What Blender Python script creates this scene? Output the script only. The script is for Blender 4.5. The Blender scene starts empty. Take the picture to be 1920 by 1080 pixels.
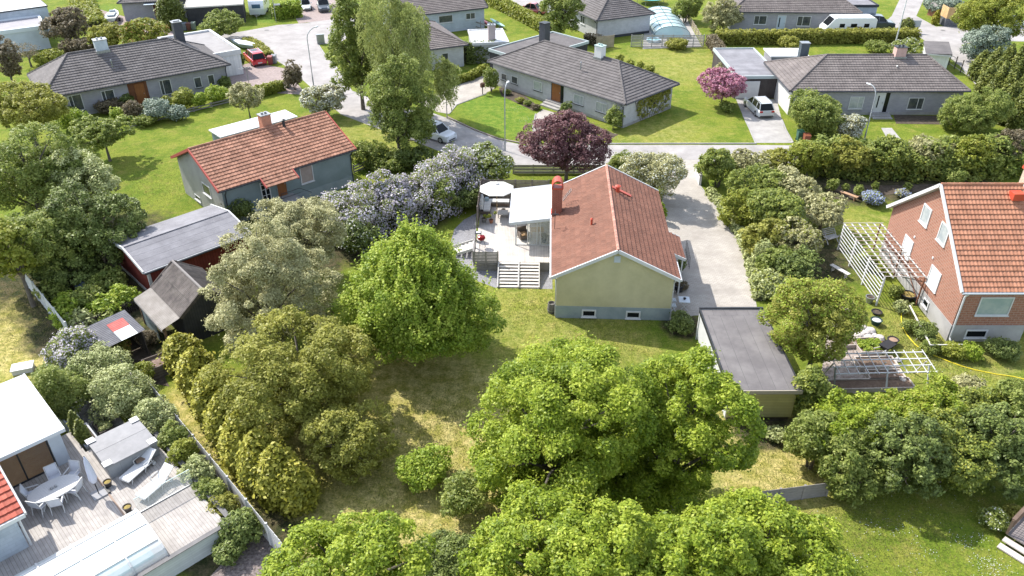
import bpy, math, random
import numpy as np
from mathutils import Vector
from mathutils.geometry import tessellate_polygon
SC = bpy.context.scene
# ------------------------------------------------------------------ camera, sky, sun, exposure
FPX, PITCH, CAMH = 1480.0, math.radians(32.8), 30.0
cam_d = bpy.data.cameras.new('camera'); cam = bpy.data.objects.new('camera', cam_d)
SC.collection.objects.link(cam); SC.camera = cam
cam_d.sensor_width = 36.0; cam_d.lens = 36.0 * FPX / 1920.0
cam_d.clip_start = 0.5; cam_d.clip_end = 6000
cam.location = (0, 0, CAMH); cam.rotation_euler = (math.pi / 2 - PITCH, 0, 0)
SUN_EL, SUN_AZ = math.radians(46.5), math.radians(142.0)      # direction towards the sun, counter-clockwise from +X
world = bpy.data.worlds.new('World'); SC.world = world; world.use_nodes = True
wn = world.node_tree; wn.nodes.clear()
sky = wn.nodes.new('ShaderNodeTexSky'); sky.sky_type = 'NISHITA'; sky.sun_disc = False
sky.sun_elevation = SUN_EL; sky.sun_rotation = math.pi / 2 - SUN_AZ
bg = wn.nodes.new('ShaderNodeBackground'); bg.inputs[1].default_value = 0.15
wo = wn.nodes.new('ShaderNodeOutputWorld')
hs = wn.nodes.new('ShaderNodeHueSaturation'); hs.inputs['Saturation'].default_value = 0.62
wn.links.new(sky.outputs[0], hs.inputs['Color']); wn.links.new(hs.outputs[0], bg.inputs[0]); wn.links.new(bg.outputs[0], wo.inputs[0])
sl = bpy.data.lights.new('sun', 'SUN'); sl.energy = 2.7; sl.angle = math.radians(0.5); sl.color = (1.0, 0.955, 0.88)
so = bpy.data.objects.new('sun', sl); SC.collection.objects.link(so)
sd = Vector((math.cos(SUN_EL) * math.cos(SUN_AZ), math.cos(SUN_EL) * math.sin(SUN_AZ), math.sin(SUN_EL)))
so.rotation_euler = sd.to_track_quat('Z', 'Y').to_euler(); so.location = sd * 200
SC.view_settings.view_transform = 'Standard'; SC.view_settings.look = 'None'
SC.view_settings.exposure = 1.42; SC.view_settings.gamma = 1.0
SC.render.engine = 'CYCLES'
SC.cycles.max_bounces = 6; SC.cycles.diffuse_bounces = 3; SC.cycles.glossy_bounces = 2
SC.cycles.transmission_bounces = 4; SC.cycles.transparent_max_bounces = 6
SC.cycles.caustics_reflective = False; SC.cycles.caustics_refractive = False

# ------------------------------------------------------------------ helpers
def G(px, py, z=0.0):
    u = (px - 960) / FPX; v = -(py - 540) / FPX
    dy = math.cos(PITCH) + v * math.sin(PITCH); dz = -math.sin(PITCH) + v * math.cos(PITCH)
    t = (z - CAMH) / dz
    return Vector((u * t, dy * t, z))
R = math.radians

class Mat:
    pass
MATS = {}
def mat(name, c1, c2=None, scale=2.0, rough=0.8, bump=0.0, bscale=30.0, metal=0.0, spec=0.3, tint=None, detail=4.0,
        brick=None, trans=0.0, c3=None, alpha=1.0, coat=0.0, weather=0.14, stretch=None):
    """c1,c2: noise mix; tint: per-face attribute strength; brick=(bw,bh,mortar colour,mortar size) on metric UV"""
    if name in MATS: return MATS[name]
    m = bpy.data.materials.new(name); m.use_nodes = True; MATS[name] = m
    nt = m.node_tree; N = nt.nodes; Lk = nt.links
    bs = N['Principled BSDF']; out = N['Material Output']
    def col4(c): return (c[0], c[1], c[2], 1)
    tc = N.new('ShaderNodeTexCoord')
    src = tc.outputs['Object']
    if stretch:
        mp = N.new('ShaderNodeMapping'); mp.inputs['Scale'].default_value = stretch
        Lk.new(tc.outputs['UV'], mp.inputs[0]); src = mp.outputs[0]
    if c2 is None:
        rgb = N.new('ShaderNodeRGB'); rgb.outputs[0].default_value = col4(c1); cur = rgb.outputs[0]
    else:
        nz = N.new('ShaderNodeTexNoise'); nz.inputs['Scale'].default_value = scale; nz.inputs['Detail'].default_value = detail
        nz.inputs['Roughness'].default_value = 0.65
        Lk.new(src, nz.inputs['Vector'])
        cr = N.new('ShaderNodeValToRGB'); cr.color_ramp.elements[0].position = 0.36; cr.color_ramp.elements[1].position = 0.64
        cr.color_ramp.elements[0].color = col4(c1); cr.color_ramp.elements[1].color = col4(c2)
        if c3:
            e = cr.color_ramp.elements.new(0.5); e.color = col4(c3)
        Lk.new(nz.outputs['Fac'], cr.inputs[0]); cur = cr.outputs[0]
    if c2 is not None and not trans and rough > .3:      # broad, soft weathering
        nw = N.new('ShaderNodeTexNoise'); nw.inputs['Scale'].default_value = 0.7; nw.inputs['Detail'].default_value = 9; nw.inputs['Roughness'].default_value = 0.72
        Lk.new(tc.outputs['Object'], nw.inputs['Vector'])
        wr_ = N.new('ShaderNodeMapRange'); wr_.inputs['From Min'].default_value = .3; wr_.inputs['From Max'].default_value = .7
        wr_.inputs['To Min'].default_value = 1 - weather; wr_.inputs['To Max'].default_value = 1 + weather * .5; Lk.new(nw.outputs['Fac'], wr_.inputs[0])
        wv = N.new('ShaderNodeVectorMath'); wv.operation = 'SCALE'; Lk.new(cur, wv.inputs[0]); Lk.new(wr_.outputs[0], wv.inputs['Scale']); cur = wv.outputs[0]
    if brick:
        bt = N.new('ShaderNodeTexBrick'); bt.offset = brick[4] if len(brick) > 4 else 0.5
        bt.inputs['Scale'].default_value = 1.0
        bt.inputs['Brick Width'].default_value = brick[0]; bt.inputs['Row Height'].default_value = brick[1]
        bt.inputs['Mortar Size'].default_value = brick[3]; bt.inputs['Mortar Smooth'].default_value = 0.1
        bt.inputs['Bias'].default_value = 0.0
        bt.inputs['Color1'].default_value = (0.93, 0.93, 0.93, 1); bt.inputs['Color2'].default_value = (1.06, 1.06, 1.06, 1)
        bt.inputs['Mortar'].default_value = (1, 1, 1, 1)
        Lk.new(tc.outputs['UV'], bt.inputs['Vector'])
        mx = N.new('ShaderNodeMix'); mx.data_type = 'RGBA'; mx.blend_type = 'MULTIPLY'; mx.inputs[0].default_value = 1.0
        Lk.new(cur, mx.inputs[6]); Lk.new(bt.outputs['Color'], mx.inputs[7])
        m2 = N.new('ShaderNodeMix'); m2.data_type = 'RGBA'; Lk.new(bt.outputs['Fac'], m2.inputs[0])
        Lk.new(mx.outputs[2], m2.inputs[6]); m2.inputs[7].default_value = col4(brick[2]); cur = m2.outputs[2]
    if tint is not None:
        at = N.new('ShaderNodeAttribute'); at.attribute_name = 'tint'
        if isinstance(tint, (int, float)):
            mr = N.new('ShaderNodeMapRange'); mr.inputs['To Min'].default_value = 1 - tint; mr.inputs['To Max'].default_value = 1 + tint
            Lk.new(at.outputs['Fac'], mr.inputs[0])
            vm = N.new('ShaderNodeVectorMath'); vm.operation = 'SCALE'
            Lk.new(cur, vm.inputs[0]); Lk.new(mr.outputs[0], vm.inputs['Scale']); cur = vm.outputs[0]
        else:
            cr2 = N.new('ShaderNodeValToRGB'); cr2.color_ramp.interpolation = 'LINEAR'
            els = cr2.color_ramp.elements
            els[0].position = tint[0][0]; els[0].color = col4(tint[0][1])
            els[1].position = tint[-1][0]; els[1].color = col4(tint[-1][1])
            for p, c in tint[1:-1]:
                e = els.new(p); e.color = col4(c)
            Lk.new(at.outputs['Fac'], cr2.inputs[0]); cur = cr2.outputs[0]
    Lk.new(cur, bs.inputs['Base Color'])
    bs.inputs['Roughness'].default_value = rough; bs.inputs['Metallic'].default_value = metal
    bs.inputs['Specular IOR Level'].default_value = spec
    if coat: bs.inputs['Coat Weight'].default_value = coat
    if alpha < 1:
        bs.inputs['Alpha'].default_value = alpha
    if bump:
        nb = N.new('ShaderNodeTexNoise'); nb.inputs['Scale'].default_value = bscale; nb.inputs['Detail'].default_value = 3
        Lk.new(src if stretch else tc.outputs['Object'], nb.inputs['Vector'])
        bp = N.new('ShaderNodeBump'); bp.inputs['Strength'].default_value = bump; bp.inputs['Distance'].default_value = 0.05
        Lk.new(nb.outputs['Fac'], bp.inputs['Height']); Lk.new(bp.outputs[0], bs.inputs['Normal'])
    if trans > 0:
        tl = N.new('ShaderNodeBsdfTranslucent'); Lk.new(cur, tl.inputs['Color'])
        ms = N.new('ShaderNodeMixShader'); ms.inputs[0].default_value = trans
        Lk.new(bs.outputs[0], ms.inputs[1]); Lk.new(tl.outputs[0], ms.inputs[2]); Lk.new(ms.outputs[0], out.inputs[0])
    return m

def mk_mesh(name, V, Fc, material, tint=None, smooth=False, uv=True):
    me = bpy.data.meshes.new(name)
    me.from_pydata([tuple(v) for v in V], [], Fc)
    me.materials.append(material)
    if tint is not None:
        a = me.attributes.new('tint', 'FLOAT', 'FACE'); a.data.foreach_set('value', np.asarray(tint, dtype=np.float32))
    if smooth:
        me.polygons.foreach_set('use_smooth', [True] * len(me.polygons))
    if uv:
        ul = me.uv_layers.new(name='UVMap')
        me.update()
        data = np.zeros(len(me.loops) * 2, dtype=np.float32)
        for p in me.polygons:
            n = p.normal
            h = math.hypot(n.x, n.y)
            if h < 0.25:
                tx, ty = (1, 0, 0), (0, 1, 0)
            else:
                tx = (-n.y / h, n.x / h, 0)
                ty = (-n.z * n.x / h, -n.z * n.y / h, h)
            for li in p.loop_indices:
                v = me.vertices[me.loops[li].vertex_index].co
                data[2 * li] = v.x * tx[0] + v.y * tx[1]; data[2 * li + 1] = v.x * ty[0] + v.y * ty[1] + v.z * ty[2]
        ul.data.foreach_set('uv', data)
    me.validate()
    return me

class MB:
    def __init__(s): s.v = []; s.f = []; s.t = []
    def add(s, vs, fs, t=0.5):
        o = len(s.v); s.v += [tuple(x) for x in vs]
        for f in fs: s.f.append(tuple(i + o for i in f)); s.t.append(t)
        return s
    def box(s, x0, y0, z0, x1, y1, z1, t=0.5):
        return s.add([(x0, y0, z0), (x1, y0, z0), (x1, y1, z0), (x0, y1, z0), (x0, y0, z1), (x1, y0, z1), (x1, y1, z1), (x0, y1, z1)],
              [(0, 3, 2, 1), (4, 5, 6, 7), (0, 1, 5, 4), (1, 2, 6, 5), (2, 3, 7, 6), (3, 0, 4, 7)], t)
    def beam(s, p, q, w, h, up=(0, 0, 1), t=0.5):
        p = Vector(p); q = Vector(q); d = (q - p).normalized(); up = Vector(up)
        a = d.cross(up)
        if a.length < 1e-4: a = d.cross(Vector((1, 0, 0)))
        a.normalize(); b = a.cross(d); a *= w / 2; b *= h / 2
        vs = [p - a - b, p + a - b, p + a + b, p - a + b, q - a - b, q + a - b, q + a + b, q - a + b]
        return s.add(vs, [(0, 1, 2, 3), (7, 6, 5, 4), (0, 4, 5, 1), (1, 5, 6, 2), (2, 6, 7, 3), (3, 7, 4, 0)], t)
    def tube(s, p, q, r, r2=None, n=8, cap=True, t=0.5):
        p = Vector(p); q = Vector(q); d = (q - p).normalized(); r2 = r if r2 is None else r2
        a = d.cross(Vector((0, 0, 1)))
        if a.length < 1e-3: a = Vector((1, 0, 0))
        a.normalize(); b = d.cross(a)
        vs = []
        for c, rr in ((p, r), (q, r2)):
            for i in range(n):
                an = 2 * math.pi * i / n
                vs.append(c + a * (rr * math.cos(an)) + b * (rr * math.sin(an)))
        fs = [(i, (i + 1) % n, n + (i + 1) % n, n + i) for i in range(n)]
        if cap: fs += [tuple(range(n - 1, -1, -1)), tuple(range(n, 2 * n))]
        return s.add(vs, fs, t)
    def path(s, pts, r, n=6, r2=None):
        for i in range(len(pts) - 1):
            ra = r if r2 is None else r + (r2 - r) * i / (len(pts) - 1)
            rb = r if r2 is None else r + (r2 - r) * (i + 1) / (len(pts) - 1)
            s.tube(pts[i], pts[i + 1], ra, rb, n)
        return s
    def loft(s, rings, cap=True, t=0.5):
        n = len(rings[0]); vs = [p for r in rings for p in r]; fs = []
        for k in range(len(rings) - 1):
            for i in range(n):
                j = (i + 1) % n
                fs.append((k * n + i, k * n + j, (k + 1) * n + j, (k + 1) * n + i))
        if cap: fs += [tuple(range(n - 1, -1, -1)), tuple(range((len(rings) - 1) * n, len(rings) * n))]
        return s.add(vs, fs, t)
    def lathe(s, prof, c=(0, 0, 0), n=16, t=0.5, sx=1, sy=1):
        rings = [[(c[0] + r * sx * math.cos(2 * math.pi * i / n), c[1] + r * sy * math.sin(2 * math.pi * i / n), c[2] + z) for i in range(n)] for r, z in prof]
        return s.loft(rings, True, t)
    def ball(s, c, rx, ry, rz, n=10, m=6):
        prof = [(max(1e-3, math.sin(math.pi * k / m)), -math.cos(math.pi * k / m)) for k in range(m + 1)]
        rings = [[(c[0] + rx * r * math.cos(2 * math.pi * i / n), c[1] + ry * r * math.sin(2 * math.pi * i / n), c[2] + rz * z) for i in range(n)] for r, z in prof]
        return s.loft(rings, True)
    def prism(s, pts, z0, z1, t=0.5):
        n = len(pts); vs = [(p[0], p[1], z0) for p in pts] + [(p[0], p[1], z1) for p in pts]
        return s.add(vs, [tuple(range(n - 1, -1, -1)), tuple(range(n, 2 * n))] + [(i, (i + 1) % n, n + (i + 1) % n, n + i) for i in range(n)], t)
    def quad(s, a, b, c, d, t=0.5): return s.add([a, b, c, d], [(0, 1, 2, 3)], t)
    def build(s, name, m, parent=None, smooth=False, uv=True):
        me = mk_mesh(name, s.v, s.f, m, s.t, smooth, uv)
        o = bpy.data.objects.new(name, me); SC.collection.objects.link(o)
        if parent is not None: o.parent = parent
        return o

def tag(o, label=None, cat=None, group=None, kind=None):
    if label: o['label'] = label
    if cat: o['category'] = cat
    if group: o['group'] = group
    if kind: o['kind'] = kind
    return o
def T(name, label, cat, loc=(0, 0, 0), rz=0.0, group=None):
    o = bpy.data.objects.new(name, None); SC.collection.objects.link(o)
    o.empty_display_size = 0.3
    o.location = loc; o.rotation_euler = (0, 0, R(rz)); return tag(o, label, cat, group)
def copy_tree(o, parent=None):
    c = o.copy(); SC.collection.objects.link(c); c.parent = parent
    for ch in list(o.children): copy_tree(ch, c)
    return c
def rot(x, y, deg):
    a = R(deg); return (x * math.cos(a) - y * math.sin(a), x * math.sin(a) + y * math.cos(a))
def local(root, p):
    dx, dy = p[0] - root.location.x, p[1] - root.location.y
    a = -root.rotation_euler.z
    return Vector((dx * math.cos(a) - dy * math.sin(a), dx * math.sin(a) + dy * math.cos(a), p[2] - root.location.z))
def sheet(name, pts, z, m, kind='structure', label=None, cat=None, thick=0.0):
    P3 = [Vector((p[0], p[1], z)) for p in pts]
    area = sum(P3[i].x * P3[(i + 1) % len(P3)].y - P3[(i + 1) % len(P3)].x * P3[i].y for i in range(len(P3)))
    if area < 0: P3.reverse()
    tris = tessellate_polygon([P3])
    F2 = []
    for t in tris:
        a, b, c = [P3[i] for i in t]
        F2.append(t if (b - a).cross(c - a).z > 0 else (t[0], t[2], t[1]))
    me = mk_mesh(name, P3, F2, m)
    o = bpy.data.objects.new(name, me); SC.collection.objects.link(o)
    if kind: o['kind'] = kind
    tag(o, label, cat); return o
def pxs(l, z=0.0): return [G(a, b, z) for a, b in l]

# ------------------------------------------------------------------ materials
GRASSY = mat
white = mat('white_paint', (0.60, 0.60, 0.595), (0.54, 0.545, 0.55), 1.5, 0.5, weather=.08)
offwhite = mat('weathered_white_wood', (0.62, 0.60, 0.56), (0.50, 0.48, 0.45), 3, 0.7)
glass = mat('window_glass', (0.035, 0.045, 0.055), (0.10, 0.105, 0.10), 1.3, 0.08, spec=0.4)
glass_pale = mat('window_glass_curtained', (0.30, 0.33, 0.34), (0.42, 0.44, 0.43), 2.0, 0.12, spec=0.6)
glass_dark = mat('dark_glass', (0.010, 0.012, 0.014), None, rough=0.12, spec=0.25)
black = mat('black_metal', (0.025, 0.027, 0.03), (0.04, 0.042, 0.045), 2, 0.45)
gutter_m = mat('dark_gutter', (0.045, 0.047, 0.055), None, rough=0.5)
steel = mat('galvanised_steel', (0.36, 0.37, 0.38), (0.28, 0.29, 0.30), 5, 0.4, metal=0.6)
brickgrey = mat('grey_brick', (0.31, 0.305, 0.335), (0.35, 0.345, 0.375), 1.2, 0.85, bump=0.3, bscale=25, brick=(0.3, 0.10, (0.29, 0.285, 0.31), 0.010))
brickgrey2 = mat('pale_grey_brick', (0.42, 0.42, 0.44), (0.48, 0.48, 0.50), 1.2, 0.85, bump=0.3, bscale=25, brick=(0.3, 0.10, (0.41, 0.41, 0.42), 0.010))
brickcream = mat('cream_brick', (0.60, 0.59, 0.56), (0.66, 0.65, 0.62), 1.2, 0.85, bump=0.3, bscale=25, brick=(0.5, 0.16, (0.52, 0.51, 0.49), 0.012))
brickred = mat('red_brick', (0.215, 0.09, 0.058), (0.31, 0.14, 0.09), 7, 0.85, bump=0.3, bscale=25, brick=(0.42, 0.17, (0.32, 0.215, 0.165), 0.022), c3=(0.33, 0.145, 0.098))
teal = mat('blue_green_render', (0.19, 0.235, 0.235), (0.215, 0.26, 0.26), 0.9, 0.9, bump=0.3, bscale=40)
greywhite = mat('warm_grey_render', (0.33, 0.33, 0.31), (0.37, 0.37, 0.35), 0.9, 0.9, bump=0.3, bscale=40)
yellowr = mat('pale_yellow_render', (0.485, 0.445, 0.275), (0.53, 0.485, 0.31), 0.5, 0.9, bump=0.35, bscale=30, detail=9)
plinthg = mat('grey_green_plinth', (0.24, 0.29, 0.30), (0.30, 0.34, 0.345), 1.1, 0.9)
concrete = mat('concrete', (0.31, 0.295, 0.28), (0.39, 0.37, 0.35), 1.0, 0.9, bump=0.2)
concreteg = mat('grey_concrete_wall', (0.30, 0.29, 0.28), (0.37, 0.36, 0.35), 0.8, 0.9, bump=0.2)
felt = mat('roofing_felt', (0.115, 0.105, 0.105), (0.145, 0.132, 0.13), 0.7, 0.9, bump=0.3, bscale=50, brick=(7.0, 0.95, (0.075, 0.07, 0.07), 0.012))
felt_grey = mat('grey_roofing_felt', (0.20, 0.195, 0.21), (0.24, 0.235, 0.25), 0.7, 0.9, bump=0.2, bscale=50, brick=(12.0, 0.7, (0.175, 0.17, 0.185), 0.010))
tile_dk = mat('dark_concrete_tile', (0.118, 0.106, 0.104), (0.15, 0.136, 0.132), 1.5, 0.78, tint=0.10, weather=.25, bump=0.2, bscale=25)
tile_br = mat('brown_concrete_tile', (0.15, 0.128, 0.12), (0.185, 0.16, 0.148), 1.5, 0.78, tint=0.10, weather=.25, bump=0.2, bscale=25)
tile_salmon = mat('weathered_clay_tile', (0.285, 0.135, 0.085), (0.36, 0.185, 0.122), 1.4, 0.8, tint=0.16, weather=.28, bump=0.2, bscale=25)
tile_orange = mat('orange_clay_tile', (0.37, 0.165, 0.095), (0.43, 0.20, 0.12), 1.6, 0.68, tint=0.12, weather=.2, bump=0.1, bscale=25)
tile_brick = mat('brownish_red_tile', (0.165, 0.070, 0.044), (0.195, 0.088, 0.057), 1.6, 0.78, tint=0.12, weather=.22, bump=0.2, bscale=30)
red_metal = mat('red_painted_metal', (0.50, 0.08, 0.04), (0.42, 0.065, 0.04), 2, 0.4)
red_trim = mat('faded_red_trim', (0.42, 0.095, 0.075), None, rough=0.6)
brown_door = mat('varnished_wood_door', (0.20, 0.075, 0.025), (0.28, 0.11, 0.04), 2, 0.5, stretch=(6, 0.6, 1))
deckw = mat('pale_deck_boards', (0.42, 0.37, 0.33), (0.52, 0.47, 0.42), 1.6, 0.8, brick=(3.6, 0.145, (0.25, 0.215, 0.19), 0.006), bump=0.15)
deckn = mat('bleached_deck_boards', (0.33, 0.305, 0.285), (0.42, 0.39, 0.36), 2.2, 0.8, brick=(3.6, 0.15, (0.20, 0.17, 0.15), 0.008), bump=0.1)
greywood = mat('weathered_grey_wood', (0.20, 0.185, 0.175), (0.30, 0.28, 0.265), 3, 0.85, stretch=(0.6, 8, 1), bump=0.3, bscale=6)
darkwood = mat('dark_stained_wood', (0.055, 0.045, 0.04), (0.095, 0.08, 0.07), 3, 0.85)
barnred = mat('falun_red_boards', (0.165, 0.032, 0.022), (0.21, 0.043, 0.03), 2, 0.85, brick=(0.2, 9.0, (0.08, 0.015, 0.012), 0.012, 0.0))
plank_yel = mat('yellow_ribbed_boards', (0.42, 0.38, 0.165), (0.48, 0.435, 0.20), 1, 0.8, brick=(9.0, 0.11, (0.24, 0.215, 0.09), 0.01))
plank_white = mat('white_boards', (0.66, 0.66, 0.65), (0.72, 0.72, 0.71), 1, 0.7, brick=(0.16, 9.0, (0.5, 0.5, 0.5), 0.006, 0.0))
plank_black = mat('black_boards', (0.035, 0.035, 0.04), (0.055, 0.055, 0.06), 1, 0.8, brick=(0.16, 9.0, (0.02, 0.02, 0.02), 0.008, 0.0))
plank_blue = mat('pale_blue_boards', (0.38, 0.43, 0.48), (0.44, 0.49, 0.54), 1, 0.8, brick=(0.5, 0.2, (0.34, 0.38, 0.43), 0.008))
asphalt = mat('light_asphalt', (0.30, 0.28, 0.268), (0.38, 0.355, 0.342), 0.28, 0.92, bump=0.15, bscale=60, detail=12, weather=.22)
gravel_pave = mat('beige_paving', (0.355, 0.322, 0.285), (0.455, 0.42, 0.375), 0.45, 0.92, brick=(0.28, 0.14, (0.29, 0.262, 0.23), 0.012), weather=.22, bump=0.3, bscale=50, detail=10)
redgravel = mat('reddish_gravel', (0.27, 0.215, 0.20), (0.36, 0.29, 0.27), 3.5, 0.95, bump=0.6, bscale=60, detail=8)
greygravel = mat('grey_gravel', (0.20, 0.195, 0.205), (0.36, 0.355, 0.365), 9, 0.95, bump=0.9, bscale=40, detail=8)
soil = mat('dark_soil', (0.055, 0.042, 0.03), (0.12, 0.095, 0.07), 3, 0.95, bump=0.8, bscale=20, detail=8)
bark = mat('grey_brown_bark', (0.10, 0.085, 0.07), (0.17, 0.15, 0.125), 5, 0.9, bump=0.8, bscale=15)
bark_pale = mat('pale_birch_bark', (0.42, 0.40, 0.37), (0.22, 0.20, 0.18), 4, 0.8)
terracotta = mat('terracotta', (0.36, 0.14, 0.08), (0.42, 0.18, 0.10), 3, 0.8)
fabric = mat('white_fabric', (0.76, 0.75, 0.72), (0.70, 0.69, 0.66), 3, 0.9)
woven = mat('brown_wicker', (0.13, 0.10, 0.08), (0.20, 0.16, 0.13), 20, 0.8)
tyre_m = mat('tyre_rubber', (0.02, 0.02, 0.02), None, rough=0.8)
rim_m = mat('alloy_rim', (0.45, 0.46, 0.47), None, rough=0.3, metal=0.8)
lamp_red = mat('tail_lamp_red', (0.35, 0.01, 0.01), None, rough=0.2)
lamp_white = mat('headlamp_glass', (0.6, 0.62, 0.64), None, rough=0.1)
poly_roof = mat('opal_polycarbonate', (0.78, 0.79, 0.80), (0.74, 0.75, 0.77), 1.0, 0.35, brick=(9.0, 0.98, (0.55, 0.56, 0.58), 0.02, 0.0))

# ------------------------------------------------------------------ the ground
def axis(lo, hi, st, far):
    a = list(np.arange(lo, hi + 1e-6, st)); d = st
    x = a[-1]
    while x < far: d *= 1.5; x += d; a.append(x)
    d = st; x = a[0]
    while x > -far: d *= 1.5; x -= d; a.insert(0, x)
    return np.array(a)
gx = axis(-82, 82, 0.6, 2500); gy = axis(14, 150, 0.6, 2500)
GX, GY = np.meshgrid(gx, gy)
def blob(pts, val):
    """sum of soft discs, each (px, py, radius m)"""
    a = np.zeros_like(GX)
    for px, py, r in pts:
        c = G(px, py); a = np.maximum(a, np.exp(-(((GX - c.x) ** 2 + (GY - c.y) ** 2) / (r * r)) ** 1.5))
    return a * val
dry = blob([(700, 900, 7), (860, 760, 4.5), (820, 900, 5), (860, 980, 5), (400, 830, 2.2), (340, 770, 2), (480, 930, 2.5), (30, 600, 6), (60, 520, 5), (720, 740, 5),
            (1450, 850, 4), (60, 660, 3), (780, 830, 6), (1440, 900, 3), (520, 990, 3)], 1.0)
dry = np.maximum(dry, blob([(1690, 640, 5), (1000, 560, 5), (1130, 640, 4), (700, 260, 5), (560, 260, 5), (1850, 660, 4), (1080, 620, 4), (1280, 120, 9), (1240, 250, 5), (1600, 430, 4), (620, 260, 6), (1000, 640, 4)], 0.30))
shade = blob([(220, 540, 7), (130, 620, 3), (560, 470, 5), (640, 440, 5), (760, 400, 4), (1460, 480, 6), (150, 480, 8), (1280, 610, 1.6), (1600, 350, 4), (1700, 350, 4), (1800, 350, 4), (200, 690, 4), (260, 640, 2.5), (460, 1040, 3.2), (500, 1010, 1.5), (1430, 800, 2)], 1.0)  # mask of dark soil beds in the lawn
lush = blob([(930, 200, 5), (960, 230, 5), (700, 10, 6), (500, 35, 3), (170, 20, 5)], 1.0)
nv = GX.size; nxx = len(gx); nyy = len(gy)
gme = bpy.data.meshes.new('ground')
gv = np.stack([GX.ravel(), GY.ravel(), np.zeros(nv)], 1).astype(np.float32)
ii = (np.arange(nyy - 1)[:, None] * nxx + np.arange(nxx - 1)[None, :]).ravel()
gf = np.stack([ii, ii + 1, ii + 1 + nxx, ii + nxx], 1).astype(np.int32)
def fast_mesh(me, V, Fq, k=4):
    me.vertices.add(len(V)); me.vertices.foreach_set('co', np.ascontiguousarray(V, dtype=np.float32).ravel())
    me.loops.add(Fq.size); me.loops.foreach_set('vertex_index', np.ascontiguousarray(Fq, dtype=np.int32).ravel())
    me.polygons.add(len(Fq)); me.polygons.foreach_set('loop_start', np.arange(0, Fq.size, k, dtype=np.int32))
    me.update(calc_edges=True)
fast_mesh(gme, gv, gf)
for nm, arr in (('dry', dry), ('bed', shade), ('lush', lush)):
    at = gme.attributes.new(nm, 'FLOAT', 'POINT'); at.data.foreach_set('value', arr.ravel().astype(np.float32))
def ground_material():
    m = bpy.data.materials.new('lawn_grass'); m.use_nodes = True; nt = m.node_tree; N = nt.nodes; Lk = nt.links
    bs = N['Principled BSDF']; bs.inputs['Roughness'].default_value = 0.95; bs.inputs['Specular IOR Level'].default_value = 0.1
    geo = N.new('ShaderNodeNewGeometry')
    def noise(sc, det=5, ro=0.6):
        n = N.new('ShaderNodeTexNoise'); n.inputs['Scale'].default_value = sc; n.inputs['Detail'].default_value = det; n.inputs['Roughness'].default_value = ro
        Lk.new(geo.outputs['Position'], n.inputs['Vector']); return n.outputs['Fac']
    def ramp(f, a, b, p0=0.4, p1=0.6):
        r = N.new('ShaderNodeValToRGB'); r.color_ramp.elements[0].position = p0; r.color_ramp.elements[1].position = p1
        r.color_ramp.elements[0].color = (*a, 1); r.color_ramp.elements[1].color = (*b, 1); Lk.new(f, r.inputs[0]); return r.outputs[0]
    def mix(f, a, b, bt='MIX'):
        x = N.new('ShaderNodeMix'); x.data_type = 'RGBA'; x.blend_type = bt
        if isinstance(f, float): x.inputs[0].default_value = f
        else: Lk.new(f, x.inputs[0])
        Lk.new(a, x.inputs[6]); Lk.new(b, x.inputs[7]); return x.outputs[2]
    def attr(n):
        a = N.new('ShaderNodeAttribute'); a.attribute_name = n; return a.outputs['Fac']
    def masked(n, k):   # attribute edge broken up by noise
        ad = N.new('ShaderNodeMath'); ad.operation = 'MULTIPLY_ADD'; Lk.new(noise(0.9, 6, 0.7), ad.inputs[0]); ad.inputs[1].default_value = 0.9; ad.inputs[2].default_value = -0.45
        s = N.new('ShaderNodeMath'); s.operation = 'ADD'; Lk.new(attr(n), s.inputs[0]); Lk.new(ad.outputs[0], s.inputs[1])
        r = N.new('ShaderNodeMapRange'); r.inputs['From Min'].default_value = k[0]; r.inputs['From Max'].default_value = k[1]; Lk.new(s.outputs[0], r.inputs[0]); return r.outputs[0]
    base = ramp(noise(0.35, 5), (0.115, 0.170, 0.02), (0.178, 0.215, 0.032))
    base = mix(ramp(noise(.8, 8, .75), (0, 0, 0), (0.75, 0.75, 0.75), 0.5, 0.66), base, ramp(noise(5, 3), (0.21, 0.21, 0.045), (0.27, 0.24, 0.07)))
    lushc = ramp(noise(1.2, 5), (0.10, 0.18, 0.022), (0.165, 0.225, 0.035))
    dryc = ramp(noise(1.3, 6, 0.7), (0.28, 0.26, 0.065), (0.43, 0.375, 0.155))
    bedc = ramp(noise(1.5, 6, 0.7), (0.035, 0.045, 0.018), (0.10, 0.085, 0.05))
    c = mix(masked('lush', (0.35, 0.8)), base, lushc)
    c = mix(masked('dry', (0.05, 0.75)), c, dryc)
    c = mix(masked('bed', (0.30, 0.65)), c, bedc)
    fine = ramp(noise(9.0, 4, 0.8), (0.50, 0.57, 0.52), (1.46, 1.36, 1.34), 0.3, 0.7)
    c = mix(1.0, c, fine, 'MULTIPLY'); Lk.new(c, bs.inputs['Base Color'])
    c = mix(1.0, c, ramp(noise(2.6, 8, .8), (0.72, 0.80, 0.74), (1.2, 1.14, 1.12), .36, .62), 'MULTIPLY'); Lk.new(c, bs.inputs['Base Color'])
    bp = N.new('ShaderNodeBump'); bp.inputs['Strength'].default_value = 0.7; bp.inputs['Distance'].default_value = 0.09
    Lk.new(noise(14, 3, 0.7), bp.inputs['Height']); Lk.new(bp.outputs[0], bs.inputs['Normal'])
    return m
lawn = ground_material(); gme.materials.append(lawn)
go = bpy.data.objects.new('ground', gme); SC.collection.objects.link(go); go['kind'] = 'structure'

def S(name, l, z, m): return sheet(name, pxs(l), z, m)
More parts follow.
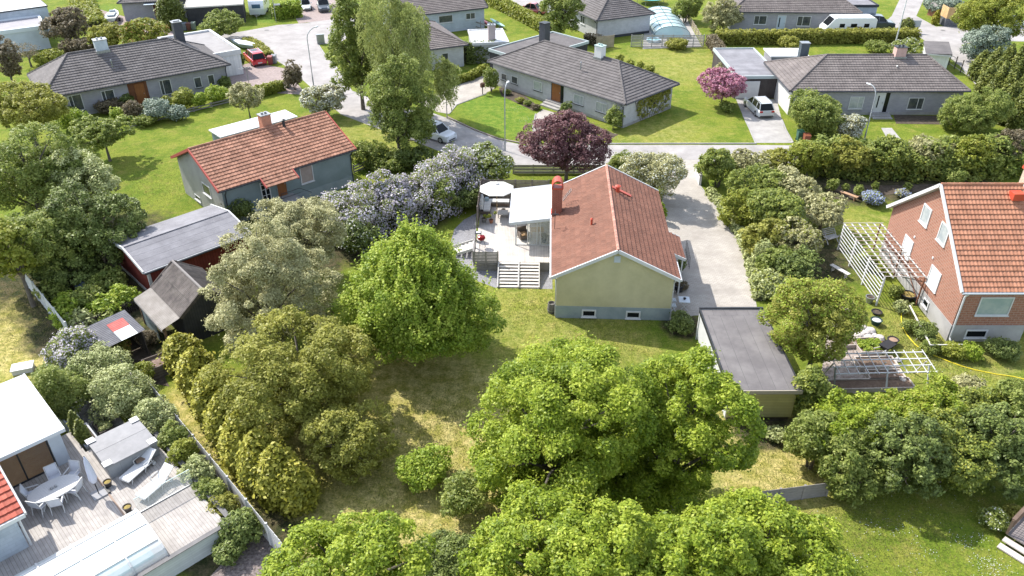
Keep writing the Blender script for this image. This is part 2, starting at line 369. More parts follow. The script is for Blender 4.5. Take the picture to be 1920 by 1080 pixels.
# roads (upper left close, through road, upper right lane)
S('road', [(395, 62), (448, 60), (520, 47), (575, 43), (640, 30), (700, 44), (640, 78), (598, 84), (612, 105), (634, 128), (660, 170), (745, 205), (800, 208), (840, 222), (890, 245), (935, 262), (985, 273),
           (1100, 272), (1250, 272), (1418, 272), (1600, 274), (1700, 270), (1930, 265), (1930, 312), (1700, 310), (1450, 306), (1330, 303), (1240, 305), (1100, 310), (985, 311), (930, 308), (880, 300), (822, 283), (760, 258), (700, 238),
           (640, 215), (590, 170), (545, 130), (505, 105), (470, 84), (440, 76), (400, 76)], 0.008, asphalt)
S('lane', [(1690, -8), (1735, -8), (1718, 30), (1755, 50), (1822, 48), (1930, 50), (1930, 78), (1840, 76), (1802, 84), (1822, 105), (1850, 130), (1885, 160), (1930, 190), (1930, 225), (1830, 160), (1795, 118), (1745, 85), (1712, 60), (1668, 55), (1640, 57), (1655, 45), (1672, 30)], 0.008, asphalt)
S('driveway', [(1418, 268), (1486, 268), (1470, 240), (1462, 210), (1456, 186), (1380, 186), (1392, 215), (1404, 240)], 0.012, concrete)
S('driveway', [(1238, 300), (1310, 300), (1302, 320), (1310, 345), (1330, 372), (1352, 400), (1378, 440), (1396, 480), (1408, 520), (1420, 580), (1305, 590), (1250, 600), (1258, 540), (1262, 480), (1245, 440), (1235, 400), (1246, 360), (1240, 330)], 0.012, gravel_pave)
S('driveway', [(838, 168), (915, 138), (930, 165), (910, 175), (855, 196), (842, 214), (820, 210), (780, 190)], 0.012, gravel_pave)
S('driveway', [(425, 128), (470, 118), (500, 122), (532, 128), (560, 160), (575, 178), (520, 175), (470, 168), (435, 160)], 0.012, redgravel)
S('driveway', [(570, -6), (640, -6), (628, 36), (560, 44), (552, 30)], 0.012, redgravel)
S('driveway', [(188, 18), (300, 50), (330, 62), (400, 62), (400, 75), (350, 75), (280, 62), (235, 50), (198, 47)], 0.012, redgravel)
S('driveway', [(905, -6), (1030, -6), (1010, 24), (985, 20), (940, 8), (905, 2)], 0.012, asphalt)
S('garden_path', [(1004, 215), (1018, 205), (1042, 212), (1032, 222), (1022, 240), (1012, 275), (1000, 275), (1000, 240)], 0.012, gravel_pave)
S('garden_path', [(1652, 240), (1672, 240), (1690, 262), (1692, 275), (1672, 275)], 0.012, concrete)
S('garden_path', [(1885, 250), (1905, 238), (1930, 228), (1930, 262), (1892, 262)], 0.012, concrete)
S('paved_yard', [(1250, 430), (1262, 430), (1285, 480), (1310, 560), (1335, 590), (1300, 592), (1262, 600), (1240, 600), (1236, 520)], 0.016, gravel_pave)
S('gravel_bed', [(893, 400), (870, 412), (852, 430), (845, 455), (860, 495), (890, 525), (930, 540), (1036, 542), (1034, 480), (893, 470)], 0.008, greygravel)
S('gravel_bed', [(128, 740), (165, 715), (215, 770), (240, 800), (215, 835), (150, 800)], 0.010, greygravel)
S('flower_bed', [(935, 165), (960, 160), (1010, 200), (1000, 208), (975, 196), (940, 180)], 0.010, soil)
S('flower_bed', [(1055, 215), (1110, 232), (1150, 250), (1160, 252), (1150, 258), (1100, 242), (1050, 224)], 0.010, soil)
S('flower_bed', [(1545, 345), (1640, 348), (1760, 345), (1760, 355), (1640, 368), (1600, 375), (1560, 372)], 0.010, soil)
S('flower_bed', [(1675, 215), (1790, 218), (1785, 234), (1680, 232)], 0.010, soil)
S('vegetable_plot', [(1560, 560), (1600, 585), (1630, 640), (1660, 680), (1712, 728), (1600, 738), (1540, 700)], 0.010, mat('pale_stony_soil', (0.20, 0.15, 0.12), (0.46, 0.40, 0.36), 3.5, 0.95, bump=0.8, bscale=20, detail=8))
S('compost_ground', [(225, 650), (262, 625), (300, 690), (318, 725), (262, 715)], 0.010, soil)
S('gravel_bed', [(395, 1080), (440, 1030), (500, 1000), (545, 1060), (545, 1100), (380, 1100)], 0.010, mat('bark_chips', (0.10, 0.08, 0.075), (0.30, 0.25, 0.23), 7, 0.95, bump=0.9, bscale=30, detail=8))
def kerb(l, w=0.14, h=0.10, label='', m=concreteg):
    b = MB(); P = pxs(l)
    for i in range(len(P) - 1): b.beam(P[i] + Vector((0, 0, h / 2)), P[i + 1] + Vector((0, 0, h / 2)), w, h)
    o = b.build('kerb', m); o['kind'] = 'structure'; return o
kerb([(839, 220), (888, 243), (935, 261), (990, 271), (1003, 272)], m=redgravel)
kerb([(1020, 271), (1100, 270.5), (1250, 270), (1418, 270)]); kerb([(1417, 270), (1404, 240), (1393, 217)], 0.1, 0.06)
kerb([(1487, 268), (1474, 245), (1466, 225)], 0.12, 0.08); kerb([(598, 86), (611, 106), (633, 130), (648, 150)]); kerb([(1003, 272), (999, 240), (1004, 214)], 0.1, 0.08)
kerb([(1311, 347), (1331, 373), (1353, 401), (1379, 441), (1397, 481), (1409, 521), (1418, 560)], 0.12, 0.05); kerb([(842, 214), (856, 197), (912, 176)], 0.1, 0.06)

# ------------------------------------------------------------------ tiles, roofs, windows
RNG = random.Random(7)
def tiles(b, A, B, C, D, tw=0.3, ch=0.36, amp=0.022, lift=0.055, seg=3):
    A, B, C, D = map(Vector, (A, B, C, D)); u = (B - A); L = u.length; u.normalize()
    w = (D - A) - u * (D - A).dot(u); Sl = w.length
    if Sl < 0.05: return
    w.normalize(); n = u.cross(w)
    uD = (D - A).dot(u); uC = (C - A).dot(u)
    nc = max(1, round(Sl / ch)); st = tw / seg
    k0 = math.floor(min(0, uD) / st); k1 = math.ceil(max(L, uC) / st)
    for i in range(nc):
        v0, v1 = i / nc, (i + 1) / nc
        l0, l1 = uD * v0, uD * v1; r0, r1 = L + (uC - L) * v0, L + (uC - L) * v1
        vs = []; cols = []
        for k in range(k0, k1 + 1):
            x = k * st; ph = (k % seg) / seg
            h = amp * (0.5 + 0.5 * math.cos(2 * math.pi * ph)) + 0.004
            xa = min(max(x, l0), r0); xb = min(max(x, l1), r1)
            pa = A + u * xa + w * (v0 * Sl); pb = A + u * xb + w * (v1 * Sl)
            vs += [pa + n * 0.0, pa + n * (h + lift), pb + n * h]; cols.append((xa, xb))
        fs = []; ts = []; rnd = {}
        for j in range(len(cols) - 1):
            a, c = cols[j], cols[j + 1]
            if c[0] - a[0] < 1e-4 and c[1] - a[1] < 1e-4: continue
            q = 3 * j; kk = (k0 + j) // seg
            if kk not in rnd: rnd[kk] = RNG.random()
            o = len(b.v)
            if c[0] - a[0] > 1e-4: fs.append((q, q + 3, q + 4, q + 1)); ts.append(rnd[kk])
            if c[0] - a[0] <= 1e-4: fs.append((q + 1, q + 5, q + 2))
            elif c[1] - a[1] <= 1e-4: fs.append((q + 1, q + 4, q + 2))
            else: fs.append((q + 1, q + 4, q + 5, q + 2))
            ts.append(rnd[kk])
        o = len(b.v); b.v += [tuple(x) for x in vs]
        for f, t in zip(fs, ts): b.f.append(tuple(x + o for x in f)); b.t.append(t)
def ridge_line(b, p, q, r=0.11):
    p, q = Vector(p), Vector(q); L = (q - p).length; n = max(1, round(L / 0.38))
    for i in range(n):
        a = p.lerp(q, i / n); c = p.lerp(q, (i + 1.06) / n); b.tube(a, c, r, r * 0.86, 6, True, RNG.random())
class Side:
    def __init__(s, o, d, out): s.o, s.d, s.n = Vector(o), Vector(d), Vector(out)
    def p(s, a, z, e): v = s.o + s.d * a + s.n * e; return (v.x, v.y, z)
    def box(s, b, a0, a1, z0, z1, e0, e1):
        vs = [s.p(a0, z0, e0), s.p(a1, z0, e0), s.p(a1, z0, e1), s.p(a0, z0, e1), s.p(a0, z1, e0), s.p(a1, z1, e0), s.p(a1, z1, e1), s.p(a0, z1, e1)]
        b.add(vs, [(0, 1, 2, 3), (7, 6, 5, 4), (0, 4, 5, 1), (1, 5, 6, 2), (2, 6, 7, 3), (3, 7, 4, 0)])
def sides(L, W): return {'S': Side((0, 0), (1, 0), (0, -1)), 'N': Side((L, W), (-1, 0), (0, 1)), 'W': Side((0, W), (0, -1), (-1, 0)), 'E': Side((L, 0), (0, 1), (1, 0))}
def window(root, sd, a0, a1, z0, z1, split=(), fm=None, gm=None, sill=True, fw=0.07, sill_m=None, label=None, hsplit=()):
    fm = fm or white; gm = gm or glass; b = MB()
    sd.box(b, a0, a1, z0, z0 + fw, 0.0, 0.055); sd.box(b, a0, a1, z1 - fw, z1, 0.0, 0.055)
    sd.box(b, a0, a0 + fw, z0 + fw, z1 - fw, 0.0, 0.055); sd.box(b, a1 - fw, a1, z0 + fw, z1 - fw, 0.0, 0.055)
    for f in split: c = a0 + (a1 - a0) * f; sd.box(b, c - fw * .45, c + fw * .45, z0 + fw, z1 - fw, 0.0, 0.05)
    for f in hsplit: c = z0 + (z1 - z0) * f; sd.box(b, a0 + fw, a1 - fw, c - fw * .3, c + fw * .3, 0.0, 0.045)
    w = b.build('window', fm, root)
    if label: w['label'] = label
    g = MB(); sd.box(g, a0 + fw, a1 - fw, z0 + fw, z1 - fw, 0.002, 0.022); g.build('pane', gm, w)
    if sill:
        s = MB(); sd.box(s, a0 - 0.04, a1 + 0.04, z0 - 0.05, z0 - 0.003, 0.0, 0.12); s.build('sill', sill_m or fm, w)
    return w
def door(root, sd, a0, a1, z0, z1, m=None, fm=None, glass_strip=False, label=None):
    b = MB(); sd.box(b, a0 + .06, a1 - .06, z0, z1 - .06, 0, 0.035); d = b.build('door', m or brown_door, root)
    if label: d['label'] = label
    f = MB(); sd.box(f, a0, a0 + .06, z0, z1, 0, .06); sd.box(f, a1 - .06, a1, z0, z1, 0, .06); sd.box(f, a0 + .06, a1 - .06, z1 - .06, z1, 0, .06); f.build('frame', fm or white, d)
    h = MB(); sd.box(h, a1 - .2, a1 - .16, z0 + .95, z0 + 1.1, .035, .08); h.build('handle', steel, d)
    if glass_strip:
        g = MB(); sd.box(g, a0 + .25, a0 + .4, z0 + .5, z1 - .3, .036, .045); g.build('pane', glass_dark, d)
    return d
def chimney(root, x, y, z0, z1, sx, sy, m, capm, cap='flat', flash=True):
    b = MB(); b.box(x - sx / 2, y - sy / 2, z0, x + sx / 2, y + sy / 2, z1); c = b.build('chimney', m, root)
    k = MB()
    if cap == 'flat':
        k.box(x - sx / 2 - .06, y - sy / 2 - .06, z1 + .002, x + sx / 2 + .06, y + sy / 2 + .06, z1 + .07)
        k.lathe([(0.11, 0), (0.11, .16)], (x - sx * .18, y, z1 + .07), 8); k.lathe([(0.11, 0), (0.11, .16)], (x + sx * .18, y, z1 + .07), 8)
    k.build('chimney_cap', capm, c)
    if flash:
        f = MB(); f.box(x - sx / 2 - .08, y - sy / 2 - .1, z0 + .25, x + sx / 2 + .08, y + sy / 2 + .1, z0 + .55); f.build('flashing', steel, c)
    return c
def vent(root, x, y, z, h=0.45, r=0.07, m=None, name='vent_pipe'):
    b = MB(); b.tube((x, y, z - .25), (x, y, z + h), r, n=8); b.lathe([(r * 1.7, 0), (r * .5, .08)], (x, y, z + h), 8); return b.build(name, m or steel, root)
def shell(root, L, W, ez, rz, o, kind, wallm, tilem, hl=None, hr=None, tile=(0.3, 0.36, 0.022), og=0.3, trim=None, wall_z0=0.0, plinth=None, ridge_m=None, W_over=None, soffit_m=None, ridge_r=.11, gut=True, seg=3):
    """ridge along local x; eave z = ez at the roof's outer edge"""
    slope = (rz - ez) / (W / 2 + o); wt = ez + slope * o - 0.12; mid = W / 2
    trim = trim or white
    b = MB()
    if kind == 'hip': b.box(0, 0, wall_z0, L, W, ez - 0.13)
    else:
        b.loft([[(x, 0, wall_z0), (x, W, wall_z0), (x, W, wt), (x, mid, rz - .2), (x, 0, wt)] for x in (0, L)])
    b.build('wall', wallm, root)
    if plinth:
        p = MB(); p.box(-.03, -.03, 0, L + .03, W + .03, plinth[0]); p.build('plinth', plinth[1], root)
    rb = MB(); rg = MB(); sf = MB()
    if kind == 'hip':
        x0, x1, y0, y1 = -o, L + o, -o, W + o
        c = [(x0, y0, ez), (x1, y0, ez), (x1, y1, ez), (x0, y1, ez)]; ra = (x0 + hl, mid, rz); rc = (x1 - hr, mid, rz)
        tiles(rb, c[0], c[1], rc, ra, *tile, seg=seg); tiles(rb, c[1], c[2], rc, rc, *tile, seg=seg); tiles(rb, c[2], c[3], ra, rc, *tile, seg=seg); tiles(rb, c[3], c[0], ra, ra, *tile, seg=seg)
        d = .03
        lo = [(x0 + .02, y0 + .02, ez - .13), (x1 - .02, y0 + .02, ez - .13), (x1 - .02, y1 - .02, ez - .13), (x0 + .02, y1 - .02, ez - .13)]
        hi = [(p[0], p[1], ez - d) for p in lo]; vs = lo + hi + [(ra[0], ra[1], ra[2] - d), (rc[0], rc[1], rc[2] - d)]
        sf.add(vs, [(3, 2, 1, 0), (0, 1, 5, 4), (1, 2, 6, 5), (2, 3, 7, 6), (3, 0, 4, 7), (4, 5, 9, 8), (5, 6, 9), (6, 7, 8, 9), (7, 4, 8)])
        for p in (c[0], c[3]): ridge_line(rg, (p[0], p[1], p[2] + .05), (ra[0], ra[1], ra[2] + .05), ridge_r)
        for p in (c[1], c[2]): ridge_line(rg, (p[0], p[1], p[2] + .05), (rc[0], rc[1], rc[2] + .05), ridge_r)
        ridge_line(rg, (ra[0], ra[1], rz + .05), (rc[0], rc[1], rz + .05), ridge_r)
    else:
        x0, x1 = -og, L + og
        tiles(rb, (x0, -o, ez), (x1, -o, ez), (x1, mid, rz), (x0, mid, rz), *tile, seg=seg)
        tiles(rb, (x1, W + o, ez), (x0, W + o, ez), (x0, mid, rz), (x1, mid, rz), *tile, seg=seg)
        for sy, ya in ((-1, -o), (1, W + o)):
            sf.loft([[(x, ya, ez - .02), (x, mid, rz - .02), (x, mid, rz - .16), (x, ya, ez - .14)] for x in (x0 + .02, x1 - .02)])
        ridge_line(rg, (x0, mid, rz + .04), (x1, mid, rz + .04), ridge_r)
        for x in (x0 - .02, x1 + .02):
            bb = MB()
            for ya in (-o, W + o):
                bb.beam((x, ya, ez - .02), (x, mid, rz - .02), .10, .22, up=(0, 0, 1))
            bb.build('bargeboard', trim, root)
    ro = rb.build('roof', tilem, root)
    rg.build('ridge_cap', ridge_m or tilem, ro, smooth=False); sf.build('soffit', soffit_m or trim, ro)
    if gut:
        for y in (-o - .06, W + o + .06):
            g = MB(); g.tube((-(og if kind != 'hip' else o), y, ez - .04), (L + (og if kind != 'hip' else o), y, ez - .04), .065, n=8); g.build('gutter', gutter_m, root)
        if kind == 'hip':
            for x in (-o - .06, L + o + .06): g = MB(); g.tube((x, -o, ez - .04), (x, W + o, ez - .04), .065, n=8); g.build('gutter', gutter_m, root)
    return ro
def downpipe(root, x, y, ez, o=.4, m=None):
    b = MB(); b.path([(x, y - o, ez - .08), (x, y - o + .02, ez - .25), (x, y - .07, ez - .55), (x, y - .07, .1)], .045, 6); b.build('downpipe', m or gutter_m, root)
def flat_roof(root, x0, y0, x1, y1, z, m, trim, wallm, wz0=0.0, lip=.28, tw=.16):
    b = MB(); b.box(x0 + .12, y0 + .12, wz0, x1 - .12, y1 - .12, z - lip); b.build('wall', wallm, root)
    r = MB(); r.box(x0 + tw, y0 + tw, z - lip, x1 - tw, y1 - tw, z - lip * .45); ro = r.build('roof', m, root)
    f = MB(); f.box(x0, y0, z - lip - .05, x1, y0 + tw, z); f.box(x0, y1 - tw, z - lip - .05, x1, y1, z); f.box(x0, y0 + tw, z - lip - .05, x0 + tw, y1 - tw, z); f.box(x1 - tw, y0 + tw, z - lip - .05, x1, y1 - tw, z)
    f.build('parapet', trim, root); return ro
def eave_root(name, label, FL, th, o, cat='house'):
    dx, dy = rot(o, o, th); return T(name, label, cat, (FL[0] + dx, FL[1] + dy, 0), th)
def steps(root, x0, x1, y, n, h, d=.3, m=None, sgn=-1):
    b = MB()
    for i in range(n):
        ya, yb = y + sgn * d * i, y + sgn * d * (i + 1)
        b.box(x0, min(ya, yb), 0, x1, max(ya, yb), h * (n - i) / n)
    b.build('steps', m or concrete, root)

# ------------------------------------------------------------------ buildings
CAMP = Vector((0, 0, CAMH))
def fac(root, sd, px, py, e=0.0):
    """where the photograph's ray meets one facade of a building: (distance along, height)"""
    c = local(root, CAMP); g = local(root, G(px, py, 0)); d = g - c
    n = sd.n; o = sd.o + n * e
    k = ((o.x - c.x) * n.x + (o.y - c.y) * n.y) / (d.x * n.x + d.y * n.y)
    h = c + d * k
    return ((h.x - sd.o.x) * sd.d.x + (h.y - sd.o.y) * sd.d.y, h.z + root.location.z)
def wpx(root, sd, x0, y0, x1, y1, **kw):
    a, z1 = fac(root, sd, x0, y0); b, z0 = fac(root, sd, x1, y1)
    a, b = min(a, b), max(a, b); z0, z1 = min(z0, z1), max(z0, z1)
    return window(root, sd, a, b, z0, z1, **kw)
FELT = (3.0, 0.7, 0.0, 0.006)

# --- yellow main house (local x runs away from the camera, y to the left)
th5 = 87.5; ex = rot(1, 0, th5); ey = rot(0, 1, th5); c5 = G(1276, 526, 3.3)
H5 = T('yellow_house', 'pale yellow rendered house with brownish red tile roof and tall brick chimney', 'house', (c5.x + ex[0] * .3 + ey[0] * .35, c5.y + ex[1] * .3 + ey[1] * .35, 0), th5)
L5, W5 = 12.3, 7.45
ro5 = shell(H5, L5, W5, 3.3, 5.36, .35, 'gable', yellowr, tile_brick, tile=(0.26, 0.34, 0.022), og=.3, plinth=(0.94, plinthg), ridge_m=mat('ridge_tile_pale', (0.46, 0.24, 0.18), (0.40, 0.20, 0.15), 3, 0.8, tint=.2), gut=False)
sd5 = sides(L5, W5)
sdp5 = Side((-.033, W5), (0, -1), (-1, 0)); wpx(H5, sdp5, 1091, 580, 1117, 594, gm=glass_dark, fw=.1); wpx(H5, sdp5, 1174, 583, 1200, 597, gm=glass_dark, fw=.1)
b = MB(); a0, z1 = fac(H5, sd5['W'], 1152, 480); a1, z0 = fac(H5, sd5['W'], 1163, 492); sd5['W'].box(b, a0, a1, z0, z1, 0, .04)
for i in range(4): sd5['W'].box(b, a0 + .04, a1 - .04, z0 + .05 + i * .1, z0 + .09 + i * .1, .04, .06)
b.build('gable_vent', mat('pale_blue_vent', (0.5, 0.54, 0.58)), H5)
for y in (W5 + .05, -.05):
    b = MB(); b.path([(.12, y + (.3 if y > 1 else -.3), 3.2), (.12, y, 2.9), (.12, y, .1)], .05, 6); b.build('downpipe', white, H5)
b = MB(); b.tube((-.3, W5 + .42, 3.26), (L5 + .3, W5 + .42, 3.26), .07); b.build('gutter', white, H5); b = MB(); b.tube((-.3, -.42, 3.26), (2.0, -.42, 3.26), .07); b.build('gutter', white, H5)
# porch roof stepping out on the right side
pa = local(H5, G(1264, 442, 3.0)); pb = local(H5, G(1278, 484, 3.0)); x0p, x1p = pb.x, pa.x; yp = -1.15
pz = 3.3 - (5.36 - 3.3) / (W5 / 2 + .35) * (abs(yp) - .35)
b = MB(); tiles(b, (x0p, yp, pz), (x1p, yp, pz), (x1p, -.33, 3.31), (x0p, -.33, 3.31), .26, .3, .018)
pr = b.build('porch_roof', tile_brick, H5)
b = MB()
for x in (x0p, x1p): b.beam((x, yp - .02, pz - .04), (x, -.3, 3.26), .07, .2)
b.beam((x0p, yp - .03, pz - .06), (x1p, yp - .03, pz - .06), .06, .14); b.build('porch_fascia', white, pr)
for x in (x0p + .1, x1p - .1): b = MB(); b.box(x - .05, yp + .1, 0, x + .05, yp + .2, pz - .12); b.build('porch_post', white, H5)
steps(H5, x0p + .2, x1p - .2, 0, 3, .55)
door(H5, sd5['S'], (x0p + x1p) / 2 - .5, (x0p + x1p) / 2 + .5, .6, 2.65)
window(H5, sd5['S'], 1.6, 2.9, 1.6, 2.7, split=(.5,)); window(H5, sd5['S'], 8.4, 9.8, 1.6, 2.7, split=(.5,))
window(H5, sd5['N'], .8, 1.9, 1.5, 2.7, split=(.5,)); window(H5, sd5['E'], 1.5, 2.8, 1.5, 2.7, split=(.5,)); window(H5, sd5['E'], 4.6, 5.9, 1.5, 2.7, split=(.5,))
# brick chimney with its red barrel cowl
cp = local(H5, G(1044, 398, 3.7)); cx, cy = cp.x + .35, cp.y
b = MB(); b.box(cx - .32, cy - .36, 3.3, cx + .32, cy + .36, 5.55); ch = b.build('chimney', mat('chimney_brick', (0.36, 0.12, 0.08), (0.42, 0.15, 0.10), 4, 0.85, brick=(0.25, 0.085, (0.16, 0.07, 0.05), 0.014)), H5)
b = MB(); rg_ = []
for x in (cx - .44, cx + .44):
    rg_.append([(x, cy + .42 * math.cos(a), 5.6 + .62 * math.sin(a)) for a in [math.pi * k / 10 for k in range(11)]] + [(x, cy + .36 * math.cos(a), 5.6 + .54 * math.sin(a)) for a in [math.pi * k / 10 for k in range(10, -1, -1)]])
b.loft(rg_); b.build('chimney_cowl', red_metal, ch)
b = MB(); b.box(cx - .40, cy - .43, 3.52, cx + .40, cy + .43, 3.62); b.build('flashing', red_metal, ch); b = MB(); b.box(cx - .36, cy - .4, 5.5, cx + .36, cy + .4, 5.6); b.build('chimney_collar', red_metal, ch)
b = MB()
for dx in (-.2, .2): b.beam((cx + dx + .7, cy - .45, 4.2), (cx + dx + .7, cy - 1.0, 5.0), .04, .04)
for k in range(6): t = k / 5; b.beam((cx + .5, cy - .45 - .55 * t, 4.2 + .8 * t), (cx + .9, cy - .45 - .55 * t, 4.2 + .8 * t), .03, .03)
b.build('roof_ladder', greywood, ch)
for px, py, h, nm in ((1109, 423, .55, 'vent_pipe'), (1157, 372, .6, 'vent_pipe')):
    q = local(H5, G(px, py, 4.6)); vent(H5, q.x, q.y, 3.3 + .506 * (3.9 - abs(q.y - W5 / 2)) + .0, h, .07 if px == 1109 else .14, red_metal)
b = MB(); q = local(H5, G(1160, 368, 4.6)); zq = 3.3 + .506 * (4.08 - abs(q.y - W5 / 2))
b.beam((q.x, q.y + .5, zq + .35), (q.x, q.y - .9, zq - .35), .32, .05); b.build('roof_step', red_metal, H5)
b = MB(); q = local(H5, G(1040, 425, 3.6))
b.tube((q.x, q.y, 3.3), (q.x, q.y, 4.9), .02)
for k in range(5): b.tube((q.x - .4 + .04 * k, q.y - .25, 4.85 - .05 * k), (q.x - .4 + .04 * k, q.y + .25, 4.85 - .05 * k), .012, n=5)
b.tube((q.x - .5, q.y, 4.85), (q.x + .2, q.y, 4.85), .015, n=5); b.build('antenna', black, H5)

# --- the decking, its stairs, screens and the garden room
DK = T('wooden_deck', 'raised pale wooden deck with two broad flights of slatted steps beside the yellow house', 'deck', (-2.74, 48.85, 0), -1.5)
DZ = .8
b = MB(); b.box(0, 0, DZ - .06, 5.55, 10.2, DZ); b.build('deck_floor', mat('deck_boards_long', (0.44, 0.40, 0.365), (0.54, 0.50, 0.46), 1.6, 0.8, brick=(0.125, 3.8, (0.24, 0.215, 0.195), 0.007, 0.0)), DK)
b = MB()
b.box(0.02, .02, 0, 5.5, .1, DZ - .06); b.box(.02, .1, 0, .1, 10.1, DZ - .06); b.build('deck_skirt', greywood, DK)
for x0 in (1.78, 3.26):
    b = MB()
    for k in range(8):
        y = -.28 * k - .02; z = DZ - .02 - .1 * k
        b.box(x0 + .04, y - .24, z - .04, x0 + 1.4, y, z)
    st = b.build('staircase', mat('bleached_step_boards', (0.50, 0.46, 0.42), (0.60, 0.56, 0.51), 2, 0.8), DK)
    for x in (x0, x0 + 1.44): b = MB(); b.beam((x, 0, DZ - .02), (x, -2.3, .06), .06, .22); b.build('stringer', offwhite, st)
b = MB()
for k in range(6): b.box(-.32 - .3 * k, 2.0, DZ - .13 * (k + 1) - .04, -.06 - .3 * k, 3.3, DZ - .13 * (k + 1))
sm = b.build('staircase', mat('bleached_step_boards', (0.5, 0.46, 0.42)), DK); sm['label'] = 'small side staircase down to the grey gravel'
for y in (1.96, 3.34): b = MB(); b.beam((-.02, y, DZ - .06), (-1.95, y, .04), .05, .2); b.build('stringer', offwhite, sm)
b = MB()   # horizontal-board screens
def screen(b, p, q, z0, z1, n, post=3):
    p = Vector(p); q = Vector(q)
    for k in range(n):
        z = z0 + (z1 - z0) * (k + .5) / n; b.beam((p.x, p.y, z), (q.x, q.y, z), .025, (z1 - z0) / n * .8)
    for k in range(post):
        c = p.lerp(q, k / (post - 1)); b.box(c.x - .05, c.y - .05, z0 - .1, c.x + .05, c.y + .05, z1 + .05)
screen(b, (0, -.06, 0), (1.72, -.06, 0), DZ - .25, DZ + .85, 9, 3); b.build('front_screen', greywood, DK)
b = MB(); screen(b, (-.06, 5.2, 0), (-.06, 10.1, 0), DZ, DZ + 1.75, 14, 4); b.build('side_screen', mat('brown_screen_boards', (0.13, 0.105, 0.09), (0.2, 0.17, 0.15), 3, 0.85), DK)
b = MB(); screen(b, (-.0, 10.2, 0), (5.5, 10.2, 0), DZ, DZ + 1.7, 13, 5); b.build('back_screen', mat('brown_screen_boards', (0.13, 0.105, 0.09)), DK)
b = MB(); b.box(-.1, 0, DZ - .1, 0, .1, DZ + .9); b.box(-.1, 1.9, DZ - .1, 0, 2.0, DZ + .9); b.box(-.09, .1, DZ + .8, -.01, 1.9, DZ + .86); b.box(-.08, .1, DZ + .4, -.02, 1.9, DZ + .46); b.build('railing', greywood, DK)
GR = T('garden_room', 'glazed garden room with opaque white lean-to roof between the deck and the yellow house', 'conservatory', (0.22, 51.2, DZ), -2.0)
gw, gl = 2.75, 4.9
b = MB()
for k in range(5):
    y0 = -.35 + k * (gl + .6) / 5; b.loft([[(-.35, y0 + .02, 2.05), (-.35, y0 + (gl + .6) / 5 - .02, 2.05), (-.35, y0 + (gl + .6) / 5 - .02, 2.10), (-.35, y0 + .02, 2.10)], [(gw + .1, y0 + .02, 2.5), (gw + .1, y0 + (gl + .6) / 5 - .02, 2.5), (gw + .1, y0 + (gl + .6) / 5 - .02, 2.55), (gw + .1, y0 + .02, 2.55)]])
b.build('roof', white, GR)
b = MB(); b.box(-.42, -.42, 1.95, -.35, gl + .3, 2.12); b.loft([[(-.35, y, 1.9), (-.35, y, 2.12), (gw, y, 2.57), (gw, y, 2.33)] for y in (-.43, -.36)])
b.loft([[(-.35, y, 1.9), (-.35, y, 2.12), (gw, y, 2.57), (gw, y, 2.33)] for y in (gl + .25, gl + .31)]); b.build('fascia', mat('pale_grey_aluminium', (0.55, 0.57, 0.60), None, rough=0.4), GR)
b = MB()
for x in (0, .9, 1.6, 1.85, 2.65): b.box(x, 0, 0, x + .06, .07, 2.0 + x * .15)
for y in (1.2, 2.4, 3.6, 4.8): b.box(0, y, 0, .07, y + .06, 2.1)
b.box(.06, 0, 0, 2.65, .07, .08); b.box(.06, 0.005, 1.98, 2.65, .065, 2.06); b.box(0, .07, 0, .07, 4.8, .08); b.build('frame', white, GR)
b = MB(); b.box(.96, .02, .08, 1.6, .045, 1.98); b.box(1.66, .03, .08, 2.65, .055, 1.98); b.build('sliding_pane', mat('clear_greenish_glass', (0.75, 0.82, 0.80), None, rough=0.05, alpha=0.18, spec=.6), GR)
b = MB(); b.box(.08, .08, .004, 2.7, 4.75, .03); b.build('floor', mat('pale_room_floor', (0.6, 0.57, 0.52), (0.5, 0.46, 0.4), 2, .7), GR)
b = MB(); b.box(0.0, gl - .04, .09, 2.7, gl, 2.0); b.build('back_wall', white, GR)
t = T('armchair', 'brown wicker armchair just inside the open front of the white garden room', 'armchair', (.85, 52.2, DZ + .03), 20)
b = MB(); b.box(-.35, -.35, .12, .35, .35, .34); b.build('seat', woven, t); b = MB(); b.box(-.35, .27, .34, .35, .37, .85); b.box(-.37, -.33, .34, -.28, .27, .6); b.box(.28, -.33, .34, .37, .27, .6); b.build('backrest', woven, t)
b = MB(); b.box(-.27, -.3, .345, .27, .26, .44); b.build('cushion', mat('tan_cushion', (0.5, 0.33, 0.18)), t)
t = T('side_table', 'small light wooden table inside the garden room behind the glass doors', 'table', (1.9, 52.6, DZ + .03), 5)
b = MB(); b.box(-.5, -.35, .52, .5, .35, .57); b.build('table_top', mat('light_wood', (0.5, 0.33, 0.17), (0.56, 0.4, 0.22), 3, .5), t)
for x in (-.45, .4):
    for y in (-.3, .25):
        b = MB(); b.box(x, y, 0, x + .05, y + .05, .52); b.build('leg', mat('light_wood', (0.5, 0.33, 0.17)), t)
t = T('potted_plant', 'dark pot with a brown leafy plant behind the right-hand glass door of the garden room', 'plant', (2.4, 51.6, DZ + .03), 0)
b = MB(); b.lathe([(.13, 0), (.19, .3), (.17, .3), (.16, .27)], n=12); b.build('pot', black, t); PLANT_IN = t

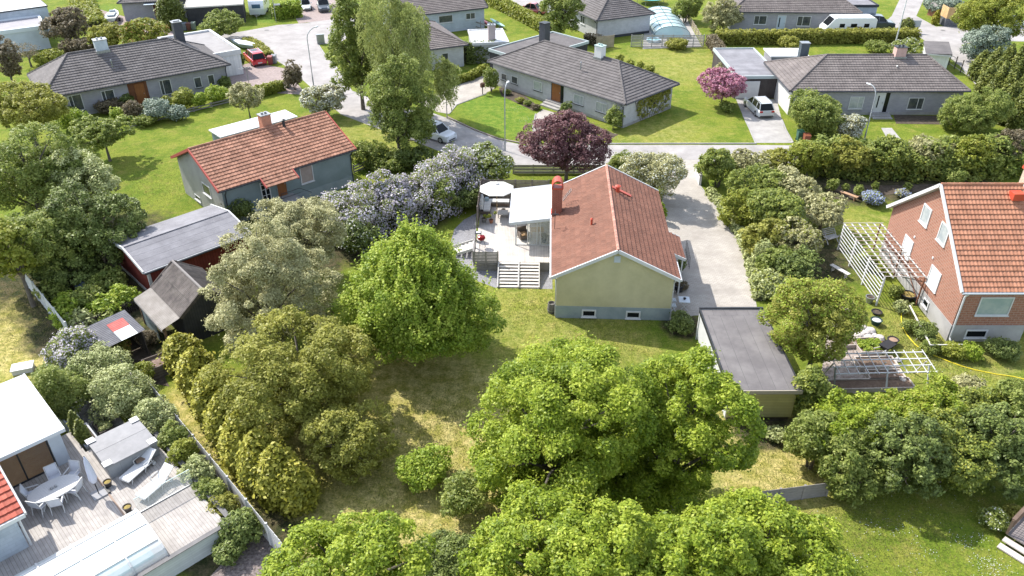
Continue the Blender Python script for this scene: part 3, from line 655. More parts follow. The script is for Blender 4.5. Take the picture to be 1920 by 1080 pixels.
# --- blue-green house with salmon tiles
H2 = eave_root('bluegreen_house', 'blue-green rendered house with salmon tile roof left of the lilac hedge', (-22.58, 55.07), 42.3, .35)
L2, W2 = 11.7, 8.3
shell(H2, L2, W2, 3.3, 5.4, .35, 'gable', teal, tile_salmon, tile=(0.30, 0.36, 0.05), og=.35, trim=red_trim, gut=False)
sd2 = sides(L2, W2)
b = MB(); sd2['W'].box(b, 0, W2, 0, 3.2, .004, .02); b.loft([[(-x, 0, 3.2), (-x, W2, 3.2), (-x, W2 / 2, 5.12)] for x in (.004, .02)]); b.build('gable_render', greywhite, H2)
b = MB(); b.box(-.03, -.03, 0, L2 + .02, -.0, .85); b.build('plinth', plinthg, H2)
wpx(H2, sd2['S'], 560, 312, 589, 338, gm=mat('blind_pane', (0.30, 0.24, 0.22), (0.36, 0.30, 0.27), 2, .15)); wpx(H2, sd2['W'], 378, 340, 398, 372, gm=glass); window(H2, sd2['W'], 2.2, 3.3, .3, .75, gm=glass_dark)
a0, z1 = fac(H2, sd2['S'], 516, 340); a1, z0 = fac(H2, sd2['S'], 539, 366); a1 = fac(H2, sd2['S'], 538, 350)[0]
DZ2 = max(.7, fac(H2, sd2['S'], 523, 369)[1]); door(H2, sd2['S'], a0, a1, DZ2, DZ2 + 2.0, fm=teal)
window(H2, sd2['S'], a0 - 1.35, a0 - .55, DZ2, DZ2 + 1.7, split=(.5,), hsplit=(.3, .6, .85), gm=glass_dark)
b = MB(); yq = -.36 - .95; slp2 = (5.4 - 3.3) / (W2 / 2 + .35); xa = local(H2, G(496, 349, 2.85)).x; xb = local(H2, G(554, 330, 2.85)).x
tiles(b, (xa, yq, 3.3 - slp2 * .96), (xb, yq, 3.3 - slp2 * .96), (xb, -.33, 3.31), (xa, -.33, 3.31), .30, .36, .03); pr = b.build('porch_roof', tile_salmon, H2)
b = MB()
for x in (xa - .03, xb + .03): b = MB(); b.beam((x, yq, 3.3 - slp2 * .96 - .02), (x, -.35, 3.29), .08, .2); b.build('bargeboard', red_trim, pr)
b = MB()
b.box(a0 - .4, -1.5, 0, a1 + .4, 0, DZ2 - .02); b.build('landing', concreteg, H2)
b = MB()
for k in range(4): b.box(a1 + .4 + .28 * k, -1.5, 0, a1 + .68 + .28 * k, -.1, (DZ2 - .02) * (4 - k) / 5)
b.build('steps', concreteg, H2)
b = MB(); b.path([(a0 - .35, -1.45, DZ2), (a0 - .35, -1.45, DZ2 + .9), (a1 + .4, -1.45, DZ2 + .9), (a1 + 1.4, -1.45, DZ2 + .2)], .025, 6); b.path([(a0 - .35, -1.45, DZ2 + .5), (a1 + .4, -1.45, DZ2 + .5)], .02, 6); b.build('handrail', black, H2)
b = MB(); b.tube((-.35, -.42, 3.25), (xa, -.42, 3.25), .065); b.build('gutter', black, H2); b = MB(); b.tube((xb, -.42, 3.25), (L2 + .35, -.42, 3.25), .065); b.build('gutter', black, H2)
downpipe(H2, L2 - .08, 0, 3.3, .35, black); downpipe(H2, .2, 0, 3.3, .35, black)
cq = local(H2, G(500, 238, 5.3)); chimney(H2, cq.x, W2 / 2 + .6, 4.6, 6.35, .85, .7, mat('orange_chimney_brick', (0.46, 0.19, 0.11), (0.52, 0.23, 0.14), 4, .85, brick=(0.25, 0.09, (0.35, 0.2, 0.15), 0.014)), steel)
cq = local(H2, G(543, 248, 5.0)); vent(H2, cq.x, W2 / 2 - .35, 5.0, .85, .13, black, 'metal_flue')
EX2 = T('rear_extension', 'flat white-roofed extension behind the ridge of the blue-green house', 'extension', (G(415, 256, 2.6).x, G(415, 256, 2.6).y, 0), 42.3)
b = MB(); b.box(0, 0, 0, 7.6, 2.2, 2.5); b.build('wall', teal, EX2); b = MB(); b.box(-.15, -.1, 2.5, 7.75, 2.4, 2.6); b.build('roof', white, EX2)
AC = T('heat_pump', 'white heat pump unit with round fan grille below the wall of the blue-green house', 'heat pump', (H2.location.x + rot(2.5, -.55, 42.3)[0], H2.location.y + rot(2.5, -.55, 42.3)[1], 0.25), 42.3)
b = MB(); b.box(-.45, -.2, 0, .45, .2, .7); b.build('casing', white, AC); b = MB(); b.tube((-.1, -.201, .36), (-.1, -.23, .36), .26, n=16); b.build('fan_grille', mat('grille_grey', (.25, .26, .27)), AC)
b = MB(); b.box(-.4, -.15, -.25, -.3, .15, 0); b.box(.3, -.15, -.25, .4, .15, 0); b.build('bracket', steel, AC)

# --- grey hipped bungalows
def flat_t(name, label, cat, FL, th, L, W, z, rm, trim, wallm, lip=.28, tw=.16):
    r = T(name, label, cat, (FL[0], FL[1], 0), th); flat_roof(r, 0, 0, L, W, z, rm, trim, wallm, 0, lip, tw); return r
H3 = eave_root('grey_bungalow', 'grey hipped-roof bungalow with brown front door, white chimney and vine-clad end wall', (-2.83, 90.55), -45.5, .45)
L3, W3 = 19.3, 8.2
shell(H3, L3, W3, 2.7, 5.05, .45, 'hip', brickgrey2, tile_dk, hl=4.7, hr=4.8, soffit_m=white); sd3 = sides(L3, W3); S3 = sd3['S']
b = MB(); b.box(-.03, -.03, 0, L3 + .03, W3 + .03, .28); b.build('plinth', concreteg, H3)
for q in ((1001, 150, 1017, 173), (1076, 175, 1094, 199), (1118, 189, 1137, 214)): wpx(H3, S3, *q, split=(.66,), gm=glass_pale, sill_m=gutter_m)
for q in ((940, 136, 951, 152), (959, 141, 971, 159)): wpx(H3, S3, *q, split=(), gm=glass, sill_m=gutter_m)
wpx(H3, sd3['E'], 1217, 182, 1229, 201, split=(.5,), gm=glass)
a0, _ = fac(H3, S3, 1034, 175); a1, _ = fac(H3, S3, 1052, 180); door(H3, S3, a0, a1, .5, 2.5, fm=black)
b = MB(); b.box(a1 + .0, -.05, .5, a1 + .35, 0, 2.5); b.build('side_light', glass_dark, H3)
steps(H3, a0 - .5, a1 + .7, 0, 3, .48, .42, concrete)
cq = local(H3, G(1114, 112, 4.9)); chimney(H3, cq.x, W3 / 2 - .1, 4.5, 6.2, .95, .75, mat('whitewashed_chimney', (.62, .62, .6)), mat('greenish_copper_cap', (.35, .45, .42)))
cq = local(H3, G(1089, 124, 4.4)); vent(H3, cq.x, cq.y, 4.3, .5, .06)
downpipe(H3, L3 - .1, 0, 2.7, .45)
t = T('dark_chimney_stack', 'black sheet-metal chimney rising at the left ridge end of the middle grey bungalow', 'chimney', (G(1021, 74, 4.6).x, G(1021, 74, 4.6).y + .3, 0), -45.5)
b = MB(); b.box(-.45, -.45, 0, .45, .45, 6.4); b.build('stack', mat('dark_sheet_metal', (.05, .055, .065), (.07, .075, .09), 1, .4), t); b = MB(); b.box(-.5, -.5, 6.4, .5, .5, 6.48); b.build('cap', black, t)
A3 = flat_t('flat_roof_garage', 'dark flat-roofed garage with pale metal edging behind the middle grey bungalow', 'garage', (-2.87 + .02, 94.99), -46, 6.2, 11.2, 2.9, felt, mat('pale_green_metal_edge', (.38, .43, .43)), plank_black)
vent(A3, 3.4, 5.0, 2.75, .4, .14)

H1 = eave_root('grey_bungalow', 'long grey hipped-roof bungalow with shrubs along its front at upper left', (-47.81, 78.07), 35.6, .45)
L1, W1 = 18.45, 8.5
shell(H1, L1, W1, 2.7, 5.4, .45, 'hip', brickgrey, tile_dk, hl=3.9, hr=5.1, soffit_m=white); sd1 = sides(L1, W1); S1 = sd1['S']
for q in ((126, 180, 160, 205), (188, 171, 220, 195), (297, 151, 325, 175)): wpx(H1, S1, *q, split=(.3,), sill_m=gutter_m)
for q in ((362, 146, 380, 163), (388, 141, 404, 158)): wpx(H1, S1, *q, sill_m=gutter_m)
a0, _ = fac(H1, S1, 244, 175); a1, _ = fac(H1, S1, 276, 170)
b = MB(); S1.box(b, a0 - .1, a1 + .1, .1, 2.5, .0, .03); e = b.build('entrance_panel', mat('dark_wood_panel', (.12, .045, .02), (.17, .065, .03), 2, .6), H1)
door(H1, Side((S1.o.x, S1.o.y - .04), (1, 0), (0, -1)), a0 + .55, a0 + 1.55, .15, 2.3, fm=brown_door)
cq = local(H1, G(190, 92, 5.3)); chimney(H1, cq.x, W1 / 2 - .1, 4.8, 6.4, 1.25, .9, mat('pale_metal_cladding', (.42, .47, .52), (.50, .55, .60), 2, .4), steel)
cq = local(H1, G(209, 118, 4.6)); vent(H1, cq.x, cq.y, 4.4, .5, .06)
t = T('dark_chimney_stack', 'black sheet-metal chimney with pale cap at the right ridge end of the upper left bungalow', 'chimney', (G(335, 76, 4.6).x, G(335, 76, 4.6).y + .4, 0), 35.6)
b = MB(); b.box(-.5, -.45, 0, .5, .45, 6.6); b.build('stack', mat('dark_sheet_metal', (.05, .055, .065)), t); b = MB(); b.box(-.56, -.5, 6.6, .56, .5, 6.68); b.box(-.35, -.2, 6.68, .35, .2, 6.8); b.build('cap', steel, t)
downpipe(H1, L1 - .1, 0, 2.7, .45)
A1c = Vector((-32.32, 94.42)); dx, dy = rot(-6.6, 0, 36)
A1 = flat_t('flat_roof_garage', 'white flat-roofed garage with a felt roof and raised white edging beside the red car', 'garage', (A1c.x + dx, A1c.y + dy), 36, 6.6, 11.1, 3.0, mat('beige_felt', (.27, .255, .25), (.31, .295, .29), .8, .9), white, plank_white, lip=.5, tw=.3)
b = MB(); b.box(2.9, .06, .1, 5.9, .12, 2.2); b.build('garage_door', plank_white, A1)

H4 = eave_root('grey_bungalow', 'grey hipped-roof bungalow with white front door and pale end wall at upper right', (28.94, 80.19), 0, .4)
L4, W4 = 18.0, 9.15
shell(H4, L4, W4, 2.7, 5.0, .4, 'hip', brickgrey, tile_br, hl=5.0, hr=3.0, soffit_m=white); sd4 = sides(L4, W4); S4 = sd4['S']
b = MB(); sd4['W'].box(b, 0, W4, 0, 2.57, .004, .05); b.build('side_wall', brickcream, H4)
b = MB(); b.box(.0, -.02, 0, L4, -.0, .3); b.build('plinth', concreteg, H4)
for q in ((1595, 181, 1616, 204), (1705, 183, 1728, 205)): wpx(H4, S4, *q, split=(.62,), gm=glass_pale if q[0] == 1595 else glass)
a0, _ = fac(H4, S4, 1640, 190); a1, _ = fac(H4, S4, 1658, 190)
door(H4, S4, a0, a1, .3, 2.4, m=white, glass_strip=True); b = MB(); S4.box(b, a1, a1 + .45, .3, 2.4, 0, .03); b.build('side_light', glass_dark, H4)
steps(H4, a0 - .3, a1 + .7, 0, 3, .3, .45, concreteg)
cq = local(H4, G(1683, 104, 4.9)); chimney(H4, cq.x, W4 / 2 - .1, 4.4, 5.9, 1.1, .8, mat('pinkish_chimney_brick', (.46, .30, .26), (.52, .35, .31), 3, .85), black)
cq = local(H4, G(1681, 130, 4.0)); vent(H4, cq.x, cq.y, 3.9, .45, .06)
cq = local(H4, G(1505, 104, 4.2)); b = MB(); b.box(cq.x - .45, cq.y - .4, 3.2, cq.x + .45, cq.y + .4, 5.6); c = b.build('chimney', mat('dark_blue_sheet_metal', (.055, .07, .085), (.08, .10, .115), 1, .4), H4); c['label'] = 'dark blue-grey metal chimney on the left hip'
b = MB(); b.box(cq.x - .5, cq.y - .45, 5.6, cq.x + .5, cq.y + .45, 5.67); b.build('chimney_cap', steel, c)
downpipe(H4, .1, 0, 2.7, .4)
A4 = flat_t('flat_roof_garage', 'dark flat-roofed garage with white door and pale edging behind the silver car', 'garage', (24.7, 85.45), 1.5, 5.0, 10.9, 2.6, felt_grey, mat('pale_green_metal_edge', (.38, .43, .43)), mat('dark_brown_boards', (.055, .045, .045), (.075, .065, .062), 1, .8, brick=(.16, 9, (.03, .025, .025), .01, 0.0)))
b = MB(); b.box(.2, .02, .05, 2.7, .12, 2.0); b.build('garage_door', white, A4)
W4r = T('flat_white_roof', 'low structure with flat bright white roof between the grey garage and the upper right bungalow', 'extension', (30.6, 93.2, 0), 0)
b = MB(); b.box(0, 0, 2.35, 4.6, 3.4, 2.5); b.build('roof', white, W4r); b = MB(); b.box(.15, .15, 0, 4.4, 3.2, 2.35); b.build('wall', brickgrey, W4r)

H16 = T('grey_bungalow', 'grey brick bungalow with dark hipped roof beside the arched pool cover at top centre', 'house', (0, 0, 0), -65.5)
dx, dy = rot(-16 + .45, .45, -65.5); H16.location = (11.4 + dx, 108.7 + dy, 0)
shell(H16, 15.1, 8.4, 2.7, 5.3, .45, 'hip', brickgrey2, tile_dk, hl=4.6, hr=4.2, soffit_m=white); b = MB(); b.box(15.1, 0, 0, 15.13, 8.4, .35); b.build('plinth', gutter_m, H16)
window(H16, sides(15.1, 8.4)['S'], 10.3, 11.6, 1.2, 2.3, split=(.5,)); downpipe(H16, 15.0, 0, 2.7, .45)
H17 = eave_root('grey_bungalow', 'grey bungalow with brown tile roof behind the motorhome at top right', (30.56, 113.6), -2.5, .4)
shell(H17, 17.3, 8.4, 2.7, 5.2, .4, 'hip', brickgrey, tile_br, hl=4.6, hr=4.0, soffit_m=white); sd17 = sides(17.3, 8.4)
for q in ((1415, 29, 1436, 46), (1496, 30, 1518, 49)): wpx(H17, sd17['S'], *q, split=(.4,))
a0, _ = fac(H17, sd17['S'], 1456, 45); door(H17, sd17['S'], a0, a0 + 1.2, .1, 2.2, m=mat('pale_blue_door', (.42, .48, .55)), glass_strip=True)
b = MB(); b.box(-.02, 0, 0, 0, 8.4, 2.55); b.build('side_wall', white, H17)
A17 = flat_t('flat_roof_garage', 'black-edged flat-roofed annexe at the right end of the bungalow behind the motorhome', 'garage', (47.9, 116.3), 0, 4.4, 8, 3.0, felt_grey, mat('blueblack_edge', (.04, .045, .055)), plank_blue)
H14 = T('blue_bungalow', 'pale blue house with brown-grey tile roof behind the two kayaks', 'house', (0, 0, 0), 24.5)
cA = G(915, 14, 2.9); dx, dy = rot(-13, .45, 24.5); H14.location = (cA.x + dx, cA.y + dy, 0)
shell(H14, 12.6, 8, 2.9, 5.0, .45, 'gable', plank_blue, tile_br, og=.4, trim=gutter_m, gut=True); sd14 = sides(12.6, 8)
wpx(H14, sd14['S'], 822, 30, 849, 41, gm=glass); wpx(H14, sd14['S'], 873, 25, 891, 35, split=(.5,))
H15 = T('white_wing', 'low white-walled wing with grey-brown hipped roof partly hidden by the weeping birch', 'house', (0, 0, 0), 24.6)
cA = G(877, 84, 2.7); dx, dy = rot(-9.5, .45, 24.6); H15.location = (cA.x + dx, cA.y + dy, 0)
shell(H15, 9.1, 11, 2.7, 4.9, .45, 'hip', mat('white_brick', (.50, .50, .52), (.56, .56, .58), 1, .85, brick=(.5, .16, (.46, .46, .47), .01)), tile_br, hl=4.7, hr=4.7, soffit_m=white)
wpx(H15, sides(9.1, 11)['S'], 828, 100, 841, 113, gm=glass)
F15 = flat_t('flat_white_roof', 'flat bright white roofed extension with a small brick chimney behind the dark hedge', 'extension', (-4.9, 98.4), 8, 4.6, 6.4, 2.6, white, white, brickgrey2)
chimney(F15, 2.6, 1.6, 2.4, 4.3, .9, .7, mat('pinkgrey_chimney', (.38, .32, .31)), steel, flash=False)
H13 = T('grey_bungalow', 'grey house with brown front door under a pale canopy at the top left', 'house', (0, 0, 0), 14)
cA = G(219, 6, 2.7); H13.location = (cA.x + .4, cA.y + .5, 0)
shell(H13, 11.5, 9, 2.7, 5.0, .45, 'hip', brickgrey, tile_dk, hl=4.5, hr=4.5, soffit_m=gutter_m); sd13 = sides(11.5, 9)
a0, _ = fac(H13, sd13['S'], 289, 25); door(H13, sd13['S'], a0, a0 + 1.3, .2, 2.2, m=mat('dark_red_door', (.10, .03, .025), None, rough=.5))
b = MB(); sd13['S'].box(b, a0 - 1.0, a0 + 1.7, 2.35, 2.42, 0, 1.1); b.build('canopy', mat('pale_blue_canopy', (.5, .56, .62)), H13)
A13 = flat_t('flat_roof_garage', 'black-walled garage with pale flat roof behind the clipped column cypress', 'garage', (-46.7, 116.1), 15.5, 8.1, 7, 2.7, mat('mottled_pale_roof', (.36, .33, .31), (.44, .41, .385), .6, .9), offwhite, plank_black, lip=.12, tw=.06)
H12 = flat_t('flat_roof_garage', 'pale blue-white flat-roofed garage at the upper left edge', 'garage', (-69.2, 100.0), 33, 9.8, 6.5, 3.0, mat('pale_flat_felt', (.30, .285, .30), (.34, .325, .34), .6, .9), mat('cool_white_edge', (.60, .64, .68)), mat('cool_white_wall', (.55, .60, .66), (.50, .55, .61), 1, .8), lip=.45, tw=.3)
H12b = flat_t('blue_house', 'pale blue house with ribbed light metal roof at the top left corner', 'house', (-76.5, 101.5), 38, 16.5, 12, 4.0, mat('ribbed_metal_roof', (.42, .44, .45), (.47, .485, .49), .6, .6, brick=(.4, 9, (.36, .38, .39), .02, 0.0)), mat('blueblack_edge', (.04, .045, .055)), plank_blue, lip=.1, tw=.05)
B18 = T('garden_shed', 'small pale shed with dark pent roof beside the lane', 'shed', (50.45, 96.0, 0), -21)
b = MB(); b.loft([[(0, 0, 0), (2.5, 0, 0), (2.5, 0, 2.1), (0, 0, 1.95)], [(0, 5.4, 0), (2.5, 5.4, 0), (2.5, 5.4, 2.1), (0, 5.4, 1.95)]]); b.build('wall', plank_white, B18)
b = MB(); b.loft([[(-.2, -.2, 1.98), (2.7, -.2, 2.15), (2.7, -.2, 2.24), (-.2, -.2, 2.07)], [(-.2, 5.6, 1.98), (2.7, 5.6, 2.15), (2.7, 5.6, 2.24), (-.2, 5.6, 2.07)]]); b.build('roof', felt, B18)
b = MB(); b.box(-.24, -.26, 1.9, 2.74, -.2, 2.05); b.build('fascia', white, B18)

# --- red brick house on the right
H6 = T('brick_house', 'tall red brick house with orange tile roof and white verges at the right edge', 'house', (27.57, 40.32, 0), 0)
L6, W6 = 4.6, 10.8
ro6 = shell(H6, L6, W6, 3.9, 8.35, .3, 'gable', brickred, tile_orange, tile=(0.235, 0.34, 0.03), og=.3, gut=False, plinth=(1.25, concreteg), seg=4, ridge_r=.1)
sd6 = sides(L6, W6)
wpx(H6, sd6['S'], 1840, 557, 1889, 591, gm=mat('painted_reflection_pane', (.26, .33, .32), (.36, .40, .38), 1.5, .08)); wpx(H6, Side((0, -.033), (1, 0), (0, -1)), 1812, 618, 1847, 633, gm=glass_dark, fw=.09)  # pale reflection is put into the colour of the larger pane
def gwin(x0, y0, x1, y1, z, h, **k):
    a, _ = fac(H6, sd6['W'], x0, y0); c, _ = fac(H6, sd6['W'], x1, y1); window(H6, sd6['W'], min(a, c), max(a, c), z, z + h, fw=.09, **k)
gwin(1734, 383, 1748, 397, 4.95, 1.3, gm=glass_pale); gwin(1767, 416, 1782, 432, 4.95, 1.3, gm=glass_pale)
gwin(1699, 439, 1714, 456, 1.9, 1.4, gm=mat('white_blind_pane', (.62, .64, .63), (.7, .7, .68), 2, .2)); gwin(1748, 497, 1766, 517, 1.9, 1.4, gm=mat('white_blind_pane', (.62, .64, .63)))
a, _ = fac(H6, sd6['W'], 1731, 568); c, _ = fac(H6, sd6['W'], 1741, 578); window(H6, Side((-.033, W6), (0, -1), (-1, 0)), min(a, c), max(a, c), .45, .98, fw=.09, gm=glass_dark)
b = MB(); b.tube((-.3, -.37, 3.84), (L6 + .3, -.37, 3.84), .075); b.build('gutter', mat('pale_grey_gutter', (.5, .52, .54)), H6); b = MB(); b.tube((-.3, W6 + .37, 3.84), (L6 + .3, W6 + .37, 3.84), .075); b.build('gutter', mat('pale_grey_gutter', (.5, .52, .54)), H6)
b = MB(); b.path([(.12, -.33, 3.8), (.1, -.08, 3.4), (.1, -.08, .35), (.1, -.25, .2)], .06, 8); b.build('downpipe', white, H6)
for z, yy in ((4.55, 4.1), (4.4, 6.9)):
    b = MB(); b.box(-.05, yy, 3.6, -.0, yy + .14, 3.75); b.build('wall_ventilator', white, H6)
b = MB(); b.box(L6 + .5, W6 / 2 - .3, 0, L6 + 1.7, W6 / 2 + .75, 9.1); ch = b.build('chimney', mat('pebble_dashed_render', (.50, .43, .33), (.36, .31, .24), 14, .95, bump=.6, bscale=30), H6)
b = MB(); b.loft([[(x, W6 / 2 + .22 + .62 * math.cos(a), 9.15 + .5 * math.sin(a)) for a in [math.pi * k / 8 for k in range(9)]] for x in (L6 + .4, L6 + 1.8)]); b.build('chimney_cowl', red_metal, ch)
b = MB(); b.box(L6 - .75, W6 / 2 - 1.1, 7.75, L6 - .05, W6 / 2 - .5, 8.2); b.build('roof_hatch', red_metal, H6)
WG6 = T('house_wing', 'lower brick wing of the red brick house at the right edge behind its chimney', 'house', (32.5, 43.0, 0), 0)
b = MB(); b.box(0, 0, 0, 7, 8, 4.5); b.build('wall', brickred, WG6); b = MB(); tiles(b, (-.2, -.3, 4.4), (7.2, -.3, 4.4), (7.2, 4, 6.6), (-.2, 4, 6.6), .235, .34, .03); tiles(b, (7.2, 8.3, 4.4), (-.2, 8.3, 4.4), (-.2, 4, 6.6), (7.2, 4, 6.6), .235, .34, .03); b.build('roof', tile_orange, WG6)

# --- garage in front of the yellow house's drive
B7 = T('flat_roof_garage', 'near garage with flat black felt roof, white side wall and yellow ribbed boards', 'garage', (11.7, 32.75, 0), .3)
b = MB(); b.box(.12, .06, .35, 3.72, 7.6, 2.22); b.build('wall', plank_yel, B7)
b = MB(); b.box(.06, .08, .3, .115, 7.7, 2.3); b.box(.0, 7.6, .1, 3.8, 7.72, 2.42); b.build('side_wall', white, B7)
b = MB(); b.box(.2, .15, 0, 3.6, 7.5, .35); b.build('plinth', darkwood, B7)
b = MB(); b.box(.02, -.1, 2.24, 3.86, 7.6, 2.4); ro = b.build('roof', mat('roofing_felt_strips', (0.150, 0.138, 0.138), (0.185, 0.172, 0.168), 0.7, 0.9, bump=0.3, bscale=50, brick=(0.72, 7.0, (0.095, 0.09, 0.09), 0.012)), B7)
b = MB(); b.box(-.06, -.1, 2.2, .015, 7.6, 2.46); b.box(-.06, 7.605, 2.42, 3.9, 7.75, 2.5); b.box(3.865, -.1, 2.2, 3.93, 7.6, 2.46); b.build('roof_edging', black, B7)
b = MB(); b.box(-.06, -.16, 2.18, 3.93, -.105, 2.42); b.build('fascia', mat('faded_brown_edge', (.33, .29, .23)), B7)

# --- red shed, dark playhouse shed, lean-to
B8 = eave_root('red_shed', 'long barn-red shed with low grey felt roof and white verge boards', (-24.53, 44.73), 44, .3, 'shed')
shell(B8, 7.2, 5.6, 2.4, 3.0, .3, 'gable', barnred, felt_grey, tile=FELT, og=.3, gut=False, seg=1, ridge_r=.03, ridge_m=felt_grey)
b = MB(); b.box(0, -.03, 0, .16, 0, 2.2); b.box(-.03, 0, 0, 0, .16, 2.2); b.box(-.04, 0, 0, -.0, 5.6, .25); b.build('corner_board', offwhite, B8)
b = MB(); b.box(-.3, -.38, 2.28, 7.5, -.31, 2.38); b.build('fascia', white, B8)
b = MB(); b.tube((-.3, -.44, 2.3), (7.5, -.44, 2.3), .06); b.build('gutter', black, B8)
B9 = T('dark_shed', 'dark old shed with steep corrugated roof and a flatter lean-to canopy', 'shed', (-23.20, 43.1, 0), -48)
corr = mat('weathered_corrugated_sheet', (.13, .11, .098), (.24, .205, .18), 1.6, .85, tint=.12, detail=9, weather=.3)
ro = shell(B9, 4.3, 3.1, 2.25, 3.55, .15, 'gable', plank_black, corr, tile=(.15, 1.1, .045), og=.15, gut=False, seg=3, ridge_r=.09, ridge_m=mat('grey_ridge_sheet', (.22, .2, .19)), trim=darkwood)
b = MB(); tiles(b, (-.15, -1.35, 1.85), (4.45, -1.35, 1.85), (4.45, -.1, 2.27), (-.15, -.1, 2.27), (.15), 1.4, .035); cn = b.build('canopy_roof', mat('bleached_corrugated_sheet', (.27, .24, .21), (.36, .325, .29), 1.5, .85, detail=8), B9)
b = MB(); b.box(-.15, -1.4, 1.72, 4.45, -1.36, 1.86); b.build('canopy_fascia', greywood, cn)
for x in (.0, 4.1):
    b = MB(); b.box(x, -1.25, 0, x + .16, -1.1, 1.75); b.build('canopy_post', mat('rough_brown_post', (.2, .13, .085), (.12, .08, .05), 5, .9), B9)
b = MB(); b.box(.16, -1.2, 0, 2.5, -1.15, 1.6); b.build('green_door', mat('faded_green_boards', (.22, .27, .26), (.28, .33, .32), 2, .8, brick=(.15, 5, (.12, .15, .15), .01, 0.)), B9)
B10 = T('lean_to', 'low dark corrugated lean-to roof with one red and one white sheet', 'shelter', (-26.02, 39.26, 0), -45)
b = MB()
def cor(b, x0, x1, y0, y1, dz=0):
    n = max(2, int((x1 - x0) / .06)); vs = []
    for i in range(n + 1):
        x = x0 + (x1 - x0) * i / n; z = 1.75 + .12 * (y0) / 2.3 + .02 * math.cos(i * 2.1)
        vs += [(x, y0, 1.78 + .14 * y0 / 2.3 + .018 * math.cos(i * 2.1) + dz), (x, y1, 1.78 + .14 * y1 / 2.3 + .018 * math.cos(i * 2.1) + dz)]
    b.add(vs, [(2 * i, 2 * i + 2, 2 * i + 3, 2 * i + 1) for i in range(n)])
cor(b, -.1, 2.9, -.1, 2.4); ro = b.build('roof', mat('dark_corrugated', (.11, .11, .125), (.15, .15, .165), 1.5, .7), B10)
b = MB(); cor(b, .7, 1.72, .95, 1.95, .035); p = b.build('red_sheet', mat('faded_red_sheet', (.48, .09, .08), (.54, .13, .11), 2, .7), ro)
b = MB(); cor(b, 1.75, 2.95, .95, 1.95, .04); b.build('white_sheet', mat('white_sheet_metal', (.62, .68, .68), (.7, .74, .74), 2, .6), ro)
b = MB(); b.box(0, 2.2, 0, 2.8, 2.26, 1.7); b.box(-.02, .0, 0, .05, 2.2, 1.65)
for x in (0, 2.7): b.box(x, 0, 0, x + .1, .1, 1.7)
b.box(.0, .0, 1.62, 2.8, .1, 1.72)
b.build('frame', darkwood, B10)

# --- house with glass roof, lower left (all in the terrace's own axes)
TZ = 1.0; TO = Vector((-13.1, 24.9, 0)); TH = -45.5
def TW(x, y, z=TZ):
    d = rot(x, y, TH); return Vector((TO.x + d[0], TO.y + d[1], z))
def TL(px, py, z=TZ):
    p = G(px, py, z); d = rot(p.x - TO.x, p.y - TO.y, -TH); return Vector((d[0], d[1], z))
TD = T('terrace', 'large bleached wooden terrace with white retaining wall at lower left', 'terrace', TO, TH)
b = MB(); b.box(-9.4, -14, TZ - .1, 0, -.15, TZ); b.box(-11.5, -3.8, TZ - .1, -9.4, -.15 - 2.9, TZ); b.build('floor', deckn, TD)
b = MB(); b.box(0, -14, 0, .14, .14, TZ + .12); b.build('retaining_wall', mat('pale_grey_board_wall', (.5, .52, .53), (.55, .57, .575), 1, .8, brick=(4, .14, (.42, .44, .45), .008)), TD)
b = MB(); b.box(-.05, -14, TZ + .121, .19, .18, TZ + .16); b.box(-9.2, -.05, TZ + .121, -.05, .2, TZ + .16); b.build('capping', mat('dark_grey_capping', (.13, .125, .125), (.17, .165, .165), 2, .7), TD)
b = MB(); b.box(-9.2, -.0, 0, 0, .12, TZ + .12); b.build('side_wall', mat('dark_grey_boards', (.12, .12, .125), (.15, .15, .155), 1, .8), TD)
b = MB(); b.box(-9.0, -3.36, TZ + .002, -3.6, -3.28, TZ + .03); b.box(-3.62, -9, TZ + .002, -3.54, -3.3, TZ + .03); b.build('edge_board', mat('brown_edge_board', (.30, .22, .17)), TD)
H11 = T('glazed_house_extension', 'white extension with long white panel roof and black-framed sliding doors at the left edge', 'house', TO, TH)
b = MB()
for k in range(5):
    x1 = -8.6 - 1.15 * k; b.box(x1 - 1.13, -13, TZ + 2.55, x1, -3.7, TZ + 2.62)
b.build('roof', mat('opal_roof_panels', (.72, .73, .74), (.66, .67, .69), 1, .4, trans=.35), H11)
b = MB(); 
for k in range(6): b.box(-14.4 + 1.15 * k, -13, TZ + 2.42, -14.3 + 1.15 * k, -3.7, TZ + 2.548)
b.box(-8.62, -13, TZ + 2.4, -8.52, -3.62, TZ + 2.6); b.box(-14.4, -3.7, TZ + 2.4, -8.62, -3.62, TZ + 2.6); b.build('roof_frame', mat('pale_grey_aluminium', (.55, .57, .6)), H11)
b = MB(); b.box(-9.5, -4.4, TZ, -9.3, -3.8, TZ + 2.45); b.box(-14.2, -4.05, TZ - 1, -9.5, -3.85, TZ + 2.45); b.box(-9.5, -13, TZ + 2.1, -9.3, -4.4, TZ + 2.45); b.build('wall', mat('cool_white_wall', (.55, .60, .66)), H11)
b = MB()
for y in (-4.42, -5.75, -7.05, -8.35, -9.7): b.box(-9.4, y - .07, TZ, -9.32, y, TZ + 2.1)
b.box(-9.4, -12, TZ, -9.32, -4.42, TZ + .06); b.box(-9.4, -12, TZ + 2.04, -9.32, -4.42, TZ + 2.1); sdr = b.build('sliding_door', black, H11)
b = MB(); b.box(-9.38, -12, TZ + .06, -9.36, -4.45, TZ + 2.04); b.build('pane', mat('clear_door_glass', (.2, .22, .24), None, rough=.04, alpha=.15, spec=.5), sdr)
b = MB(); b.box(-13.9, -13, TZ + .004, -9.42, -4.1, TZ + .03); b.build('room_floor', mat('honey_wood_floor', (.5, .27, .09), (.58, .33, .12), 2, .35), H11)
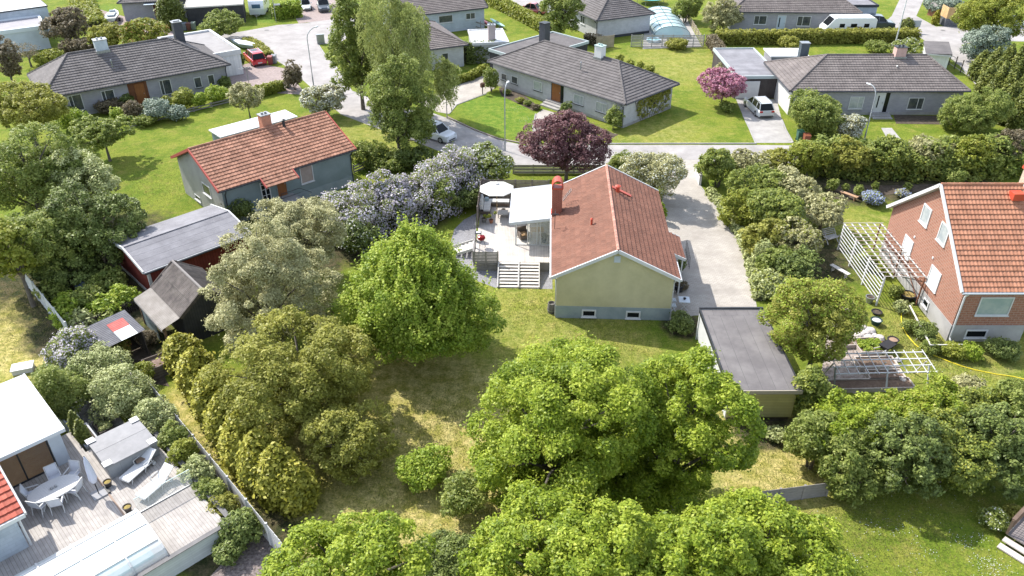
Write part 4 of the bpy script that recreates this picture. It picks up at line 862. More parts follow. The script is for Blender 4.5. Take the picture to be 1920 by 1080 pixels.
b = MB(); b.box(-14.2, -13, TZ, -14.0, -4.05, TZ + 2.4); b.build('back_wall', white, H11)
H11t = T('tiled_roof_house', 'corner of a white house with red tiled roof at the lower left edge', 'house', TO, TH)
b = MB(); tiles(b, (-4.55, -16, TZ + 2.35), (-4.55, -6.75, TZ + 2.35), (-9.15, -6.75, TZ + 4.2), (-9.15, -16, TZ + 4.2), .25, .33, .03); b.build('roof', mat('dark_red_tile', (.36, .08, .05), (.42, .11, .07), 1.5, .7, tint=.2), H11t)
b = MB(); b.beam((-4.5, -6.7, TZ + 2.28), (-9.15, -6.7, TZ + 4.13), .08, .22); b.beam((-4.48, -6.75, TZ + 2.26), (-4.48, -16, TZ + 2.26), .08, .2); b.build('bargeboard', white, H11t)
b = MB(); b.box(-9.1, -16, TZ, -5.05, -7.1, TZ + 2.25); b.build('wall', plank_blue, H11t)
b = MB(); b.path([(-4.75, -7.2, TZ + 2.2), (-5.0, -7.0, TZ + 1.9), (-5.0, -7.0, TZ + .1)], .05, 8); b.build('downpipe', white, H11t)

# ------------------------------------------------------------------ vehicles
def paint(n, c): return mat(n, c, None, rough=0.28, spec=0.5, coat=0.6)
def car(label, loc, rz, Lc, Wc, Hc, pm, cat='car', style='suv', name='parked_car', plate=True, roof_m=None):
    """x forward; body lofted from side stations, cabin of glass with painted roof and pillars"""
    t = T(name, label, cat, loc, rz); w = Wc / 2; belt = .60 * Hc; zb = .2
    if style == 'beetle': st = [(-.5, .40, .55, .6), (-.44, .62, .75, .8), (-.3, .78, .88, .95), (-.1, .80, .9, 1), (.15, .78, .9, 1), (.3, .72, .82, .92), (.42, .6, .7, .8), (.5, .4, .5, .62)]
    elif style == 'suv': st = [(-.5, .62, .80, .86), (-.485, .86, .93, .95), (-.38, 1.0, 1, 1), (-.1, 1.0, 1, 1), (.2, 1.0, 1, 1), (.24, .98, 1, 1), (.42, .86, .95, .97), (.485, .74, .86, .9), (.5, .5, .78, .84)]
    else: st = [(-.5, .62, .82, .86), (-.485, .88, .92, .95), (-.38, .98, 1, 1), (-.1, 1.0, 1, 1), (.18, 1.0, 1, 1), (.24, .95, 1, 1), (.42, .80, .95, .97), (.485, .66, .84, .9), (.5, .45, .76, .82)]
    rings = []
    for x, hz, wt, wl in st:
        zt = zb + (belt - zb) * hz; X = x * Lc
        rings.append([(X, -w * wl * .96, zb), (X, -w * wl, zb + .2 * (zt - zb)), (X, -w * wl, zb + .62 * (zt - zb)), (X, -w * wt * .97, zb + .88 * (zt - zb)), (X, -w * wt * .86, zt),
                      (X, w * wt * .86, zt), (X, w * wt * .97, zb + .88 * (zt - zb)), (X, w * wl, zb + .62 * (zt - zb)), (X, w * wl, zb + .2 * (zt - zb)), (X, w * wl * .96, zb)])
    b = MB(); b.loft(rings); b.build('body', pm, t, smooth=False)
    if style == 'suv': cs = [(-.47, belt - .02, 0), (-.40, Hc - .08, 1), (-.3, Hc, 1), (0, Hc, 1), (.1, Hc - .06, 1), (.25, belt - .02, 0)]
    elif style == 'beetle': cs = [(-.36, belt - .08, 0), (-.24, Hc - .18, 1), (-.1, Hc, 1), (.04, Hc - .02, 1), (.1, Hc - .1, 1), (.2, belt - .06, 0)]
    else: cs = [(-.47, belt - .02, 0), (-.38, Hc - .10, 1), (-.26, Hc, 1), (0, Hc, 1), (.08, Hc - .05, 1), (.26, belt - .02, 0)]
    def cr(x, z, k, e=0.0): hw = (w * .86 if k == 0 else w * .70) + e; return [(x * Lc, -w * .88 - e, belt - .03), (x * Lc, -hw, z), (x * Lc, hw, z), (x * Lc, w * .88 + e, belt - .03)]
    b = MB(); b.loft([cr(*c) for c in cs]); g = b.build('windows', glass_dark, t)
    b = MB(); m = [c for c in cs if c[2] == 1]
    for i in range(len(m) - 1):
        (xa, za, _), (xb, zb_, _) = m[i], m[i + 1]; h = w * .72
        b.loft([[(xa * Lc, -h, za + .004), (xa * Lc, h, za + .004), (xa * Lc, h, za + .035), (xa * Lc, -h, za + .035)], [(xb * Lc, -h, zb_ + .004), (xb * Lc, h, zb_ + .004), (xb * Lc, h, zb_ + .035), (xb * Lc, -h, zb_ + .035)]])
    b.build('roof_panel', roof_m or pm, t)
    b = MB(); pairs = [(cs[0], cs[1]), (cs[-1], cs[-2])]
    for sgn in (-1, 1):
        for p, q in pairs: b.beam((p[0] * Lc, sgn * w * .87, p[1]), (q[0] * Lc, sgn * w * .70, q[1] + .01), .07, .06)
        for xm in ((-.02, -.26) if style != 'beetle' else (-.08,)): b.beam((xm * Lc, sgn * w * .885, belt), (xm * Lc, sgn * w * .71, Hc - .03), .07, .05)
    b.build('pillars', pm, t)
    wr = .31 if Lc > 4 else .29
    for x in (-.31, .31):
        for sgn in (-1, 1):
            b = MB(); y0 = sgn * (w - .2); y1 = sgn * (w + .012); b.tube((x * Lc, y0, wr), (x * Lc, y1, wr), wr, n=16); wl = b.build('wheel', tyre_m, t)
            b = MB(); b.tube((x * Lc, y1, wr), (x * Lc, y1 + sgn * .012, wr), wr * .62, n=12); b.build('rim', rim_m, wl)
    for sgn in (-1, 1):
        b = MB(); b.box(.47 * Lc, min(sgn * w * .5, sgn * w * .8), .55 * belt + .1, .497 * Lc, max(sgn * w * .5, sgn * w * .8), .55 * belt + .24); b.build('headlight', lamp_white, t)
        b = MB(); b.box(-.5 * Lc - .01, min(sgn * w * .52, sgn * w * .86), belt * .72, -.46 * Lc, max(sgn * w * .52, sgn * w * .86), belt * .72 + .16); b.build('tail_light', lamp_red, t)
        b = MB(); b.box(.19 * Lc, min(sgn * w, sgn * (w + .16)), belt - .02, .19 * Lc + .12, max(sgn * w, sgn * (w + .16)), belt + .12); b.build('mirror', pm, t)
    b = MB(); b.box(-.5 * Lc - .015, -.26, belt * .42, -.5 * Lc + .03, .26, belt * .42 + .12); b.build('licence_plate', white, t)
    b = MB(); b.box(.49 * Lc, -.5, zb + .05, .503 * Lc, .5, zb + .18); b.box(-.49 * Lc, -w * .8, zb + .02, -.505 * Lc + .0, w * .8, zb + .12) ; b.build('bumper', black, t)
    return t
silver = paint('silver_paint', (.50, .52, .53)); redp = paint('red_paint', (.50, .012, .025)); whitep = paint('white_car_paint', (.68, .70, .73)); darkp = paint('dark_blue_grey_paint', (.05, .065, .08)); beige = paint('cream_car_paint', (.6, .62, .6))
g_ = G(1421, 205, .2); cs_ = car('silver estate car with roof rails parked in front of the white garage door', (g_.x, g_.y, .012), 97, 4.7, 1.82, 1.52, silver, style='estate')
b = MB()
for s_ in (-1, 1): b.beam((-1.8, s_ * .62, 1.58), (.2, s_ * .62, 1.58), .05, .05)
b.build('roof_rail', steel, cs_)
g_ = G(478, 113, .2); cr_ = car('red estate car with silver roof rails parked on the reddish gravel drive', (g_.x, g_.y, .012), 122, 4.6, 1.85, 1.55, redp, style='suv')
b = MB()
for s_ in (-1, 1): b.beam((-1.9, s_ * .62, 1.62), (.2, s_ * .62, 1.62), .07, .06)
b.build('roof_rail', rim_m, cr_)
b = MB(); b.box(-.9, -.45, 1.588, .1, .45, 1.60); b.build('sunroof', glass_dark, cr_)
g_ = G(817, 253, .3); car('white hatchback half hidden under the birch on the street', (g_.x, g_.y, .012), -35, 4.2, 1.8, 1.5, whitep, style='suv')
g_ = G(1001, 21, .3); car('faded red vintage beetle-shaped car at the top edge behind the long hedge', (g_.x, g_.y, .012), -25, 4.0, 1.55, 1.5, paint('faded_red_paint', (.40, .10, .10)), style='beetle')
g_ = G(573, 12, .3); car('cream vintage rounded car parked right of the clipped square hedge', (g_.x, g_.y, .012), -70, 4.0, 1.55, 1.5, beige, style='beetle')
g_ = G(607, 14, .3); car('dark blue-grey car parked on the gravel drive beside the birch at the top', (g_.x, g_.y, .012), -75, 4.5, 1.8, 1.6, darkp, style='suv')
g_ = G(1644, 48, .3); car('dark pickup-like off-roader behind the motorhome', (g_.x, g_.y, .012), -8, 4.6, 1.85, 1.75, darkp, style='suv')
g_ = G(1890, 45, .3); car('white car mostly hidden behind the bright maple at the top right', (g_.x, g_.y, .012), 5, 4.6, 1.8, 1.6, whitep, style='suv')
def camper(label, name, cat, loc, rz, Lc, Wc, Hc, nose=.0, motor=False):
    t = T(name, label, cat, loc, rz); w = Wc / 2; z0 = .4; b = MB()
    prof = [(-.5, z0), (-.5, Hc - .25), (-.47, Hc - .06), (-.44, Hc)]
    prof += ([(.28, Hc), (.33, Hc - .08), (.44, 1.7), (.49, 1.35), (.5, z0 + .2), (.5, z0)] if motor else [(.38, Hc), (.44, Hc - .12), (.49, 1.6), (.5, 1.2), (.47, z0)])
    b.loft([[(x * Lc, y, z) for x, z in prof] for y in (-w, w)])
    b.build('body', paint('gloss_white_grp', (.74, .76, .77)), t)
    for sgn in (-1, 1):
        for x0, x1 in ((-.36, -.26), (-.12, 0.0), (.12, .22)):
            b = MB(); y0, y1 = sorted((sgn * w, sgn * (w + .02))); b.box(x0 * Lc, y0, 1.5, x1 * Lc, y1, 2.0); b.build('window', glass_dark, t)
    for x in (-.3, .02, .2):
        b = MB(); b.box(x * Lc - .3, -.3, Hc + .002, x * Lc + .3, .3, Hc + .08); b.build('roof_hatch', mat('grey_white_plastic', (.55, .57, .6)), t)
    b = MB()
    if motor:
        b.add([(.335 * Lc, -w + .1, Hc - .14), (.335 * Lc, w - .1, Hc - .14), (.442 * Lc + .02, w - .15, 1.68), (.442 * Lc + .02, -w + .15, 1.68)], [(0, 3, 2, 1)])
        b.add([(x + .02, y, z + .02) for x, y, z in [(.335 * Lc, -w + .1, Hc - .14), (.335 * Lc, w - .1, Hc - .14), (.442 * Lc + .02, w - .15, 1.68), (.442 * Lc + .02, -w + .15, 1.68)]], [(0, 3, 2, 1)])
    else: b.box(.492 * Lc - .06, -w * .55, 1.35, .5 * Lc + .005, w * .55, 1.9)
    b.build('windscreen' if motor else 'front_window', glass_dark if motor else mat('blue_tinted_glass', (.06, .12, .2), None, rough=.08), t)
    for x in ((-.28, .34) if motor else (-.04,)):
        for sgn in (-1, 1):
            b = MB(); b.tube((x * Lc, sgn * (w - .2), .34), (x * Lc, sgn * (w + .012), .34), .34, n=16); wl = b.build('wheel', tyre_m, t); b = MB(); b.tube((x * Lc, sgn * (w + .012), .34), (x * Lc, sgn * (w + .03), .34), .2, n=12); b.build('rim', rim_m, wl)
    if motor:
        b = MB()
        for sgn in (-1, 1):
            for k in range(3):
                y = sgn * (w + .004); x = (-.34 + .045 * k) * Lc
                b.add([(x, y, .75), (x + .18, y, .75), (x + 1.0, y, 1.5), (x + 2.2, y, 1.5), (x + 2.2, y, 1.62), (x + .92, y, 1.62)], [(0, 1, 2, 5), (2, 3, 4, 5)])
        b.build('side_stripe', mat('dark_red_brown_stripe', (.10, .04, .035)), t)
    else:
        b = MB(); b.beam((.47 * Lc, -.5, .42), (.5 * Lc + 1.0, 0, .42), .07, .07); b.beam((.47 * Lc, .5, .42), (.5 * Lc + 1.0, 0, .42), .07, .07); b.tube((.5 * Lc + .95, 0, .05), (.5 * Lc + .95, 0, .7), .04); b.build('drawbar', steel, t)
    return t
g_ = G(1588, 52, 1.2); camper('white motorhome with dark red diagonal stripes parked in front of a bungalow', 'motorhome', 'motorhome', (g_.x, g_.y, .012), 181, 7.0, 2.2, 2.75, motor=True)
g_ = G(484, 10, 1.2); camper('white caravan on the grass at the top, its drawbar towards the road', 'caravan', 'caravan', (g_.x, g_.y + .5, .012), -82, 6.2, 2.2, 2.45)
# boat trailer, covered boat, kayaks, trampoline
g_ = G(212, 32, .5); t = T('boat_on_trailer', 'white boat on a trailer beside the top left house', 'boat', (g_.x, g_.y, 0), 105)
b = MB(); b.loft([[(-2.4, -.8, .9), (-2.4, -.5, .45), (-2.4, .5, .45), (-2.4, .8, .9)], [(0, -.9, .95), (0, -.5, .42), (0, .5, .42), (0, .9, .95)], [(1.6, -.6, 1.0), (1.6, -.3, .5), (1.6, .3, .5), (1.6, .6, 1.0)], [(2.5, -.05, 1.1), (2.5, -.03, .85), (2.5, .03, .85), (2.5, .05, 1.1)]]); b.build('hull', white, t)
b = MB(); b.box(-1.6, -.5, 1.0, .4, .5, 1.15); b.box(.5, -.4, 1.0, .9, .4, 1.35); b.build('cover', mat('greyblue_tarp', (.35, .4, .44)), t); b = MB(); b.beam((-2.2, 0, .35), (3.4, 0, .35), .1, .1); b.beam((-.6, -.95, .3), (-.6, .95, .3), .1, .1); b.build('trailer_frame', steel, t)
for s_ in (-1, 1):
    b = MB(); b.tube((-.6, s_ * .8, .28), (-.6, s_ * 1.0, .28), .28, n=14); b.build('wheel', tyre_m, t)
g_ = G(458, 84, .4); t = T('rowing_boat', 'white and blue-grey boat with tarpaulin beyond the red car', 'boat', (g_.x, g_.y, .1), 150)
b = MB(); b.loft([[(-2.2, -.5, .6), (-2.2, -.3, .1), (-2.2, .3, .1), (-2.2, .5, .6)], [(0, -.85, .62), (0, -.4, .0), (0, .4, .0), (0, .85, .62)], [(2.3, -.05, .75), (2.3, -.03, .4), (2.3, .03, .4), (2.3, .05, .75)]]); b.build('hull', mat('blue_grey_hull', (.35, .4, .45)), t)
b = MB(); b.loft([[(-2.1, -.45, .61), (-2.1, .45, .61), (-2.1, 0, .8)], [(0, -.8, .63), (0, .8, .63), (0, 0, .9)], [(1.9, -.15, .74), (1.9, .15, .74), (1.9, 0, .8)]]); b.build('cover', mat('pale_tarp', (.6, .64, .66)), t)
for (x0, y0, x1, y1, c, nm) in ((903, 38, 931, 55, (.62, .06, .07), 'red'), (918, 36, 948, 53, (.35, .62, .55), 'pale turquoise')):
    p, q = G(x0, y0, .35), G(x1, y1, .35); d = q - p; t = T('kayak', '%s kayak lying on the lawn beside the pale blue house' % nm, 'kayak', ((p.x + q.x) / 2, (p.y + q.y) / 2, .2), math.degrees(math.atan2(d.y, d.x)), 'kayaks on the lawn'); Lk_ = 2.5
    b = MB(); rr = []
    for x in (-1, -.8, -.4, 0, .4, .8, 1):
        r = .31 * math.sqrt(max(.004, 1 - x * x)); rr.append([(x * Lk_, r * math.cos(a), .25 + .5 * r * math.sin(a) + .1 * x * x) for a in [math.pi * 2 * k / 8 for k in range(8)]])
    b.loft(rr); b.build('hull', mat(nm.replace(' ', '_') + '_plastic', c, None, rough=.35), t); b = MB(); b.lathe([(.28, 0), (.3, .05), (.2, .05)], (0, 0, .38), 12, sx=1.4, sy=.8); b.build('cockpit', black, t)
    b = MB(); b.box(-1.3, -.3, -.2, -1.2, .3, .1); b.box(1.2, -.3, -.2, 1.3, .3, .1); b.build('trestle', greywood, t)
g_ = G(1221, 9, 0); t = T('trampoline', 'round trampoline with turquoise edge at the top edge', 'trampoline', (g_.x, g_.y + 1, 0)); b = MB(); b.lathe([(1.9, .85), (2.2, .86), (2.2, .93), (1.9, .92)], n=24); b.build('edge_pad', mat('turquoise_pad', (.10, .38, .36)), t)
b = MB(); b.lathe([(.01, .86), (1.9, .86), (1.9, .88), (.01, .88)], n=24); b.build('jumping_mat', black, t)
for k in range(6):
    a = k * math.pi / 3; b = MB(); b.tube((2.1 * math.cos(a), 2.1 * math.sin(a), 0), (2.1 * math.cos(a), 2.1 * math.sin(a), 2.6), .035); b.build('pole', steel, t)

# ------------------------------------------------------------------ street furniture
def lamp(label, bpx, bpy, tpy, arm, az, hh):
    p = G(bpx, bpy); t = T('street_lamp', label, 'street lamp', (p.x, p.y, 0), az, 'grey street lamps along the road')
    b = MB(); b.tube((0, 0, 0), (0, 0, 1.0), .075, .075, 8); pts = [(0, 0, 1.0), (0, 0, hh - .9)] + [(arm * (1 - math.cos(a)) , 0, hh - .9 + .9 * math.sin(a)) for a in (R(25), R(50), R(75), R(90))]
    b.path(pts, .05, 8); b.build('pole', mat('grey_lamp_pole', (.30, .32, .33), (.36, .38, .39), 2, .5), t)
    b = MB(); b.ball((arm + .28, 0, hh), .36, .13, .07); hd = b.build('lamp_head', mat('pale_lamp_housing', (.55, .57, .58)), t); b = MB(); b.ball((arm + .3, 0, hh - .05), .25, .09, .05); b.build('lens', mat('lamp_lens', (.6, .6, .58), None, rough=.2), hd)
    return t
lamp('grey street lamp at the head of the cul-de-sac beside the birch', 588, 160, 0, 1.5, 62, 6.3)
lamp('grey street lamp in front of the middle bungalow lawn beside the street', 947, 283, 0, .8, 75, 6.4)
lamp('grey street lamp beside the white-flowering bush in front of the right bungalow', 1620, 264, 0, .8, 115, 5.4)
p = G(1676, 92); t = T('flagpole', 'tall white flagpole rising behind the pink chimney at upper right', 'flagpole', (p.x, p.y, 0)); b = MB(); b.tube((0, 0, 0), (0, 0, 11), .09, .05, 10); b.build('pole', white, t); b = MB(); b.ball((0, 0, 11.05), .1, .1, .1); b.build('finial', mat('gilt', (.6, .4, .1), None, metal=1, rough=.3), t)
p = G(905, 178); t = T('mailbox', 'brown mailbox on a short post at the corner of the beige driveway', 'mailbox', (p.x, p.y, 0), 30); b = MB(); b.box(-.04, -.04, 0, .04, .04, 1.0); b.build('post', darkwood, t); b = MB(); b.box(-.22, -.16, .9, .22, .16, 1.3); b.add([(-.25, -.2, 1.3), (.25, -.2, 1.3), (.25, .2, 1.36), (-.25, .2, 1.36), (-.25, 0, 1.42), (.25, 0, 1.42)], [(0, 1, 5, 4), (4, 5, 2, 3)]); b.build('box', mat('rust_brown_metal', (.10, .05, .035)), t)
def bin_(label, px, py, c, rz=0, s=1.0, grp='wheelie bins'):
    p = G(px, py); t = T('wheelie_bin', label, 'bin', (p.x, p.y, .0), rz, grp); m = mat('plastic_%s' % ('%02d%02d%02d' % tuple(int(v * 99) for v in c)), c, None, rough=.45)
    b = MB(); b.loft([[(-.24 * s, -.26 * s, .06), (.24 * s, -.26 * s, .06), (.24 * s, .26 * s, .06), (-.24 * s, .26 * s, .06)], [(-.29 * s, -.32 * s, .98 * s), (.29 * s, -.32 * s, .98 * s), (.29 * s, .32 * s, .98 * s), (-.29 * s, .32 * s, .98 * s)]]); b.build('body', m, t)
    b = MB(); b.loft([[(-.31 * s, -.36 * s, .985 * s), (.31 * s, -.36 * s, .985 * s), (.31 * s, .36 * s, 1.0 * s), (-.31 * s, .36 * s, 1.0 * s)], [(-.3 * s, -.3 * s, 1.04 * s), (.3 * s, -.3 * s, 1.04 * s), (.3 * s, .34 * s, 1.09 * s), (-.3 * s, .34 * s, 1.09 * s)]]); b.build('lid', m, t)
    for sg in (-1, 1):
        b = MB(); b.tube((sg * .2 * s, .28 * s, .1), (sg * .27 * s, .28 * s, .1), .1, n=10); b.build('wheel', tyre_m, t)
    return t
bin_('dark green wheelie bin beside the brown one at the end of the silver car drive', 1498, 264, (.035, .10, .07)); bin_('brown wheelie bin with a white sticker in front of the green one', 1510, 271, (.22, .075, .04))
bin_('grey-blue wheelie bin, leftmost of three by the column cypress', 348, 57, (.14, .16, .18)); bin_('brown wheelie bin in the middle of three by the column cypress', 356, 57, (.12, .05, .04)); bin_('grey-green wheelie bin, rightmost of three by the column cypress', 364, 56, (.18, .22, .18))
bin_('green bin behind the yellow-green hedge at the gravel drive', 540, 164, (.03, .09, .06)); bin_('red and grey bin by the low hedge beyond the red car', 508, 121, (.25, .06, .05)); bin_('grey bin next to the hedge end at the gravel drive', 515, 119, (.2, .21, .22))
bin_('bright blue bin below the steps of the blue-green house', 499, 415, (.01, .17, .48), 42)
p = G(602, 82); t = T('utility_cabinet', 'grey utility cabinet with slatted side beside the cul-de-sac', 'cabinet', (p.x, p.y, 0), 20); b = MB(); b.box(-.5, -.2, 0, .5, .2, 1.2); b.build('casing', steel, t); b = MB(); b.box(-.55, -.25, 1.202, .55, .25, 1.27); b.build('lid', steel, t)
p = G(1709, 62); t = T('road_sign', 'back of a pale grey road sign in front of the round clipped bush', 'sign', (p.x, p.y, 0), 0); b = MB(); b.tube((0, 0, 0), (0, 0, 1.7), .03); b.tube((.6, 0, 0), (.6, 0, 1.7), .03); b.build('post', steel, t); b = MB(); b.box(-.25, -.06, .8, .95, -.03, 1.75); b.build('panel', mat('sign_back', (.42, .45, .47)), t)
p = G(518, 42); t = T('street_sign', 'small white street name sign on a tall grey post by the clipped square hedge', 'sign', (p.x, p.y, 0), 15); b = MB(); b.tube((0, 0, 0), (0, 0, 4.5), .05); b.build('post', steel, t); b = MB(); b.box(.06, -.03, 2.4, .9, .0, 2.65); b.build('plate', white, t)
p = G(472, 185); t = T('aerial_mast', 'thin pole with a small TV aerial standing among the shrubs by the apple tree', 'aerial', (p.x, p.y, 0), 40); b = MB(); b.tube((0, 0, 0), (0, 0, 3.6), .03); b.build('pole', steel, t); b = MB(); b.tube((-.8, 0, 3.5), (.6, 0, 3.5), .02)
for k in range(5): b.tube((-.7 + .3 * k, -.3, 3.5), (-.7 + .3 * k, .3, 3.5), .012, n=5)
b.build('aerial', steel, t)

for px, py, lb in ((500, 57, 'round cast-iron manhole cover in the cul-de-sac'), (1768, 57, 'small dark drain cover in the lane at the top right'), (1190, 291, 'round manhole cover in the street beyond the yellow house')):
    p = G(px, py); b = MB(); b.lathe([(.01, .012), (.32, .012), (.32, .02), (.01, .02)], n=20); o_ = b.build('manhole_cover', mat('cast_iron', (.14, .13, .125), (.2, .19, .18), 9, .7)); o_.location = (p.x, p.y, .004); tag(o_, lb, 'manhole cover')
# ------------------------------------------------------------------ fences and walls
def fence(label, l, h, m, board='v', name='fence', gapf=.85, z0=0.0, post=2.0, cat='fence', bw=.14, th=.025, solid=False, postm=None):
    P = pxs(l); o = P[0]; t = T(name, label, cat, (o.x, o.y, z0)); bb = MB(); pb = MB(); P = [p - o for p in P]
    for i in range(len(P) - 1):
        a, c = P[i], P[i + 1]; L = (c - a).length; d = (c - a) / L; n = max(1, int(L / bw))
        if board == 'v':
            for k in range(n):
                q = a + d * ((k + .5) * L / n); q2 = q + Vector((0, 0, h * RNG.uniform(.97, 1.0))); bb.beam(q, q2, bw * gapf, th, up=(-d.y, d.x, 0))
            bb.beam(a + Vector((0, 0, h * .25)) + Vector((-d.y, d.x, 0)) * .035, c + Vector((0, 0, h * .25)) + Vector((-d.y, d.x, 0)) * .035, .04, .08); bb.beam(a + Vector((0, 0, h * .8)) + Vector((-d.y, d.x, 0)) * .035, c + Vector((0, 0, h * .8)) + Vector((-d.y, d.x, 0)) * .035, .04, .08)
        elif board == 'h':
            k = max(2, int(h / bw))
            for j in range(k): bb.beam(a + Vector((0, 0, (j + .5) * h / k)), c + Vector((0, 0, (j + .5) * h / k)), th, h / k * gapf)
        np_ = max(1, round(L / post))
        for k in range(np_ + (i == len(P) - 2)):
            q = a + d * (k * L / np_); pb = MB(); pb.box(q.x - .05, q.y - .05, 0, q.x + .05, q.y + .05, h + .04); pb.build('post', postm or m, t)
    bb.build('boards', m, t); return t
greyfence = mat('silver_grey_boards', (.46, .45, .45), (.56, .55, .545), 2, .8)
fence('pale grey tight board fence running down left of the bright shrubs', [(55, 540), (135, 640)], 1.5, mat('pale_silver_boards', (.46, .48, .49), (.52, .54, .545), 2, .8), bw=.12, gapf=.97)
fence('long weathered grey board fence between the hedge and the dry grass strip', [(222, 690), (262, 742), (290, 752), (548, 1070)], 1.45, greyfence, bw=.11, gapf=.93)
fence('low dark picket fence between the bright shrubs and the lean-to', [(150, 628), (262, 580)], .9, darkwood, bw=.14, gapf=.6)
fence('grey woven fence between the two bottom gardens beside the large bush', [(1412, 948), (1548, 930)], .95, greywood, 'h', bw=.07, post=1.3)
fence('brownish-grey low wooden fence behind the purple plum tree', [(962, 326), (1150, 326)], .9, mat('faded_fence_boards', (.32, .29, .26), (.40, .37, .33), 2, .8), 'h', bw=.3)
fence('see-through wire mesh panel fence by the arched pool cover', [(1183, 88), (1318, 88)], 1.6, mat('smoky_panel_boards', (.30, .29, .27), (.38, .37, .35), 2, .8), 'h', bw=.2, gapf=.55, post=1.3)
fence('short tan board fence to the left of the pool fence', [(1118, 91), (1150, 88)], 1.6, mat('tan_boards', (.34, .28, .2), (.42, .35, .26), 2, .8), 'v')
fence('brown split-rail fence running away right of the arched pool cover', [(1318, 86), (1287, 34)], 1.0, mat('tan_boards', (.34, .28, .2)), 'h', bw=.25, gapf=.4)
fence('slatted fence with brown posts behind the upper right bungalow', [(1778, 122), (1824, 152)], 1.5, mat('pale_boards', (.45, .41, .38)), 'h', bw=.4, gapf=.12, postm=darkwood, post=1.6)
fence('low wooden rail fence along the flower bed in front of the upper left bungalow', [(245, 240), (330, 218), (430, 193)], .55, greywood, 'h', bw=.25, gapf=.5)
fence('thin wooden fence beside the kayaks and white roof', [(874, 48), (915, 62)], 1.3, greywood, 'h', bw=.45, gapf=.25)
fence('low grey wooden fence at the right end of the blue-green house', [(664, 325), (700, 310)], .8, greywood, 'h', bw=.25, gapf=.5)
p0, p1 = G(1305, 325), G(1312, 348); t = T('garden_wall', 'low white rendered wall where the driveway leaves the street', 'wall', (p0.x, p0.y, 0)); b = MB(); d = p1 - p0; b.beam((0, 0, .45), (d.x, d.y, .45), .2, .9); b.build('wall', white, t); b = MB(); b.beam((0, 0, .93), (d.x, d.y, .93), .28, .06); b.build('coping', concrete, t)
p0 = G(1770, 50); t = T('raised_deck_screen', 'new honey-coloured board screen on a dark stone base beside the lane', 'fence', (p0.x, p0.y, 0), -2); b = MB(); b.box(0, 0, 0, 5.2, 2.2, 1.1); b.build('stone_base', mat('dark_stone', (.09, .095, .11), (.14, .145, .16), 3, .8, brick=(.5, .25, (.06, .06, .07), .02)), t)
b = MB(); b.box(.05, .1, 1.1, 4.9, .2, 2.6); b.box(.05, .2, 1.1, .15, 2.2, 2.6); b.build('board_screen', mat('new_pine_boards', (.50, .32, .15), (.56, .38, .19), 2, .7, brick=(.15, 5, (.3, .18, .08), .008, 0.)), t)
b = MB()
for k in range(2): b.box(1.0 + .45 * k, .06, 1.7, 1.25 + .45 * k, .099, 2.15)
b.build('opening', glass_dark, t)
p0 = G(1738, 28); t = T('play_hut', 'small brown wooden hut with pale sides beside the lane at the top', 'hut', (p0.x, p0.y, 0), -65); b = MB(); b.box(0, 0, 0, 2.4, 1.5, 1.3); b.build('wall', mat('red_brown_boards', (.22, .1, .06)), t); b = MB(); b.loft([[(-.2, -.2, 1.3), (2.6, -.2, 1.3), (2.6, .75, 1.9), (-.2, .75, 1.9)], [(-.2, 1.7, 1.3), (2.6, 1.7, 1.3), (2.6, .8, 1.95), (-.2, .8, 1.95)]]); b.build('roof', greywood, t)
p0 = G(40, 700, 0); t = T('garden_box', 'small flat white box roof beside the glass-roofed house at the left', 'box', (G(24, 705).x, G(24, 705).y, 0), 20); b = MB(); b.box(0, 0, 0, 1.1, .7, .3); b.build('box', white, t); b = MB(); b.box(-.05, -.05, .302, 1.15, .75, .36); b.build('lid', white, t)

# ------------------------------------------------------------------ pool covers
def arch_cover(label, loc, rz, L, W, Hh, nseg, base_z, ribm, panem):
    t = T('pool_enclosure', label, 'pool cover', loc, rz); n = 14
    def arc(x, s=1.0, dz=0.0): return [(x, W / 2 - W / 2 * math.cos(math.pi * k / n) * s, max(.01, Hh * s * math.sin(math.pi * k / n) ** .75 + dz)) for k in range(n + 1)]
    b = MB(); xs = np.linspace(0, L, nseg + 1)
    for i in range(nseg):
        a = arc(xs[i]); c = arc(xs[i + 1]); 
        b.add(a + c, [(k, k + 1, n + 2 + k, n + 1 + k) for k in range(n)])
    for x in (0, L): a = arc(x); b.add(a, [tuple(range(n + 1))])
    b.build('panes', panem, t)
    b = MB()
    for x in xs:
        a = arc(x)
        for k in range(n): b.beam(Vector(a[k]) + Vector((0, 0, .02)), Vector(a[k + 1]) + Vector((0, 0, .02)), .07, .06)
    for k in (4, 7, 10):
        a, c = Vector(arc(0)[k]), Vector(arc(L)[k]); b.beam(a + Vector((0, 0, .015)), c + Vector((0, 0, .015)), .05, .05)
    b.build('ribs', ribm, t)
    w = MB(); w.box(.4, .45, -.02, L - .4, W - .45, .012); w.build('pool_water', mat('pool_water', (.22, .46, .48), (.28, .52, .53), 1, .05), t)
    return t
arch_cover('milky arched pool enclosure with white ribs on the terrace at lower left', TW(-.12, -10.1, TZ + .02), TH + 90, 7.2, 3.45, .78, 5, TZ, white, mat('milky_panes', (.70, .72, .72), (.62, .66, .66), 1, .3, alpha=.68))
pc = arch_cover('arched transparent pool enclosure with dark ribs between two bungalows at the top', (19.9, 110.4, .02), 90, 11.5, 5.0, 1.5, 6, 0, mat('dark_green_ribs', (.06, .09, .09)), mat('pale_aqua_panes', (.52, .66, .68), (.45, .6, .62), .5, .2, alpha=.7))
pc.location = (24.6, 110.4, .02)
S('pool_paving', [(1205, 92), (1316, 88), (1284, 28), (1210, 28)], .012, concrete)
